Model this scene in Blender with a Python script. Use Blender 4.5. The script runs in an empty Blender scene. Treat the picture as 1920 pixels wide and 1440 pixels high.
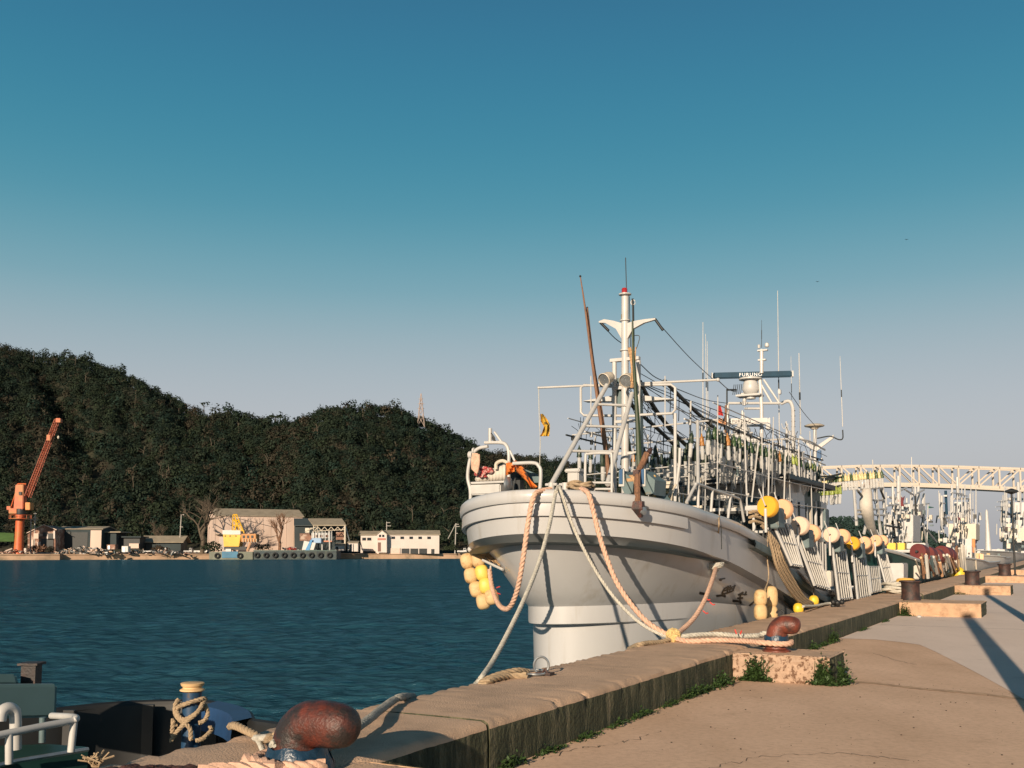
import bpy, bmesh, math, random
import numpy as np
from mathutils import Vector, Matrix, Quaternion
from mathutils.bvhtree import BVHTree

random.seed(7)
RNG = np.random.default_rng(11)
SC = bpy.context.scene
COL = SC.collection
PI = math.pi

# ------------------------------------------------------------------ camera, sky, sun
F = 1900.0                      # focal length in pixels of a 1920 wide picture
PITCH = math.radians(5.2)
HZ = 1032.0
CY = HZ - F * math.tan(PITCH)
CP, SP = math.cos(PITCH), math.sin(PITCH)
EYE = 1.6
QA = math.atan2(1045.0, F * CP + (HZ - CY) * SP)     # bearing of the quay
QX, QY = math.sin(QA), math.cos(QA)                  # along the quay, away from us
NX, NY = QY, -QX                                     # from the water towards the land

cam_d = bpy.data.cameras.new('camera')
cam = bpy.data.objects.new('camera', cam_d)
COL.objects.link(cam)
cam.location = (0, 0, EYE)
cam.rotation_euler = (PI / 2 + PITCH, 0, 0)
cam_d.sensor_fit = 'HORIZONTAL'
cam_d.sensor_width = 36.0
cam_d.lens = 36.0 * F / 1920.0
cam_d.shift_y = (CY - 720.0) / 1920.0
cam_d.clip_start = 0.1
cam_d.clip_end = 20000.0
SC.camera = cam

SUN_AZ = math.radians(21.6)     # the light travels towards this bearing
SUN_EL = math.radians(16.5)
sun_d = bpy.data.lights.new('sun', 'SUN')
sun_d.energy = 5.0
sun_d.angle = math.radians(0.45)
sun_d.color = (1.0, 0.80, 0.59)
sun = bpy.data.objects.new('sun', sun_d)
COL.objects.link(sun)
to_sun = Vector((-math.sin(SUN_AZ) * math.cos(SUN_EL), -math.cos(SUN_AZ) * math.cos(SUN_EL), math.sin(SUN_EL)))
sun.rotation_euler = to_sun.to_track_quat('Z', 'Y').to_euler()

W = bpy.data.worlds.new('World')
SC.world = W
W.use_nodes = True
wn, wl = W.node_tree.nodes, W.node_tree.links
wn.clear()
out = wn.new('ShaderNodeOutputWorld')
bg = wn.new('ShaderNodeBackground')
sky = wn.new('ShaderNodeTexSky')
sky.sky_type = 'NISHITA'
sky.sun_disc = False
sky.sun_elevation = SUN_EL
sky.sun_rotation = PI + SUN_AZ
sky.air_density = 1.2
sky.ozone_density = 2.0
tc = wn.new('ShaderNodeTexCoord')
nrm = wn.new('ShaderNodeVectorMath'); nrm.operation = 'NORMALIZE'
sep = wn.new('ShaderNodeSeparateXYZ')
ramp = wn.new('ShaderNodeValToRGB'); ramp.color_ramp.interpolation = 'B_SPLINE'
stops = [(0.0, (.385, .385, .42)), (.05, (.455, .455, .485)), (.096, (.50, .505, .535)), (.148, (.455, .49, .53)),
         (.200, (.345, .445, .495)), (.249, (.20, .395, .465)), (.322, (.066, .295, .395)), (.411, (.036, .225, .345)),
         (.492, (.031, .172, .30)), (.60, (.022, .115, .215)), (.75, (.007, .036, .075)), (1.0, (.004, .02, .045))]
el = ramp.color_ramp.elements
while len(el) < len(stops):
    el.new(0.5)
for e_, (p_, c_) in zip(el, stops):
    e_.position = p_
    e_.color = (*c_, 1)
mul = wn.new('ShaderNodeMix'); mul.data_type = 'RGBA'; mul.blend_type = 'MIX'
mul.inputs['Factor'].default_value = 0.90
sc_ = wn.new('ShaderNodeMix'); sc_.data_type = 'RGBA'; sc_.blend_type = 'MULTIPLY'
sc_.inputs['Factor'].default_value = 1.0
sc_.inputs['B'].default_value = (.09, .09, .09, 1)
wl.new(tc.outputs['Generated'], nrm.inputs[0])
wl.new(nrm.outputs[0], sep.inputs[0])
wl.new(sep.outputs['Z'], ramp.inputs['Fac'])
wl.new(sky.outputs['Color'], sc_.inputs['A'])
wl.new(sc_.outputs['Result'], mul.inputs['A'])
wl.new(ramp.outputs['Color'], mul.inputs['B'])
wl.new(mul.outputs['Result'], bg.inputs['Color'])
bg.inputs['Strength'].default_value = 0.75
wl.new(bg.outputs[0], out.inputs['Surface'])

vs = SC.view_settings
vs.view_transform = 'Standard'
vs.look = 'None'
vs.exposure = 0.42
vs.gamma = 1.0
SC.cycles.max_bounces = 6
SC.cycles.transparent_max_bounces = 8

# ------------------------------------------------------------------ pixel <-> place
def V(*a):
    return Vector(a)

def ray(x, y):
    a = (x - 960) / F; b = (CY - y) / F
    return Vector((a, CP - b * SP, SP + b * CP))

CAM = Vector((0, 0, EYE))

def atz(x, y, z):
    r = ray(x, y)
    return CAM + r * ((z - EYE) / r.z)

def atn(x, y, c):               # on the vertical plane parallel to the quay, c metres landward of the eye
    r = ray(x, y)
    return CAM + r * (c / (r.x * NX + r.y * NY))

def ats(x, y, s):               # on the vertical plane across the quay, s metres along
    r = ray(x, y)
    return CAM + r * (s / (r.x * QX + r.y * QY))

def atY(x, y, Y):
    r = ray(x, y)
    return CAM + r * (Y / r.y)

def pxz(x, Y, z):               # the place with picture column x, depth Y, height z
    d = Y * CP + (z - EYE) * SP
    return Vector(((x - 960) / F * d, Y, z))

def SN(s, c, z=0.0):            # quay coordinates: s along, c landward
    return Vector((s * QX + c * NX, s * QY + c * NY, z))

Qv = Vector((QX, QY, 0)); Nv = Vector((NX, NY, 0)); Zv = Vector((0, 0, 1))
Xv = Vector((1, 0, 0)); Yv = Vector((0, 1, 0))

# ------------------------------------------------------------------ materials
MATS = {}

def mat(name, col, rough=0.6, var=0.12, scale=3.0, metal=0.0, bump=0.0, bscale=40.0, col2=None, c2scale=2.0, c2lo=.5, c2hi=.65,
        stretch=(1, 1, 1), spec=0.5, detail=6.0, trans=0.0, emit=None, alpha=1.0, coat=0.0, local=False):
    if name in MATS:
        return MATS[name]
    m = bpy.data.materials.new(name)
    m.use_nodes = True
    n, l = m.node_tree.nodes, m.node_tree.links
    b = n['Principled BSDF']
    b.inputs['Roughness'].default_value = rough
    b.inputs['Metallic'].default_value = metal
    b.inputs['Specular IOR Level'].default_value = spec
    b.inputs['Coat Weight'].default_value = coat
    b.inputs['Coat Roughness'].default_value = .15
    if trans:
        b.inputs['Transmission Weight'].default_value = trans
    if alpha < 1:
        b.inputs['Alpha'].default_value = alpha
    if local:
        g = n.new('ShaderNodeTexCoord'); gp = g.outputs['Object']
    else:
        g = n.new('ShaderNodeNewGeometry'); gp = g.outputs['Position']
    mp = n.new('ShaderNodeMapping')
    mp.inputs['Scale'].default_value = stretch
    l.new(gp, mp.inputs['Vector'])
    nz = n.new('ShaderNodeTexNoise')
    nz.inputs['Scale'].default_value = scale
    nz.inputs['Detail'].default_value = detail
    l.new(mp.outputs[0], nz.inputs['Vector'])
    r = n.new('ShaderNodeValToRGB')
    r.color_ramp.elements[0].position = .3
    r.color_ramp.elements[1].position = .7
    r.color_ramp.elements[0].color = (*[c * (1 - var) for c in col], 1)
    r.color_ramp.elements[1].color = (*[min(1, c * (1 + var)) for c in col], 1)
    l.new(nz.outputs['Fac'], r.inputs['Fac'])
    csock = r.outputs['Color']
    if col2 is not None:
        n2 = n.new('ShaderNodeTexNoise')
        n2.inputs['Scale'].default_value = c2scale
        n2.inputs['Detail'].default_value = 8
        n2.inputs['Roughness'].default_value = .65
        l.new(mp.outputs[0], n2.inputs['Vector'])
        r2 = n.new('ShaderNodeValToRGB')
        r2.color_ramp.elements[0].position = c2lo
        r2.color_ramp.elements[1].position = c2hi
        l.new(n2.outputs['Fac'], r2.inputs['Fac'])
        mx = n.new('ShaderNodeMix'); mx.data_type = 'RGBA'
        l.new(r2.outputs['Color'], mx.inputs['Factor'])
        l.new(csock, mx.inputs['A'])
        mx.inputs['B'].default_value = (*col2, 1)
        csock = mx.outputs['Result']
    l.new(csock, b.inputs['Base Color'])
    if bump:
        nb = n.new('ShaderNodeTexNoise')
        nb.inputs['Scale'].default_value = bscale
        nb.inputs['Detail'].default_value = 6
        l.new(mp.outputs[0], nb.inputs['Vector'])
        bp = n.new('ShaderNodeBump')
        bp.inputs['Strength'].default_value = min(1, bump)
        bp.inputs['Distance'].default_value = .02
        l.new(nb.outputs['Fac'], bp.inputs['Height'])
        l.new(bp.outputs[0], b.inputs['Normal'])
    if emit:
        b.inputs['Emission Color'].default_value = (*emit, 1)
        b.inputs['Emission Strength'].default_value = 1
    MATS[name] = m
    return m

M_hull = mat('hull_white', (.435, .44, .445), .30, .05, 1.2, col2=(.30, .27, .22), c2scale=3.2, c2lo=.54, c2hi=.9, stretch=(1, 1, .14), bump=.05, bscale=3, coat=.15)
M_white = mat('white_paint', (.46, .455, .44), .4, .08, 5, col2=(.42, .33, .25), c2scale=6, c2lo=.62, c2hi=.8)
M_cream = mat('cream_paint', (.52, .46, .37), .5, .08, 4)
M_steel = mat('galvanised_steel', (.34, .36, .37), .35, .15, 12, metal=.7)
M_black = mat('black_rubber', (.010, .011, .012), .6, .2, 8)
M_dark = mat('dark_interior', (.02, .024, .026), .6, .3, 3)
M_glass = mat('dark_window_glass', (.012, .018, .022), .08, .1, 2, spec=.8)
M_teal = mat('teal_grey_paint', (.10, .15, .16), .55, .2, 4, col2=(.18, .12, .07), c2scale=5, c2lo=.6, c2hi=.75)
M_blue = mat('blue_paint', (.02, .085, .20), .45, .15, 5)
M_navy = mat('navy_blue_cover', (.006, .040, .075), .55, .15, 6, spec=.2)
M_rust = mat('rusted_red_iron', (.105, .024, .014), .5, .35, 6, col2=(.022, .017, .016), c2scale=5, c2lo=.36, c2hi=.52, bump=.35, bscale=60)
M_rustdk = mat('dark_rusted_iron', (.06, .028, .022), .6, .4, 8, col2=(.02, .016, .016), c2scale=6, c2lo=.4, c2hi=.6, bump=.3, bscale=50)
M_tape = mat('blue_tape', (.008, .030, .060), .35, .3, 14, bump=.5, bscale=22)
M_wood = mat('weathered_wood', (.20, .10, .055), .7, .3, 18, stretch=(3, 3, .4), col2=(.09, .05, .03), c2scale=10)
M_green = mat('green_wrapped_pole', (.022, .038, .012), .5, .3, 6)
M_yellow = mat('yellow_float_plastic', (.57, .40, .20), .6, .15, 9, col2=(.34, .19, .08), c2scale=9, c2lo=.5, c2hi=.72, bump=.2, bscale=30)
M_yellowb = mat('bright_yellow_plastic', (.72, .48, .04), .45, .1, 9)
M_orange = mat('orange_plastic', (.62, .17, .03), .5, .15, 6)
M_amber = mat('amber_reel_plastic', (.70, .36, .03), .4, .08, 5)
M_peach = mat('peach_reel_plastic', (.72, .43, .25), .45, .07, 5)
M_pale = mat('pale_reel_plastic', (.70, .52, .40), .45, .07, 5)
M_ropep = mat('pink_beige_rope', (.56, .36, .26), .85, .18, 25, bump=.3, bscale=90)
M_ropew = mat('white_grey_rope', (.46, .44, .38), .85, .2, 25, bump=.3, bscale=90)
M_ropet = mat('tan_rope', (.33, .245, .155), .9, .2, 25, bump=.3, bscale=90)
M_straw = mat('frayed_straw_rope', (.40, .25, .13), .95, .35, 30)
M_red = mat('red_plastic', (.55, .05, .04), .5, .2, 10)
M_rednet = mat('red_netting', (.35, .05, .05), .9, .7, 40, col2=(.6, .45, .40), c2scale=22, c2lo=.5, c2hi=.6)
M_canvas = mat('white_canvas', (.52, .48, .42), .85, .08, 6, bump=.3, bscale=8)
M_flagy = mat('yellow_flag_cloth', (.62, .38, .04), .8, .2, 8, col2=(.03, .03, .025), c2scale=14, c2lo=.52, c2hi=.58)
M_bulb = mat('lamp_glass', (.62, .62, .60), .08, .1, 10, spec=.9, alpha=.62)
M_soc = [mat('socket_black_green', (.02, .035, .02), .4, .4, 30),
         mat('socket_green', (.028, .06, .016), .4, .4, 30),
         mat('socket_lime', (.22, .27, .05), .45, .4, 25),
         mat('socket_amber', (.32, .14, .03), .45, .4, 25),
         mat('socket_cream', (.55, .46, .24), .45, .3, 25)]
M_cable = mat('black_cable', (.012, .016, .017), .5, .2, 10)
M_reed = mat('red_beacon_glass', (.30, .02, .02), .15, .1, 10, spec=.8)
M_amberl = mat('amber_lamp_glass', (.30, .22, .10), .2, .1, 10)
M_leaf = mat('weed_leaf', (.030, .062, .014), .6, .5, 25)
M_kerbtop = mat('kerb_concrete', (.54, .37, .25), .85, .14, 1.6, col2=(.38, .265, .18), c2scale=2.2, c2lo=.5, c2hi=.75, bump=.45, bscale=70)
M_plinth = mat('coarse_plinth_concrete', (.40, .28, .20), .9, .15, 6, col2=(.13, .07, .04), c2scale=17, c2lo=.50, c2hi=.60, bump=.6, bscale=35)
M_steelw = mat('white_tube', (.50, .485, .45), .35, .1, 8)
M_lettering = mat('black_lettering', (.012, .012, .014), .5, .1, 5)
M_letterw = mat('white_lettering', (.75, .75, .75), .5, .05, 5)
M_crane = mat('orange_crane_paint', (.50, .10, .03), .55, .15, .8, col2=(.36, .14, .03), c2scale=.4, c2lo=.5, c2hi=.6)
M_craney = mat('yellow_crane_paint', (.62, .36, .02), .5, .12, .6)
M_wall = mat('pale_corrugated_wall', (.54, .42, .35), .7, .1, .25, col2=(.40, .29, .22), c2scale=.12, c2lo=.5, c2hi=.8, stretch=(1, 1, .25))
M_wallw = mat('white_house_wall', (.54, .48, .44), .7, .06, .4)
M_roof = mat('grey_brown_roof', (.27, .23, .17), .8, .15, .6)
M_darkwall = mat('dark_teal_wall', (.022, .035, .04), .8, .2, .3)
M_brown = mat('rusty_brown_wall', (.19, .10, .07), .8, .4, .6, col2=(.40, .30, .24), c2scale=.7, c2lo=.5, c2hi=.6)
M_bark = mat('bare_bark', (.085, .065, .045), .9, .3, 1)
M_pole = mat('concrete_pole', (.36, .34, .31), .8, .1, 2)
M_bridge = mat('cream_bridge_paint', (.50, .44, .37), .6, .05, .05)
M_shore = mat('shore_concrete', (.40, .27, .18), .9, .25, .12, col2=(.20, .15, .10), c2scale=.2, c2lo=.5, c2hi=.7)
M_scrap = mat('scrap_mixed', (.30, .27, .24), .7, .8, .35, col2=(.03, .03, .03), c2scale=.5, c2lo=.45, c2hi=.55)
M_bargeblue = mat('barge_blue', (.03, .14, .24), .6, .15, .5)
M_bargedark = mat('barge_dark', (.02, .035, .042), .7, .4, .5, col2=(.06, .075, .06), c2scale=.8)
M_mossnet = mat('dark_red_net', (.045, .018, .016), .95, .6, 30, bump=.8, bscale=60)
M_hullgreen = mat('dark_green_hull', (.012, .05, .045), .5, .2, 2)
M_maroon = mat('maroon_drum', (.12, .018, .016), .5, .15, 3)
M_grass = mat('bright_grass', (.10, .20, .03), .9, .3, .5)
M_bark2 = mat('trunk_bark', (.05, .04, .03), .9, .3, .5)

# kerb face: damp concrete with streaks of moss
def kerb_face_material():
    m = bpy.data.materials.new('mossy_kerb_face')
    m.use_nodes = True
    n, l = m.node_tree.nodes, m.node_tree.links
    b = n['Principled BSDF']; b.inputs['Roughness'].default_value = .9
    g = n.new('ShaderNodeNewGeometry')
    mp = n.new('ShaderNodeMapping'); mp.inputs['Scale'].default_value = (7, 7, 1.1)
    l.new(g.outputs['Position'], mp.inputs[0])
    a = n.new('ShaderNodeTexNoise'); a.inputs['Scale'].default_value = 1.6; a.inputs['Detail'].default_value = 9; a.inputs['Roughness'].default_value = .7
    l.new(mp.outputs[0], a.inputs['Vector'])
    r = n.new('ShaderNodeValToRGB')
    e = r.color_ramp.elements
    e[0].position = .30; e[0].color = (.015, .020, .009, 1)
    e[1].position = .78; e[1].color = (.24, .19, .125, 1)
    x = e.new(.50); x.color = (.048, .052, .026, 1)
    x = e.new(.62); x.color = (.12, .112, .065, 1)
    l.new(a.outputs['Fac'], r.inputs['Fac'])
    c = n.new('ShaderNodeTexNoise'); c.inputs['Scale'].default_value = .45; c.inputs['Detail'].default_value = 4
    l.new(g.outputs['Position'], c.inputs['Vector'])
    mx = n.new('ShaderNodeMix'); mx.data_type = 'RGBA'; mx.blend_type = 'MULTIPLY'; mx.inputs['Factor'].default_value = .6
    l.new(r.outputs['Color'], mx.inputs['A'])
    l.new(c.outputs['Color'], mx.inputs['B'])
    l.new(r.outputs['Color'], b.inputs['Base Color'])
    nb = n.new('ShaderNodeTexNoise'); nb.inputs['Scale'].default_value = 30; nb.inputs['Detail'].default_value = 8
    l.new(g.outputs['Position'], nb.inputs['Vector'])
    bp = n.new('ShaderNodeBump'); bp.inputs['Strength'].default_value = .8; bp.inputs['Distance'].default_value = .03
    l.new(nb.outputs['Fac'], bp.inputs['Height']); l.new(bp.outputs[0], b.inputs['Normal'])
    return m
M_kerbface = kerb_face_material()

def ground_material(name, c1, c2, grit, rough=.9):
    m = bpy.data.materials.new(name)
    m.use_nodes = True
    n, l = m.node_tree.nodes, m.node_tree.links
    b = n['Principled BSDF']; b.inputs['Roughness'].default_value = rough
    b.inputs['Specular IOR Level'].default_value = .25
    g = n.new('ShaderNodeNewGeometry')
    def noise(s, d, ro=.6, st=None):
        t = n.new('ShaderNodeTexNoise'); t.inputs['Scale'].default_value = s; t.inputs['Detail'].default_value = d; t.inputs['Roughness'].default_value = ro
        if st:
            mp = n.new('ShaderNodeMapping'); mp.inputs['Scale'].default_value = st; mp.inputs['Rotation'].default_value = (0, 0, QA)
            l.new(g.outputs['Position'], mp.inputs[0]); l.new(mp.outputs[0], t.inputs['Vector'])
        else:
            l.new(g.outputs['Position'], t.inputs['Vector'])
        return t
    a = noise(.45, 7, .62, (1.6, .7, 1)); r = n.new('ShaderNodeValToRGB')
    r.color_ramp.elements[0].position = .32; r.color_ramp.elements[1].position = .68
    r.color_ramp.elements[0].color = (*c1, 1); r.color_ramp.elements[1].color = (*c2, 1)
    l.new(a.outputs['Fac'], r.inputs['Fac'])
    s = noise(16, 6, .75); rs = n.new('ShaderNodeValToRGB')
    rs.color_ramp.elements[0].position = .30; rs.color_ramp.elements[1].position = .55
    rs.color_ramp.elements[0].color = (1 - grit, 1 - grit, 1 - grit, 1); rs.color_ramp.elements[1].color = (1, 1, 1, 1)
    l.new(s.outputs['Fac'], rs.inputs['Fac'])
    mx = n.new('ShaderNodeMix'); mx.data_type = 'RGBA'; mx.blend_type = 'MULTIPLY'; mx.inputs['Factor'].default_value = 1
    l.new(r.outputs['Color'], mx.inputs['A']); l.new(rs.outputs['Color'], mx.inputs['B'])
    d = noise(1.3, 10, .8); rd = n.new('ShaderNodeValToRGB')
    rd.color_ramp.elements[0].position = .28; rd.color_ramp.elements[1].position = .44
    rd.color_ramp.elements[0].color = (.72, .70, .68, 1); rd.color_ramp.elements[1].color = (1, 1, 1, 1)
    l.new(d.outputs['Fac'], rd.inputs['Fac'])
    m2 = n.new('ShaderNodeMix'); m2.data_type = 'RGBA'; m2.blend_type = 'MULTIPLY'; m2.inputs['Factor'].default_value = 1
    l.new(mx.outputs['Result'], m2.inputs['A']); l.new(rd.outputs['Color'], m2.inputs['B'])
    l.new(m2.outputs['Result'], b.inputs['Base Color'])
    nb = noise(90, 4); bp = n.new('ShaderNodeBump'); bp.inputs['Strength'].default_value = .35; bp.inputs['Distance'].default_value = .01
    l.new(nb.outputs['Fac'], bp.inputs['Height']); l.new(bp.outputs[0], b.inputs['Normal'])
    return m
M_ground = ground_material('worn_brown_concrete', (.57, .385, .26), (.74, .515, .365), .22)
M_light = ground_material('pale_concrete', (.66, .55, .475), (.74, .62, .54), .08)

def water_material():
    m = bpy.data.materials.new('harbour_water')
    m.use_nodes = True
    n, l = m.node_tree.nodes, m.node_tree.links
    n.remove(n['Principled BSDF'])
    mo = [x for x in n if x.type == 'OUTPUT_MATERIAL'][0]
    df = n.new('ShaderNodeBsdfDiffuse'); df.inputs['Color'].default_value = (.018, .068, .092, 1)
    gl = n.new('ShaderNodeBsdfGlossy'); gl.inputs['Roughness'].default_value = .16; gl.inputs['Color'].default_value = (.50, .74, .92, 1)
    fr = n.new('ShaderNodeFresnel'); fr.inputs['IOR'].default_value = 1.33
    mn = n.new('ShaderNodeMath'); mn.operation = 'MINIMUM'; mn.inputs[1].default_value = .30
    mx = n.new('ShaderNodeMixShader')
    l.new(fr.outputs[0], mn.inputs[0]); l.new(mn.outputs[0], mx.inputs[0]); l.new(df.outputs[0], mx.inputs[1]); l.new(gl.outputs[0], mx.inputs[2]); l.new(mx.outputs[0], mo.inputs['Surface'])
    g = n.new('ShaderNodeNewGeometry')
    mp = n.new('ShaderNodeMapping'); mp.inputs['Scale'].default_value = (.55, 1.5, 1); mp.inputs['Rotation'].default_value = (0, 0, math.radians(10))
    l.new(g.outputs['Position'], mp.inputs[0])
    a = n.new('ShaderNodeTexNoise'); a.inputs['Scale'].default_value = 1.7; a.inputs['Detail'].default_value = 7; a.inputs['Roughness'].default_value = .6
    c = n.new('ShaderNodeTexNoise'); c.inputs['Scale'].default_value = .16; c.inputs['Detail'].default_value = 3
    l.new(mp.outputs[0], a.inputs['Vector']); l.new(mp.outputs[0], c.inputs['Vector'])
    ad = n.new('ShaderNodeMath'); ad.operation = 'MULTIPLY_ADD'; ad.inputs[1].default_value = 2.2
    l.new(c.outputs['Fac'], ad.inputs[0]); l.new(a.outputs['Fac'], ad.inputs[2])
    bp = n.new('ShaderNodeBump'); bp.inputs['Strength'].default_value = 1.0; bp.inputs['Distance'].default_value = .36
    l.new(ad.outputs[0], bp.inputs['Height'])
    for q_ in (df, gl, fr): l.new(bp.outputs[0], q_.inputs['Normal'])
    return m
M_water = water_material()

def leaf_cloud_material(name, sc=1.0):
    m = bpy.data.materials.new(name)
    m.use_nodes = True
    n, l = m.node_tree.nodes, m.node_tree.links
    b = n['Principled BSDF']; b.inputs['Roughness'].default_value = .8; b.inputs['Specular IOR Level'].default_value = .15
    a = n.new('ShaderNodeAttribute'); a.attribute_name = 'kind_colour'
    l.new(a.outputs['Color'], b.inputs['Base Color'])
    return m
M_forest = leaf_cloud_material('forest_foliage')
M_hill = mat('hill_undergrowth', (.022, .024, .012), .95, .5, .06, col2=(.04, .030, .018), c2scale=.03)

# ------------------------------------------------------------------ mesh builder
def frame_of(d):
    d = Vector(d).normalized()
    u = Vector((0, 0, 1)) if abs(d.z) < .93 else Vector((1, 0, 0))
    a = d.cross(u).normalized()
    return a, d.cross(a).normalized()

def smooth_path(pts, k=6):
    pts = [Vector(p) for p in pts]
    if len(pts) < 3:
        return pts
    o = []
    for i in range(len(pts) - 1):
        p0 = pts[i - 1] if i > 0 else pts[i] * 2 - pts[i + 1]
        p1, p2 = pts[i], pts[i + 1]
        p3 = pts[i + 2] if i + 2 < len(pts) else pts[i + 1] * 2 - pts[i]
        for j in range(k):
            t = j / k
            o.append(.5 * ((2 * p1) + (p2 - p0) * t + (2 * p0 - 5 * p1 + 4 * p2 - p3) * t * t + (3 * p1 - p0 - 3 * p2 + p3) * t ** 3))
    o.append(pts[-1])
    return o

class MB:
    def __init__(self):
        self.v = []; self.f = []
    def add(self, vs_, fs):
        k = len(self.v)
        self.v += [tuple(p) for p in vs_]
        self.f += [tuple(i + k for i in f) for f in fs]
        return self
    def box(self, c, size, ax=(Xv, Yv, Zv)):
        c = Vector(c); a, b, d = [Vector(x) * (s / 2) for x, s in zip(ax, size)]
        p = [c + a * i + b * j + d * k for k in (-1, 1) for j in (-1, 1) for i in (-1, 1)]
        return self.add(p, [(0, 2, 3, 1), (4, 5, 7, 6), (0, 1, 5, 4), (2, 6, 7, 3), (0, 4, 6, 2), (1, 3, 7, 5)])
    def hexa(self, p):
        return self.add(p, [(0, 2, 3, 1), (4, 5, 7, 6), (0, 1, 5, 4), (2, 6, 7, 3), (0, 4, 6, 2), (1, 3, 7, 5)])
    def tube(self, pts, r, n=8, closed=False, cap=True):
        pts = [Vector(p) for p in pts]
        m = len(pts)
        rr = r if hasattr(r, '__len__') else [r] * m
        d0 = (pts[1] - pts[0]).normalized()
        a, b = frame_of(d0)
        vs_ = []
        pd = d0
        for i in range(m):
            if closed:
                d = (pts[(i + 1) % m] - pts[i - 1]).normalized()
            else:
                d = (pts[min(i + 1, m - 1)] - pts[max(i - 1, 0)]).normalized()
            if d.length == 0:
                d = pd
            qd = pd.rotation_difference(d)
            a = qd @ a; b = qd @ b
            pd = d
            for j in range(n):
                t = 2 * PI * j / n
                vs_.append(pts[i] + (a * math.cos(t) + b * math.sin(t)) * rr[i])
        fs = []
        for i in range(m if closed else m - 1):
            i2 = (i + 1) % m
            for j in range(n):
                j2 = (j + 1) % n
                fs.append((i * n + j, i2 * n + j, i2 * n + j2, i * n + j2))
        if cap and not closed:
            fs.append(tuple(range(n)))
            fs.append(tuple((m - 1) * n + j for j in reversed(range(n))))
        return self.add(vs_, fs)
    def cyl(self, a, b, r, n=10, r2=None):
        return self.tube([a, b], [r, r if r2 is None else r2], n)
    def lathe(self, base, axis, prof, n=16, cap=True):
        base = Vector(base); axis = Vector(axis).normalized(); a, b = frame_of(axis)
        vs_ = []
        for r, h in prof:
            for j in range(n):
                t = 2 * PI * j / n
                vs_.append(base + axis * h + (a * math.cos(t) + b * math.sin(t)) * max(r, 1e-4))
        fs = []
        for i in range(len(prof) - 1):
            for j in range(n):
                j2 = (j + 1) % n
                fs.append((i * n + j, i * n + j2, (i + 1) * n + j2, (i + 1) * n + j))
        if cap:
            fs.append(tuple(reversed(range(n))))
            fs.append(tuple((len(prof) - 1) * n + j for j in range(n)))
        return self.add(vs_, fs)
    def ball(self, c, r, ax=(Xv, Yv, Zv), nu=14, nv=9, e=1.0):
        c = Vector(c); rx, ry, rz = r if hasattr(r, '__len__') else (r, r, r)
        vs_ = []; fs = []
        def sg(x):
            return math.copysign(abs(x) ** e, x)
        for i in range(nv + 1):
            ph = -PI / 2 + PI * i / nv
            for j in range(nu):
                th = 2 * PI * j / nu
                x, y, z = sg(math.cos(ph)) * sg(math.cos(th)), sg(math.cos(ph)) * sg(math.sin(th)), sg(math.sin(ph))
                vs_.append(c + Vector(ax[0]) * (x * rx) + Vector(ax[1]) * (y * ry) + Vector(ax[2]) * (z * rz))
        for i in range(nv):
            for j in range(nu):
                j2 = (j + 1) % nu
                fs.append((i * nu + j, i * nu + j2, (i + 1) * nu + j2, (i + 1) * nu + j))
        return self.add(vs_, fs)
    def prism(self, loop, d):
        """closed loop of points extruded by the vector d"""
        loop = [Vector(p) for p in loop]; d = Vector(d); k = len(loop)
        vs_ = loop + [p + d for p in loop]
        fs = [tuple(range(k)), tuple(reversed(range(k, 2 * k)))]
        fs += [(i, i + k, (i + 1) % k + k, (i + 1) % k) for i in range(k)]
        return self.add(vs_, fs)
    def grid(self, rows):
        m, k = len(rows), len(rows[0])
        vs_ = [p for r in rows for p in r]
        fs = [(i * k + j, i * k + j + 1, (i + 1) * k + j + 1, (i + 1) * k + j) for i in range(m - 1) for j in range(k - 1)]
        return self.add(vs_, fs)
    def strands(self, path, r, n=3, pitch=None, sides=6, step=None):
        """a laid rope: n strands wound round the path"""
        pts = resample(path, step or r * .9)
        pitch = pitch or r * 7
        a, b = frame_of((pts[1] - pts[0]))
        pd = (pts[1] - pts[0]).normalized()
        lines = [[] for _ in range(n)]
        dist = 0
        for i, p in enumerate(pts):
            d = (pts[min(i + 1, len(pts) - 1)] - pts[max(i - 1, 0)]).normalized()
            qd = pd.rotation_difference(d); a = qd @ a; b = qd @ b; pd = d
            if i:
                dist += (p - pts[i - 1]).length
            for k in range(n):
                t = 2 * PI * (k / n + dist / pitch)
                lines[k].append(p + (a * math.cos(t) + b * math.sin(t)) * (r * .52))
        for ln in lines:
            self.tube(ln, r * .56, sides)
        return self
    def build(self, name, m, parent=None, smooth=35, bevel=0, fix=True, solid=0):
        me = bpy.data.meshes.new(name)
        off = LOC.get(parent, Vector((0, 0, 0))) if parent is not None else Vector((0, 0, 0))
        me.from_pydata([(p[0] - off[0], p[1] - off[1], p[2] - off[2]) for p in self.v], [], self.f)
        if fix or bevel:
            bm = bmesh.new(); bm.from_mesh(me)
            if bevel:
                bmesh.ops.bevel(bm, geom=[e for e in bm.edges if len(e.link_faces) == 2 and e.calc_face_angle(0) > .5], offset=bevel, segments=2, affect='EDGES', clamp_overlap=True)
            if fix:
                bmesh.ops.recalc_face_normals(bm, faces=bm.faces)
            bm.to_mesh(me); bm.free()
        for mm in (m if isinstance(m, (list, tuple)) else [m]):
            me.materials.append(mm)
        if smooth:
            me.polygons.foreach_set('use_smooth', [True] * len(me.polygons))
            me.set_sharp_from_angle(angle=math.radians(smooth))
        o = bpy.data.objects.new(name, me)
        COL.objects.link(o)
        if parent is not None:
            o.parent = parent
            LOC[o] = off
        return o

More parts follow.
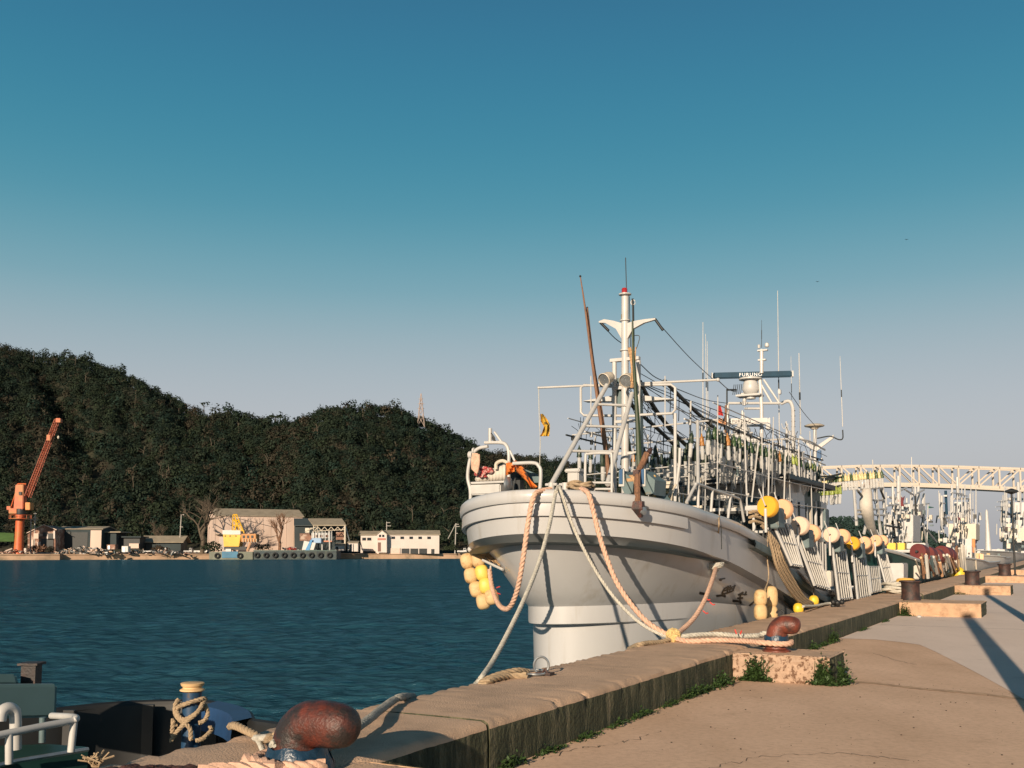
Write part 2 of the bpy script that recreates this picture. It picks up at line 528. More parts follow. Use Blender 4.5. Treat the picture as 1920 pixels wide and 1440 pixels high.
def resample(path, step):
    pts = [Vector(p) for p in path]
    o = [pts[0].copy()]
    acc = 0.0
    for i in range(len(pts) - 1):
        seg = pts[i + 1] - pts[i]; L = seg.length
        if L < 1e-9:
            continue
        t = step - acc
        while t <= L:
            o.append(pts[i] + seg * (t / L)); t += step
        acc = L - (t - step)
    o.append(pts[-1].copy())
    return o

LOC = {}
def thing(name, label, cat, loc, group=None, rot=0):
    o = bpy.data.objects.new(name, None)
    o.empty_display_size = .2
    COL.objects.link(o)
    o.location = loc
    o['label'] = label; o['category'] = cat
    if group:
        o['group'] = group
    LOC[o] = Vector(loc)
    return o

def tag(o, label, cat, group=None):
    o['label'] = label; o['category'] = cat
    if group:
        o['group'] = group
    return o

def struct(o, kind='structure'):
    o['kind'] = kind
    return o

def sub_empty(name, parent):
    o = bpy.data.objects.new(name, None)
    o.empty_display_size = .1
    COL.objects.link(o); o.parent = parent
    LOC[o] = LOC[parent]
    return o

def copy_tree(o, parent=None):
    c = o.copy(); COL.objects.link(c)
    if parent is not None:
        c.parent = parent
    for ch in list(o.children):
        copy_tree(ch, c)
    return c

def text(name, s, size, origin, xa, ya, m, parent, align='CENTER', ex=.003):
    cu = bpy.data.curves.new(name, 'FONT')
    cu.body = s; cu.size = size; cu.extrude = ex; cu.align_x = align; cu.align_y = 'CENTER'
    cu.offset = size * .008; cu.space_character = 1.25
    cu.materials.append(m)
    o = bpy.data.objects.new(name, cu)
    COL.objects.link(o)
    xa = Vector(xa).normalized(); ya = Vector(ya).normalized(); za = xa.cross(ya)
    mtx = Matrix((xa, ya, za)).transposed().to_4x4()
    mtx.translation = Vector(origin) - LOC.get(parent, Vector((0, 0, 0)))
    me = bpy.data.meshes.new_from_object(o)
    bpy.data.objects.remove(o)
    o = bpy.data.objects.new(name, me)
    COL.objects.link(o)
    o.parent = parent
    o.matrix_basis = mtx
    return o

# ================================================================== SETTING
KF, KE, KT = -3.74, -4.97, .37          # kerb: land face, water edge, top
SEA = -1.1

# apron: one sheet on the land side reaching the horizon
mb = MB()
ss = [-60, 0, 20, 60, 150, 400, 1200, 4000]
mb.grid([[SN(s, c, 0) for c in (KF - .2, 2, 10, 40, 200, 1500, 6000)] for s in ss])
struct(mb.build('ground', M_ground, smooth=0))
# pale concrete laid over the far part of the apron
mb = MB()
near = [atz(x, y, .004) for x, y in [(1576, 1197), (1640, 1199), (1690, 1204), (1725, 1209), (1752, 1221), (1790, 1240), (1840, 1266), (1885, 1291), (1925, 1314)]]
near += [SN(6.0, 6.0, .004), SN(3.0, 12.0, .004), SN(2.0, 60, .004)]
far = []
for p in near:
    c = p.x * NX + p.y * NY
    far.append(SN(900, max(c, KF), .004))
near[0] = SN(near[0].x * QX + near[0].y * QY, KF, .004); far[0] = SN(900, KF, .004)
mb.grid([near, far])
struct(mb.build('pavement', M_light, smooth=0))
# dirty seam across the brown concrete
mb = MB(); seam = smooth_path([atz(x, y, .004) for x, y in [(1582, 1277), (1640, 1281), (1700, 1288), (1760, 1294), (1840, 1301), (1930, 1312)]], 8)
mb.grid([[p - Qv * (.05 + .05 * random.random()) for p in seam], [p + Qv * (.05 + .06 * random.random()) for p in seam]])
struct(mb.build('ground_seam', mat('dirty_seam', (.42, .28, .175), .95, .3, 7), smooth=0, fix=False))
for pts in ([(1010, 1425), (1090, 1402), (1150, 1396), (1240, 1370)], [(1330, 1440), (1420, 1420), (1560, 1412), (1700, 1425)], [(1640, 1225), (1690, 1240), (1720, 1246)]):
    mb = MB(); cr = [p + Vector((random.gauss(0, .012), random.gauss(0, .03), 0)) for p in smooth_path([atz(x, y, .004) for x, y in pts], 12)]
    mb.grid([[p - Qv * .004 - Nv * .002 for p in cr], [p + Qv * .004 + Nv * .002 for p in cr]]); struct(mb.build('ground_crack', M_bark2, smooth=0, fix=False))
# joints in the pale concrete
mb = MB()
for s in (23.2, 29.0, 36.2, 44, 53, 63, 75, 90, 110):
    mb.grid([[SN(s - .012, KF + .1, .008), SN(s + .012, KF + .1, .008)], [SN(s - .012 - .25, 9, .008), SN(s + .012 - .25, 9, .008)], [SN(s - .512, 40, .008), SN(s - .488, 40, .008)]])
mb.grid([[SN(30, 3.2, .008), SN(30, 3.225, .008)], [SN(200, 3.2, .008), SN(200, 3.24, .008)]])
struct(mb.build('pavement_joint', M_dark, smooth=0))

# sea: one sheet, finely tessellated and rippled where it can be seen closely
def ripples(x, y, lmin):
    h = np.zeros_like(x)
    rg = np.random.default_rng(5)
    for i in range(90):
        lam = .20 * (7.0 ** rg.random())
        th = math.radians(62) + rg.normal() * .55
        k = 2 * PI / lam
        ph = rg.uniform(0, 2 * PI)
        amp = .0052 * lam ** .9
        w = np.clip((lam / lmin - 2.0) / 2.0, 0, 1)
        u = k * (x * math.cos(th) + y * math.sin(th)) + ph + .8 * np.sin(.13 * x + .21 * y + i)
        h += amp * w * np.sin(u) * (.75 + .5 * np.sin(.07 * x - .11 * y + 2.1 * i))
    return h
def sea():
    ys = np.concatenate([[-80, -20, 1.0, 4.0], np.geomspace(5.0, 120, 760), [140, 170, 210, 260, 320, 400, 700, 2000, 9000]])
    cols = np.concatenate([[-9000, -4000, -1500], np.arange(-300, 1330, 5.5), [1800, 3000, 6000, 12000]])
    X = (cols[None, :] - 960) / F * np.maximum(ys, 4.0)[:, None] * 1.0
    X[:4, :] = (cols[None, :] - 960) / F * 5.0
    X[:, 0] = -6000; X[:, -1] = 6000; X[:, 1] = np.minimum(X[:, 1], -60); X[:, -2] = np.maximum(X[:, -2], 60)
    Y = np.repeat(ys[:, None], len(cols), 1)
    dy = np.gradient(ys)[:, None] * np.ones_like(X)
    Z = SEA + ripples(X, Y, np.maximum(dy, 5.5 / F * Y))
    n_, k_ = X.shape
    me = bpy.data.meshes.new('water')
    co = np.stack([X, Y, Z], 2).reshape(-1, 3)
    idx = np.arange(n_ * k_).reshape(n_, k_)
    q = np.stack([idx[:-1, :-1], idx[:-1, 1:], idx[1:, 1:], idx[1:, :-1]], 2).reshape(-1, 4)
    me.vertices.add(len(co)); me.vertices.foreach_set('co', co.astype(np.float32).ravel())
    me.loops.add(q.size); me.loops.foreach_set('vertex_index', q.astype(np.int32).ravel())
    me.polygons.add(len(q)); me.polygons.foreach_set('loop_start', np.arange(0, q.size, 4, dtype=np.int32))
    me.update(calc_edges=True)
    me.polygons.foreach_set('use_smooth', [True] * len(q))
    me.materials.append(M_water)
    o = bpy.data.objects.new('water', me); COL.objects.link(o)
    return struct(o)
sea()

# quay wall under the kerb
mb = MB()
mb.grid([[SN(s, KE + .02, z) for z in (.02, -6)] for s in (-60, 0, 10, 40, 200, 1200)])
mb.grid([[SN(-60, c, z) for z in (.02, -6)] for c in (KE + .02, 0)])
struct(mb.build('quay_wall', M_kerbface, smooth=0))

# kerb: long beams with chipped edges, one per pour
def kerb_beam(s0, s1, step, c0=KE, c1=KF, top=KT, jit=.012):
    ns = max(2, int((s1 - s0) / step))
    prof = [(c1, -.05), (c1, .10), (c1, .2), (c1 + .004, top - .06), (c1 - .012, top - .022), (c1 - .05, top), (c1 - .3, top + .003), (c1 - .7, top),
            (c0 + .3, top), (c0 + .05, top), (c0 + .01, top - .03), (c0, top - .12), (c0, -.05)]
    top_rows, face_rows = MB(), MB()
    rows = []
    wob = [0.0] * 13
    for i in range(ns + 1):
        s = s0 + (s1 - s0) * i / ns
        r = []
        chip = .03 * random.random() if random.random() < .05 and jit else 0
        for k, (c, z) in enumerate(prof):
            e = 0
            if k in (3, 4, 5):
                wob[k] = wob[k] * .8 + random.gauss(0, jit * .35)
                e = abs(wob[k]) + chip
            if k in (10, 9):
                e = -abs(random.gauss(0, jit * 1.5))
            dz = -abs(e) * .5 if k in (4, 5, 9, 10) else 0
            r.append(SN(s, c - e + 0, z + dz + (random.gauss(0, .002) if k in (6, 7, 8) else 0)))
        rows.append(r)
    return rows

def kerb(s0, s1, step, **kw):
    rows = kerb_beam(s0, s1, step, **kw)
    m = MB(); m.grid(rows)
    k = len(m.v)
    n_ = len(rows[0])
    m.f.append(tuple(range(n_))); m.f.append(tuple(k - n_ + i for i in reversed(range(n_))))
    o = m.build('kerb', [M_kerbtop, M_kerbface], smooth=50, fix=False)
    nf = n_ - 1
    for i, p in enumerate(o.data.polygons):
        j = i % nf
        p.material_index = 1 if (i >= nf * (len(rows) - 1) or j < 3 or j > 10) else 0
    struct(o)
kerb(-8, 6.46, .07)
kerb(6.495, 18.95, .05)
kerb(18.985, 31.4, .1, c0=KE, c1=KF - .02, top=KT - .012)
kerb(31.43, 44.0, .15)
kerb(44.03, 70, .3)
kerb(70.03, 110, .6)
kerb(110.03, 900, 8, jit=0)

# ------------------------------------------------------------------ plinths and bollards
M_plinthb = mat('brown_plinth_concrete', (.46, .30, .19), .9, .16, 5, col2=(.30, .18, .11), c2scale=6, c2lo=.5, c2hi=.7, bump=.5, bscale=40)
def plinth(s0, s1, c1, top, label, pm=M_plinthb, grp='concrete plinths under the bollards'):
    m = MB()
    nx, nz = 22, 9
    c0 = KF + .004
    def J(a=.008): return random.gauss(0, a)
    # front, right side, back as jittered grids, then the top
    m.grid([[SN(s0 + J(), c0 + (c1 - c0) * i / nx, top * k / nz - (.012 if k == nz else 0)) for i in range(nx + 1)] for k in range(nz + 1)])
    m.grid([[SN(s0 + (s1 - s0) * i / nx, c1 + J(), top * k / nz - (.012 if k == nz else 0)) for i in range(nx + 1)] for k in range(nz + 1)])
    m.grid([[SN(s1, c0 + (c1 - c0) * i / 4, top * k / 2) for i in range(5)] for k in range(3)])
    m.grid([[SN(s0 + .015 + (s1 - s0 - .03) * i / nx, c0 + (c1 - c0 - .02) * k / nx, top + J(.003)) for i in range(nx + 1)] for k in range(nx + 1)])
    m.grid([[SN(s0 + J(.003), c0 + (c1 - c0) * i / nx, top - .012) for i in range(nx + 1)], [SN(s0 + .015, c0 + (c1 - c0 - .02) * i / nx, top) for i in range(nx + 1)]])
    m.grid([[SN(s0 + (s1 - s0) * i / nx, c1 + J(.003), top - .012) for i in range(nx + 1)], [SN(s0 + .015 + (s1 - s0 - .03) * i / nx, c1 - .02, top) for i in range(nx + 1)]])
    o = m.build('bollard_plinth', [pm, M_kerbtop, M_kerbface], smooth=30, fix=False)
    for p in o.data.polygons:
        nn = p.normal
        if abs(nn.z) > .8: p.material_index = 1
        elif abs(nn.x * NX + nn.y * NY) > .75: p.material_index = 2
    tag(o, label, 'plinth', grp)
    return o
plinth(4.15, 4.95, -2.75, .36, 'concrete plinth under the large foreground bollard at the bottom edge')
plinth(12.55, 13.42, -2.56, .33, 'speckled pitted concrete plinth with weeds at both ends, under the rope-wrapped bollard', M_plinth)
plinth(26.7, 28.4, -1.9, .33, 'brown concrete plinth crossed by a pole shadow, under the first drum bollard')
plinth(40.5, 42.3, -1.9, .33, 'tan concrete plinth under the second drum bollard from the front')
plinth(56, 58, -1.2, .33, 'tan concrete plinth under the third drum bollard, nearly at the right edge')
plinth(74, 76.3, -1.2, .33, 'small distant concrete plinth under the farthest drum bollard')

M_rust2 = mat('red_iron_bollard', (.17, .042, .024), .45, .3, 6, col2=(.05, .022, .017), c2scale=8, c2lo=.46, c2hi=.66, bump=.3, bscale=60)
def horn_bollard(s, c, z, kx, kr, kh, label, bm=M_rust):
    t = thing('horn_bollard', label, 'bollard', SN(s, c, z), 'rusty horn bollards')
    a = Vector(SN(s, c, z)); d = Nv
    m = MB()
    prof = [(0, .0, .165), (0, .06, .155), (0, .13, .150), (.01, .19, .148), (.035, .245, .142), (.085, .285, .136), (.15, .298, .132), (.22, .298, .130), (.29, .295, .124), (.345, .288, .105), (.375, .284, .072), (.39, .282, .03)]
    pts = smooth_path([a + d * (x * kx) + Zv * (h * kh) for x, h, r in prof], 3)
    rad = np.interp(np.linspace(0, len(prof) - 1, len(pts)), range(len(prof)), [q[2] for q in prof]) * kr
    m.tube(pts, list(rad), 24)
    m.lathe(a, Zv, [(.20 * kr, 0), (.20 * kr, .02), (.16 * kr, .04)], 24)
    m.build('post', bm, t, smooth=60)
    return t, a
hb1, a1 = horn_bollard(4.62, -3.93, .365, 1.05, 1.0, .86, 'large rust red horn bollard in the left foreground, blue tape round its neck')
hb2, a2 = horn_bollard(12.98, -3.30, .33, .78, .88, 1.12, 'rust red horn bollard on the speckled plinth, ropes looped round its blue taped neck', M_rust2)
# blue tape sleeves
def sleeve(t, a, z0, z1, r, flare):
    m = MB(); rows = []
    for i, z in enumerate(np.linspace(z0, z1, 5)):
        rows.append([a + Zv * (z + .012 * math.sin(5 * th + i)) + (Xv * math.cos(th) + Yv * math.sin(th)) * (r + flare * (1 - i / 4) + .008 * random.random()) for th in np.linspace(0, 2 * PI, 25)])
    m.grid(rows)
    m.grid([rows[-1], [a + Zv * (z1 - .01) + (p - a - Zv * (p - a).z) * .85 for p in rows[-1]]])
    m.build('tape_sleeve', M_tape, t, smooth=50, fix=False)
sleeve(hb1, a1, .0, .125, .160, .05)
sleeve(hb2, a2, .10, .20, .142, .012)
# lifting eye on the second bollard
m = MB(); c0 = a2 + Nv * .06 + Zv * .475
m.tube([c0 + Nv * (.045 * math.cos(th)) + Zv * (.045 * math.sin(th)) for th in np.linspace(0, PI, 9)], .012, 8)
m.build('lifting_eye', M_black, hb2)

def drum_bollard(p, r, h, label):
    t = thing('drum_bollard', label, 'bollard', p, 'rusty drum bollards along the quay')
    m = MB(); m.lathe(p, Zv, [(r * 1.05, 0), (r * .98, .04), (r * .93, h * .3), (r * .93, h * .85), (r * .97, h * .9)], 24); m.build('drum', M_rustdk, t, smooth=50)
    m = MB(); m.lathe(p + Zv * (h * .9), Zv, [(r * 1.02, 0), (r * 1.15, h * .025), (r * 1.15, h * .08), (r * 1.05, h * .1), (.02, h * .105)], 24); m.build('cap', M_rustdk, t, smooth=50)
    return t
drum_bollard(SN(27.9, -3.62, .33), .24, .50, 'dark rusted drum bollard on the brown plinth, nearest of the drum bollards')
drum_bollard(SN(41.3, -3.2, .33), .27, .52, 'dark rusted drum bollard on the tan plinth, second of the drum bollards')
drum_bollard(SN(57, -2.9, .33), .30, .60, 'dark rusted drum bollard beside the thin black lamp post, third from the front')
drum_bollard(SN(75, -2.2, .33), .34, .65, 'small distant drum bollard at the right edge of the picture')
# thin dark post at the far end
p = SN(58.5, -2.5, 0)
t = thing('lamp_post', 'thin black lamp post by the far drum bollards with a flat lantern on top', 'lamp post', p)
m = MB(); m.cyl(p, p + Zv * 4.6, .05, 8); m.lathe(p, Zv, [(.12, 0), (.12, .3), (.05, .4)], 10); m.build('pole', M_black, t)
m = MB(); m.lathe(p + Zv * 4.5, Zv, [(.05, 0), (.35, .12), (.30, .2), (.05, .3)], 12); m.build('lantern', M_dark, t)

# weeds along the foot of the kerb
def weed(p, w, h, nleaf, label, spread=None, grp='weeds along the kerb'):
    m = MB()
    d = spread or Qv
    for i in range(nleaf):
        f = random.gauss(0, .42)
        hh = abs(random.gauss(0, .5)) * h * max(.15, 1 - abs(f))
        c = p + d * (f * w) + Nv * abs(random.gauss(0, .05)) * (1.2 if h > .15 else .8) + Zv * (hh + .008) - Qv * abs(random.gauss(0, .03))
        L = random.uniform(.014, .034) * (1 + h)
        dr = Vector((random.gauss(0, 1), random.gauss(0, 1), random.gauss(.3, .6))).normalized()
        a, b = frame_of(dr)
        m.add([c - a * L * .45, c + dr * L * .8 - a * L * .1, c + a * L * .45 + b * L * .2, c - dr * L * .7], [(0, 1, 2, 3)])
    for i in range(max(3, nleaf // 60)):
        f = random.gauss(0, .4)
        c = p + d * (f * w) + Nv * .02
        m.tube([c, c + Zv * h * .5 + Nv * random.uniform(0, .05), c + Zv * h * random.uniform(.7, 1) + Nv * random.uniform(0, .1) + d * random.gauss(0, .05)], .003, 4)
    o = m.build('weed', M_leaf, smooth=0, fix=False)
    return tag(o, label, 'weed', grp)
weed(SN(12.52, -3.50, 0), .17, .30, 900, 'leafy green weed at the kerb end of the speckled plinth', Nv)
weed(SN(12.52, -2.68, 0), .14, .30, 800, 'tall green weed on the outer front corner of the speckled plinth', Nv)
weed(SN(12.75, -2.50, 0), .18, .24, 700, 'bushy green weed on the land side of the speckled plinth')
weed(SN(18.4, KF + .02, 0), .35, .22, 500, 'weed under the second kerb joint beyond the speckled plinth')
weed(SN(16.9, KF + .02, 0), .4, .10, 260, 'low weed strip at the kerb behind the rope-wrapped bollard')
weed(SN(26.55, KF + .1, 0), .16, .30, 520, 'dark weed in the corner between the kerb and the brown plinth', Nv)
weed(SN(40.3, KF + .15, 0), .4, .12, 260, 'small weed at the corner of the tan plinth farther along', Nv)
weed(SN(11.9, KF + .02, 0), .42, .16, 520, 'weed strip along the kerb just before the speckled plinth')
weed(SN(10.9, KF + .02, 0), .45, .11, 380, 'low green weed strip halfway along the mossy kerb face')
weed(SN(9.4, KF + .02, 0), .35, .06, 200, 'sparse weed strip where the mossy kerb face meets the apron')
weed(SN(8.1, KF + .02, 0), .3, .05, 140, 'thin weed strip at the foot of the kerb, close to the front joint')
weed(SN(6.75, KF + .02, 0), .25, .10, 220, 'weed at the foot of the kerb joint nearest the camera')

for k, (s_, w_, h_, n_, lb) in enumerate(((11.3, .3, .09, 240, 'low weed patch at the kerb foot between the two longer weed strips'), (10.2, .3, .05, 140, 'short weed tuft halfway along the mossy kerb, in front of the rings'), (8.8, .35, .045, 130, 'faint weed tuft at the kerb foot in front of the short tan rope'), (7.4, .3, .05, 150, 'faint weed tuft at the kerb foot just beyond the front joint'), (17.7, .35, .09, 220, 'low weed strip just before the second kerb joint'), (21.5, .5, .06, 160, 'faint weed tuft at the kerb foot on the pale pavement'), (24.2, .5, .05, 140, 'faint weed tuft at the kerb foot nearer the brown plinth'))):
    weed(SN(s_, KF + .02, 0), w_, h_, n_, lb)
# grit and pebbles on the apron
m = MB()
for i in range(260):
    s = random.uniform(7, 13.5); c = random.uniform(KF + .05, .6)
    r = random.choice((.002, .002, .003, .003, .004, .007))
    m.ball(SN(s, c, r * .6), (r * 1.4, r, r * .8), nu=5, nv=3)
struct(m.build('gravel', M_bark2, smooth=0), 'stuff')['label'] = 'dark grit scattered over the brown apron'
o = MB().ball(SN(26.0, -3.2, .03), (.06, .05, .035)).build('stone', M_white); tag(o, 'small white stone on the pavement below the brown plinth', 'stone')

# two concrete utility poles behind the photographer, whose shadows cross the apron
def shadow_pole(px, py, back, h, r, label, blob=False):
    g = atz(px, py, 0)
    p = g - Vector((math.sin(SUN_AZ), math.cos(SUN_AZ), 0)) * back
    t = thing('utility_pole', label, 'utility pole', p)
    m = MB(); m.cyl(p, p + Zv * h, r * 1.15, 14, r * .9); m.build('shaft', M_pole, t)
    m = MB(); m.lathe(p + Zv * h, Zv, [(r * .92, 0), (r * .95, .03), (r * .2, .07)], 14); m.build('cap', M_steel, t)
    if blob:
        m = MB(); m.lathe(p + Zv * (h - 1.6) + Xv * .3, Zv, [(.18, 0), (.2, .05), (.2, .55), (.12, .65)], 14); m.build('transformer', M_steel, t)
shadow_pole(1890, 1255, 7.4, 5.6, .15, 'concrete post just outside the right edge, its shadow lies across the pale pavement')
shadow_pole(1893, 1142, 9.5, 5.8, .13, 'second concrete post outside the right edge, its shadow falls beyond the brown plinth')

# ================================================================== THE FISHING BOAT
CL, S0, HEEL = -7.12, 14.05, .035
def B(u, w, z):
    return SN(S0 + u, CL + w, z + HEEL * w)
def bs(x, y, u):
    return ats(x, y, S0 + u)
def bw(x, y, w):
    return atn(x, y, CL + w)

boat = thing('fishing_boat', 'large white squid fishing boat in front, hung with rows of glass fishing lamps', 'boat', SN(S0 + 9, CL, SEA))

def curve(level, th):
    ut, Lb, Wd, ea, eb = level
    return ut + Lb * (1 - math.cos(th) ** ea), Wd * math.sin(th) ** eb
ZR = ([-1.1, 0, 1.75, 3.5, 5.8, 8, 10.3, 13, 20], [2.48, 2.36, 2.17, 2.05, 1.72, 1.15, .66, .5, .55])
ZK = ([-1, 0, 1.75, 3.5, 5.8, 8, 10.3, 20], [1.85, 1.74, 1.52, 1.32, .92, .5, .25, .25])
ZS = ([-1, 0, 1.75, 3.5, 5.8, 8, 10.3, 20], [1.74, 1.66, 1.46, 1.27, .86, .43, .15, .15])
ZC = ([-1, 0, 3, 6, 20], [.5, .46, .4, .15, -.4])
RAIL = (-1.0, 2.7, 1.97, 1, 1.1)
KNUC = (-0.9, 2.8, 1.92, 1, 1.1)
SPRY = (-0.58, 2.9, 1.75, 1, 1.1)
CHIN = (0.28, 6.0, 1.72, 1, 1.0)
LOWR = (0.20, 6.1, 1.66, 1, 1.33)
NT, NS = 34, 26
UEND = 19.5
def line(level, ztab, dz=0.0):
    """from the tip round to port and aft: list of (u, w, z)"""
    o = []
    for i in range(NT + 1):
        th = (PI / 2) * (i / NT) ** 1.15
        u, w = curve(level, th)
        o.append((u, w))
    ue = o[-1][0]
    for i in range(1, NS + 1):
        u = ue + (UEND - ue) * i / NS
        w = level[2] * (1 - .12 * max(0, (u - 14) / 6) ** 2)
        o.append((u, w))
    return [(u, w, float(np.interp(u, *ztab)) + dz) for u, w in o]
Lr, Lk, Ls = line(RAIL, ZR), line(KNUC, ZK), line(SPRY, ZS)
Lc, Lct = line(CHIN, ZC), line(CHIN, ZC, .27)
Ll = [(u + .24 * math.exp(-(u - CHIN[0]) / 1.0), w * (1 - .08 * math.exp(-(u - CHIN[0]) / 1.2)), z - .03) for u, w, z in Lc]
Lb = [(u + .05, w * .97, SEA - .6) for u, w, z in Ll]
rows = [Lb, Ll, Lc, Lct]
for t in (.12, .24, .36, .48, .60, .72, .82, .91):
    tw = t ** .78
    rows.append([(a[0] + (b[0] - a[0]) * tw, a[1] + (b[1] - a[1]) * tw, a[2] + (b[2] - a[2]) * t) for a, b in zip(Lct, Ls)])
rows += [Ls, Lk, [(u, w * .985, z - .10) for u, w, z in Lr]]
def both(r):
    return [B(u, -w, z) for u, w, z in reversed(r)][:-1] + [B(u, w, z) for u, w, z in r]
m = MB(); m.grid([both(r) for r in rows])
k = len(both(rows[0]))
m.f.append(tuple(i * k for i in range(len(rows))) + tuple(i * k + k - 1 for i in reversed(range(len(rows)))))
hull = m.build('hull', M_hull, boat, smooth=32)
bvh = BVHTree.FromPolygons([tuple(p) for p in m.v], m.f)

def ring_sweep(path, prof):
    """sweep (outward, up) offsets along the rail path"""
    rws = []
    pts = [Vector(p) for p in path]
    for i, p in enumerate(pts):
        d = pts[min(i + 1, len(pts) - 1)] - pts[max(i - 1, 0)]; d.z = 0; d.normalize()
        o = Vector((d.y, -d.x, 0))
        if o.dot(Vector((pts[len(pts) // 2].x, pts[len(pts) // 2].y, 0)) - SN(S0 + 6, CL, 0) * 1.0) < 0 and False:
            o = -o
        rws.append([p + o * a + Zv * b for a, b in prof])
    return rws
railpath = both(Lr)
# outward is to the right of travel from starboard aft round the bow to port aft? test on the tip
mid = len(railpath) // 2
d_ = railpath[mid + 1] - railpath[mid - 1]
SGN = 1 if Vector((d_.y, -d_.x, 0)).dot(-Qv) > 0 else -1
def sweep(path, prof):
    return ring_sweep(path, [(a * SGN, b) for a, b in prof])
m = MB(); m.grid(sweep(railpath, [(-.02, -.17), (.022, -.175), (.036, -.15), (.044, -.08), (.034, -.02), (.0, .012), (-.07, .016), (-.14, .0), (-.15, -.05), (-.15, -.50)]))
m.build('bulwark_rail', M_hull, boat, smooth=40)
strake = [p for p in both([(u, w * 1.0, zr - .36) for (u, w, z), (u2, w2, zr) in zip(Lr, [(a[0], a[1], a[2]) for a in Lr])])]
lo, hi = mid - 26, mid + 31
m = MB(); m.grid(sweep(strake[lo:hi], [(-.05, .165), (.004, .16), (.009, .0), (.006, -.014), (-.05, -.014)]))
m.build('rubbing_strake', M_hull, boat, smooth=40)
m = MB()
dk = [(u + .1, w * .95, z - .75 if u < 5 else max(z - .75, -.35)) for u, w, z in Lr]
m.grid([[B(u, w * f, z) for f in np.linspace(-1, 1, 7)] for u, w, z in dk[3:]])
m.build('deck', M_teal, boat, smooth=0)

# painted characters on the port bow: flat strokes laid on the hull
def on_hull(x, y, off=.006):
    r = ray(x, y)
    loc, nor, idx, dist = bvh.ray_cast(CAM, r)
    if loc is None:
        return None
    if nor.dot(r) > 0: nor = -nor
    return loc + nor * off, nor
m = MB()
def Z3(x, y): return (1290 + x / 10.29, 1030 + y / 10.29)
STROKES = [([(215, 835), (365, 868)], 40), ([(600, 600), (640, 575), (715, 560)], 26), ([(605, 570), (645, 605)], 30),
           ([(650, 850), (690, 770), (745, 728)], 26), ([(690, 800), (780, 770), (880, 765)], 22), ([(770, 700), (752, 830)], 26),
           ([(815, 690), (800, 815)], 22), ([(905, 685), (860, 800)], 26), ([(640, 862), (760, 838), (870, 795)], 26), ([(690, 750), (800, 735), (905, 712)], 20), ([(830, 740), (880, 800)], 20),
           ([(540, 898), (650, 886), (720, 912)], 32), ([(700, 870), (715, 915)], 24),
           ([(960, 882), (1010, 858), (1065, 822)], 28), ([(990, 866), (1135, 872)], 24), ([(1120, 810), (1088, 890)], 24), ([(1060, 820), (1040, 880)], 20),
           ([(945, 944), (1058, 935)], 30), ([(1012, 860), (1000, 930), (995, 1005)], 26), ([(855, 990), (940, 996), (1025, 1010)], 34), ([(1020, 1005), (1008, 1046)], 30),
           ([(1178, 1086), (1235, 1040), (1290, 985)], 26), ([(1288, 985), (1312, 1050), (1290, 1135)], 26)]
for st, wd in STROKES:
    pp = []
    q_ = [Vector((x, y, 0)) for x, y in st]
    q_ = smooth_path(q_, 5) if len(q_) > 2 else [q_[0].lerp(q_[1], t) for t in np.linspace(0, 1, 6)]
    L, R = [], []
    for i, p in enumerate(q_):
        d = (q_[min(i + 1, len(q_) - 1)] - q_[max(i - 1, 0)]).normalized()
        o = Vector((-d.y, d.x, 0)) * wd * .66 * (1 - .2 * i / len(q_))
        a, b = on_hull(*Z3(*(p + o).xy)), on_hull(*Z3(*(p - o).xy))
        if a and b: L.append(a[0]); R.append(b[0])
    if len(L) > 1: m.grid([L, R])
m.build('lettering', M_lettering, boat, smooth=0, fix=False)

def pipe(name, pts, r, mt=None, parent=boat, n=8, sm=True, k=5):
    m = MB(); m.tube(smooth_path(pts, k) if sm else pts, r, n)
    return m.build(name, mt or M_white, parent, smooth=50)

# ---- forward mast
UM = 3.4
def ms(x, y): return bs(x, y, UM)
mast = pipe('mast', [ms(1172, 940), ms(1172, 740), ms(1172, 640), ms(1172, 556)], .07, sm=False, n=12)
for x in (1152, 1197):
    pipe('mast_post', [ms(x, 940), ms(x, 676)], .045, sm=False, n=10)
m = MB(); m.box(ms(1172, 674), (.58, .10, .06), (Nv, Qv, Zv)); m.box(ms(1172, 727), (.5, .09, .05), (Nv, Qv, Zv)); m.box(ms(1173, 790), (.5, .07, .05), (Nv, Qv, Zv)); m.box(ms(1173, 850), (.5, .07, .05), (Nv, Qv, Zv)); m.build('mast_crosspiece', M_white, boat)
# horns of the upper mast
for sx, tip in ((-1, (1124, 603)), (1, (1230, 597))):
    m = MB()
    top = [(1172 + sx * 4, 607), (1172 + sx * 20, 602), (1172 + sx * 38, 599), tip]
    bot = [(1172 + sx * 3, 640), (1172 + sx * 16, 617), (1172 + sx * 36, 606), (tip[0], tip[1] + 2.5)]
    ra, rb = [ms(*p) for p in top], [ms(*p) for p in bot]
    dq = Qv * .07
    m.grid([[p - dq * .5 for p in ra], [p - dq * .5 for p in rb], [p + dq * .5 for p in rb], [p + dq * .5 for p in ra], [p - dq * .5 for p in ra]])
    m.build('mast_horn', M_white, boat, smooth=30)
m = MB(); m.lathe(ms(1172, 556), Zv, [(.05, 0), (.12, .03), (.12, .05), (.04, .06)], 14); m.lathe(ms(1172, 604), Zv, [(.05, 0), (.1, .02), (.1, .04), (.04, .05)], 14); m.lathe(ms(1172, 660), Zv, [(.05, 0), (.1, .02), (.1, .04), (.04, .05)], 14)
m.build('lamp_platform', M_white, boat)
def beacon(p, r, h, mt):
    m = MB(); m.lathe(p, Zv, [(r, 0), (r, h * .8), (r * .8, h * .92), (r * .2, h)], 12); m.build('navigation_lamp', mt, boat)
beacon(ms(1171, 552), .055, .13, M_reed)
beacon(ms(1171, 600), .065, .13, M_amberl)
beacon(ms(1172, 657), .065, .12, M_reed)
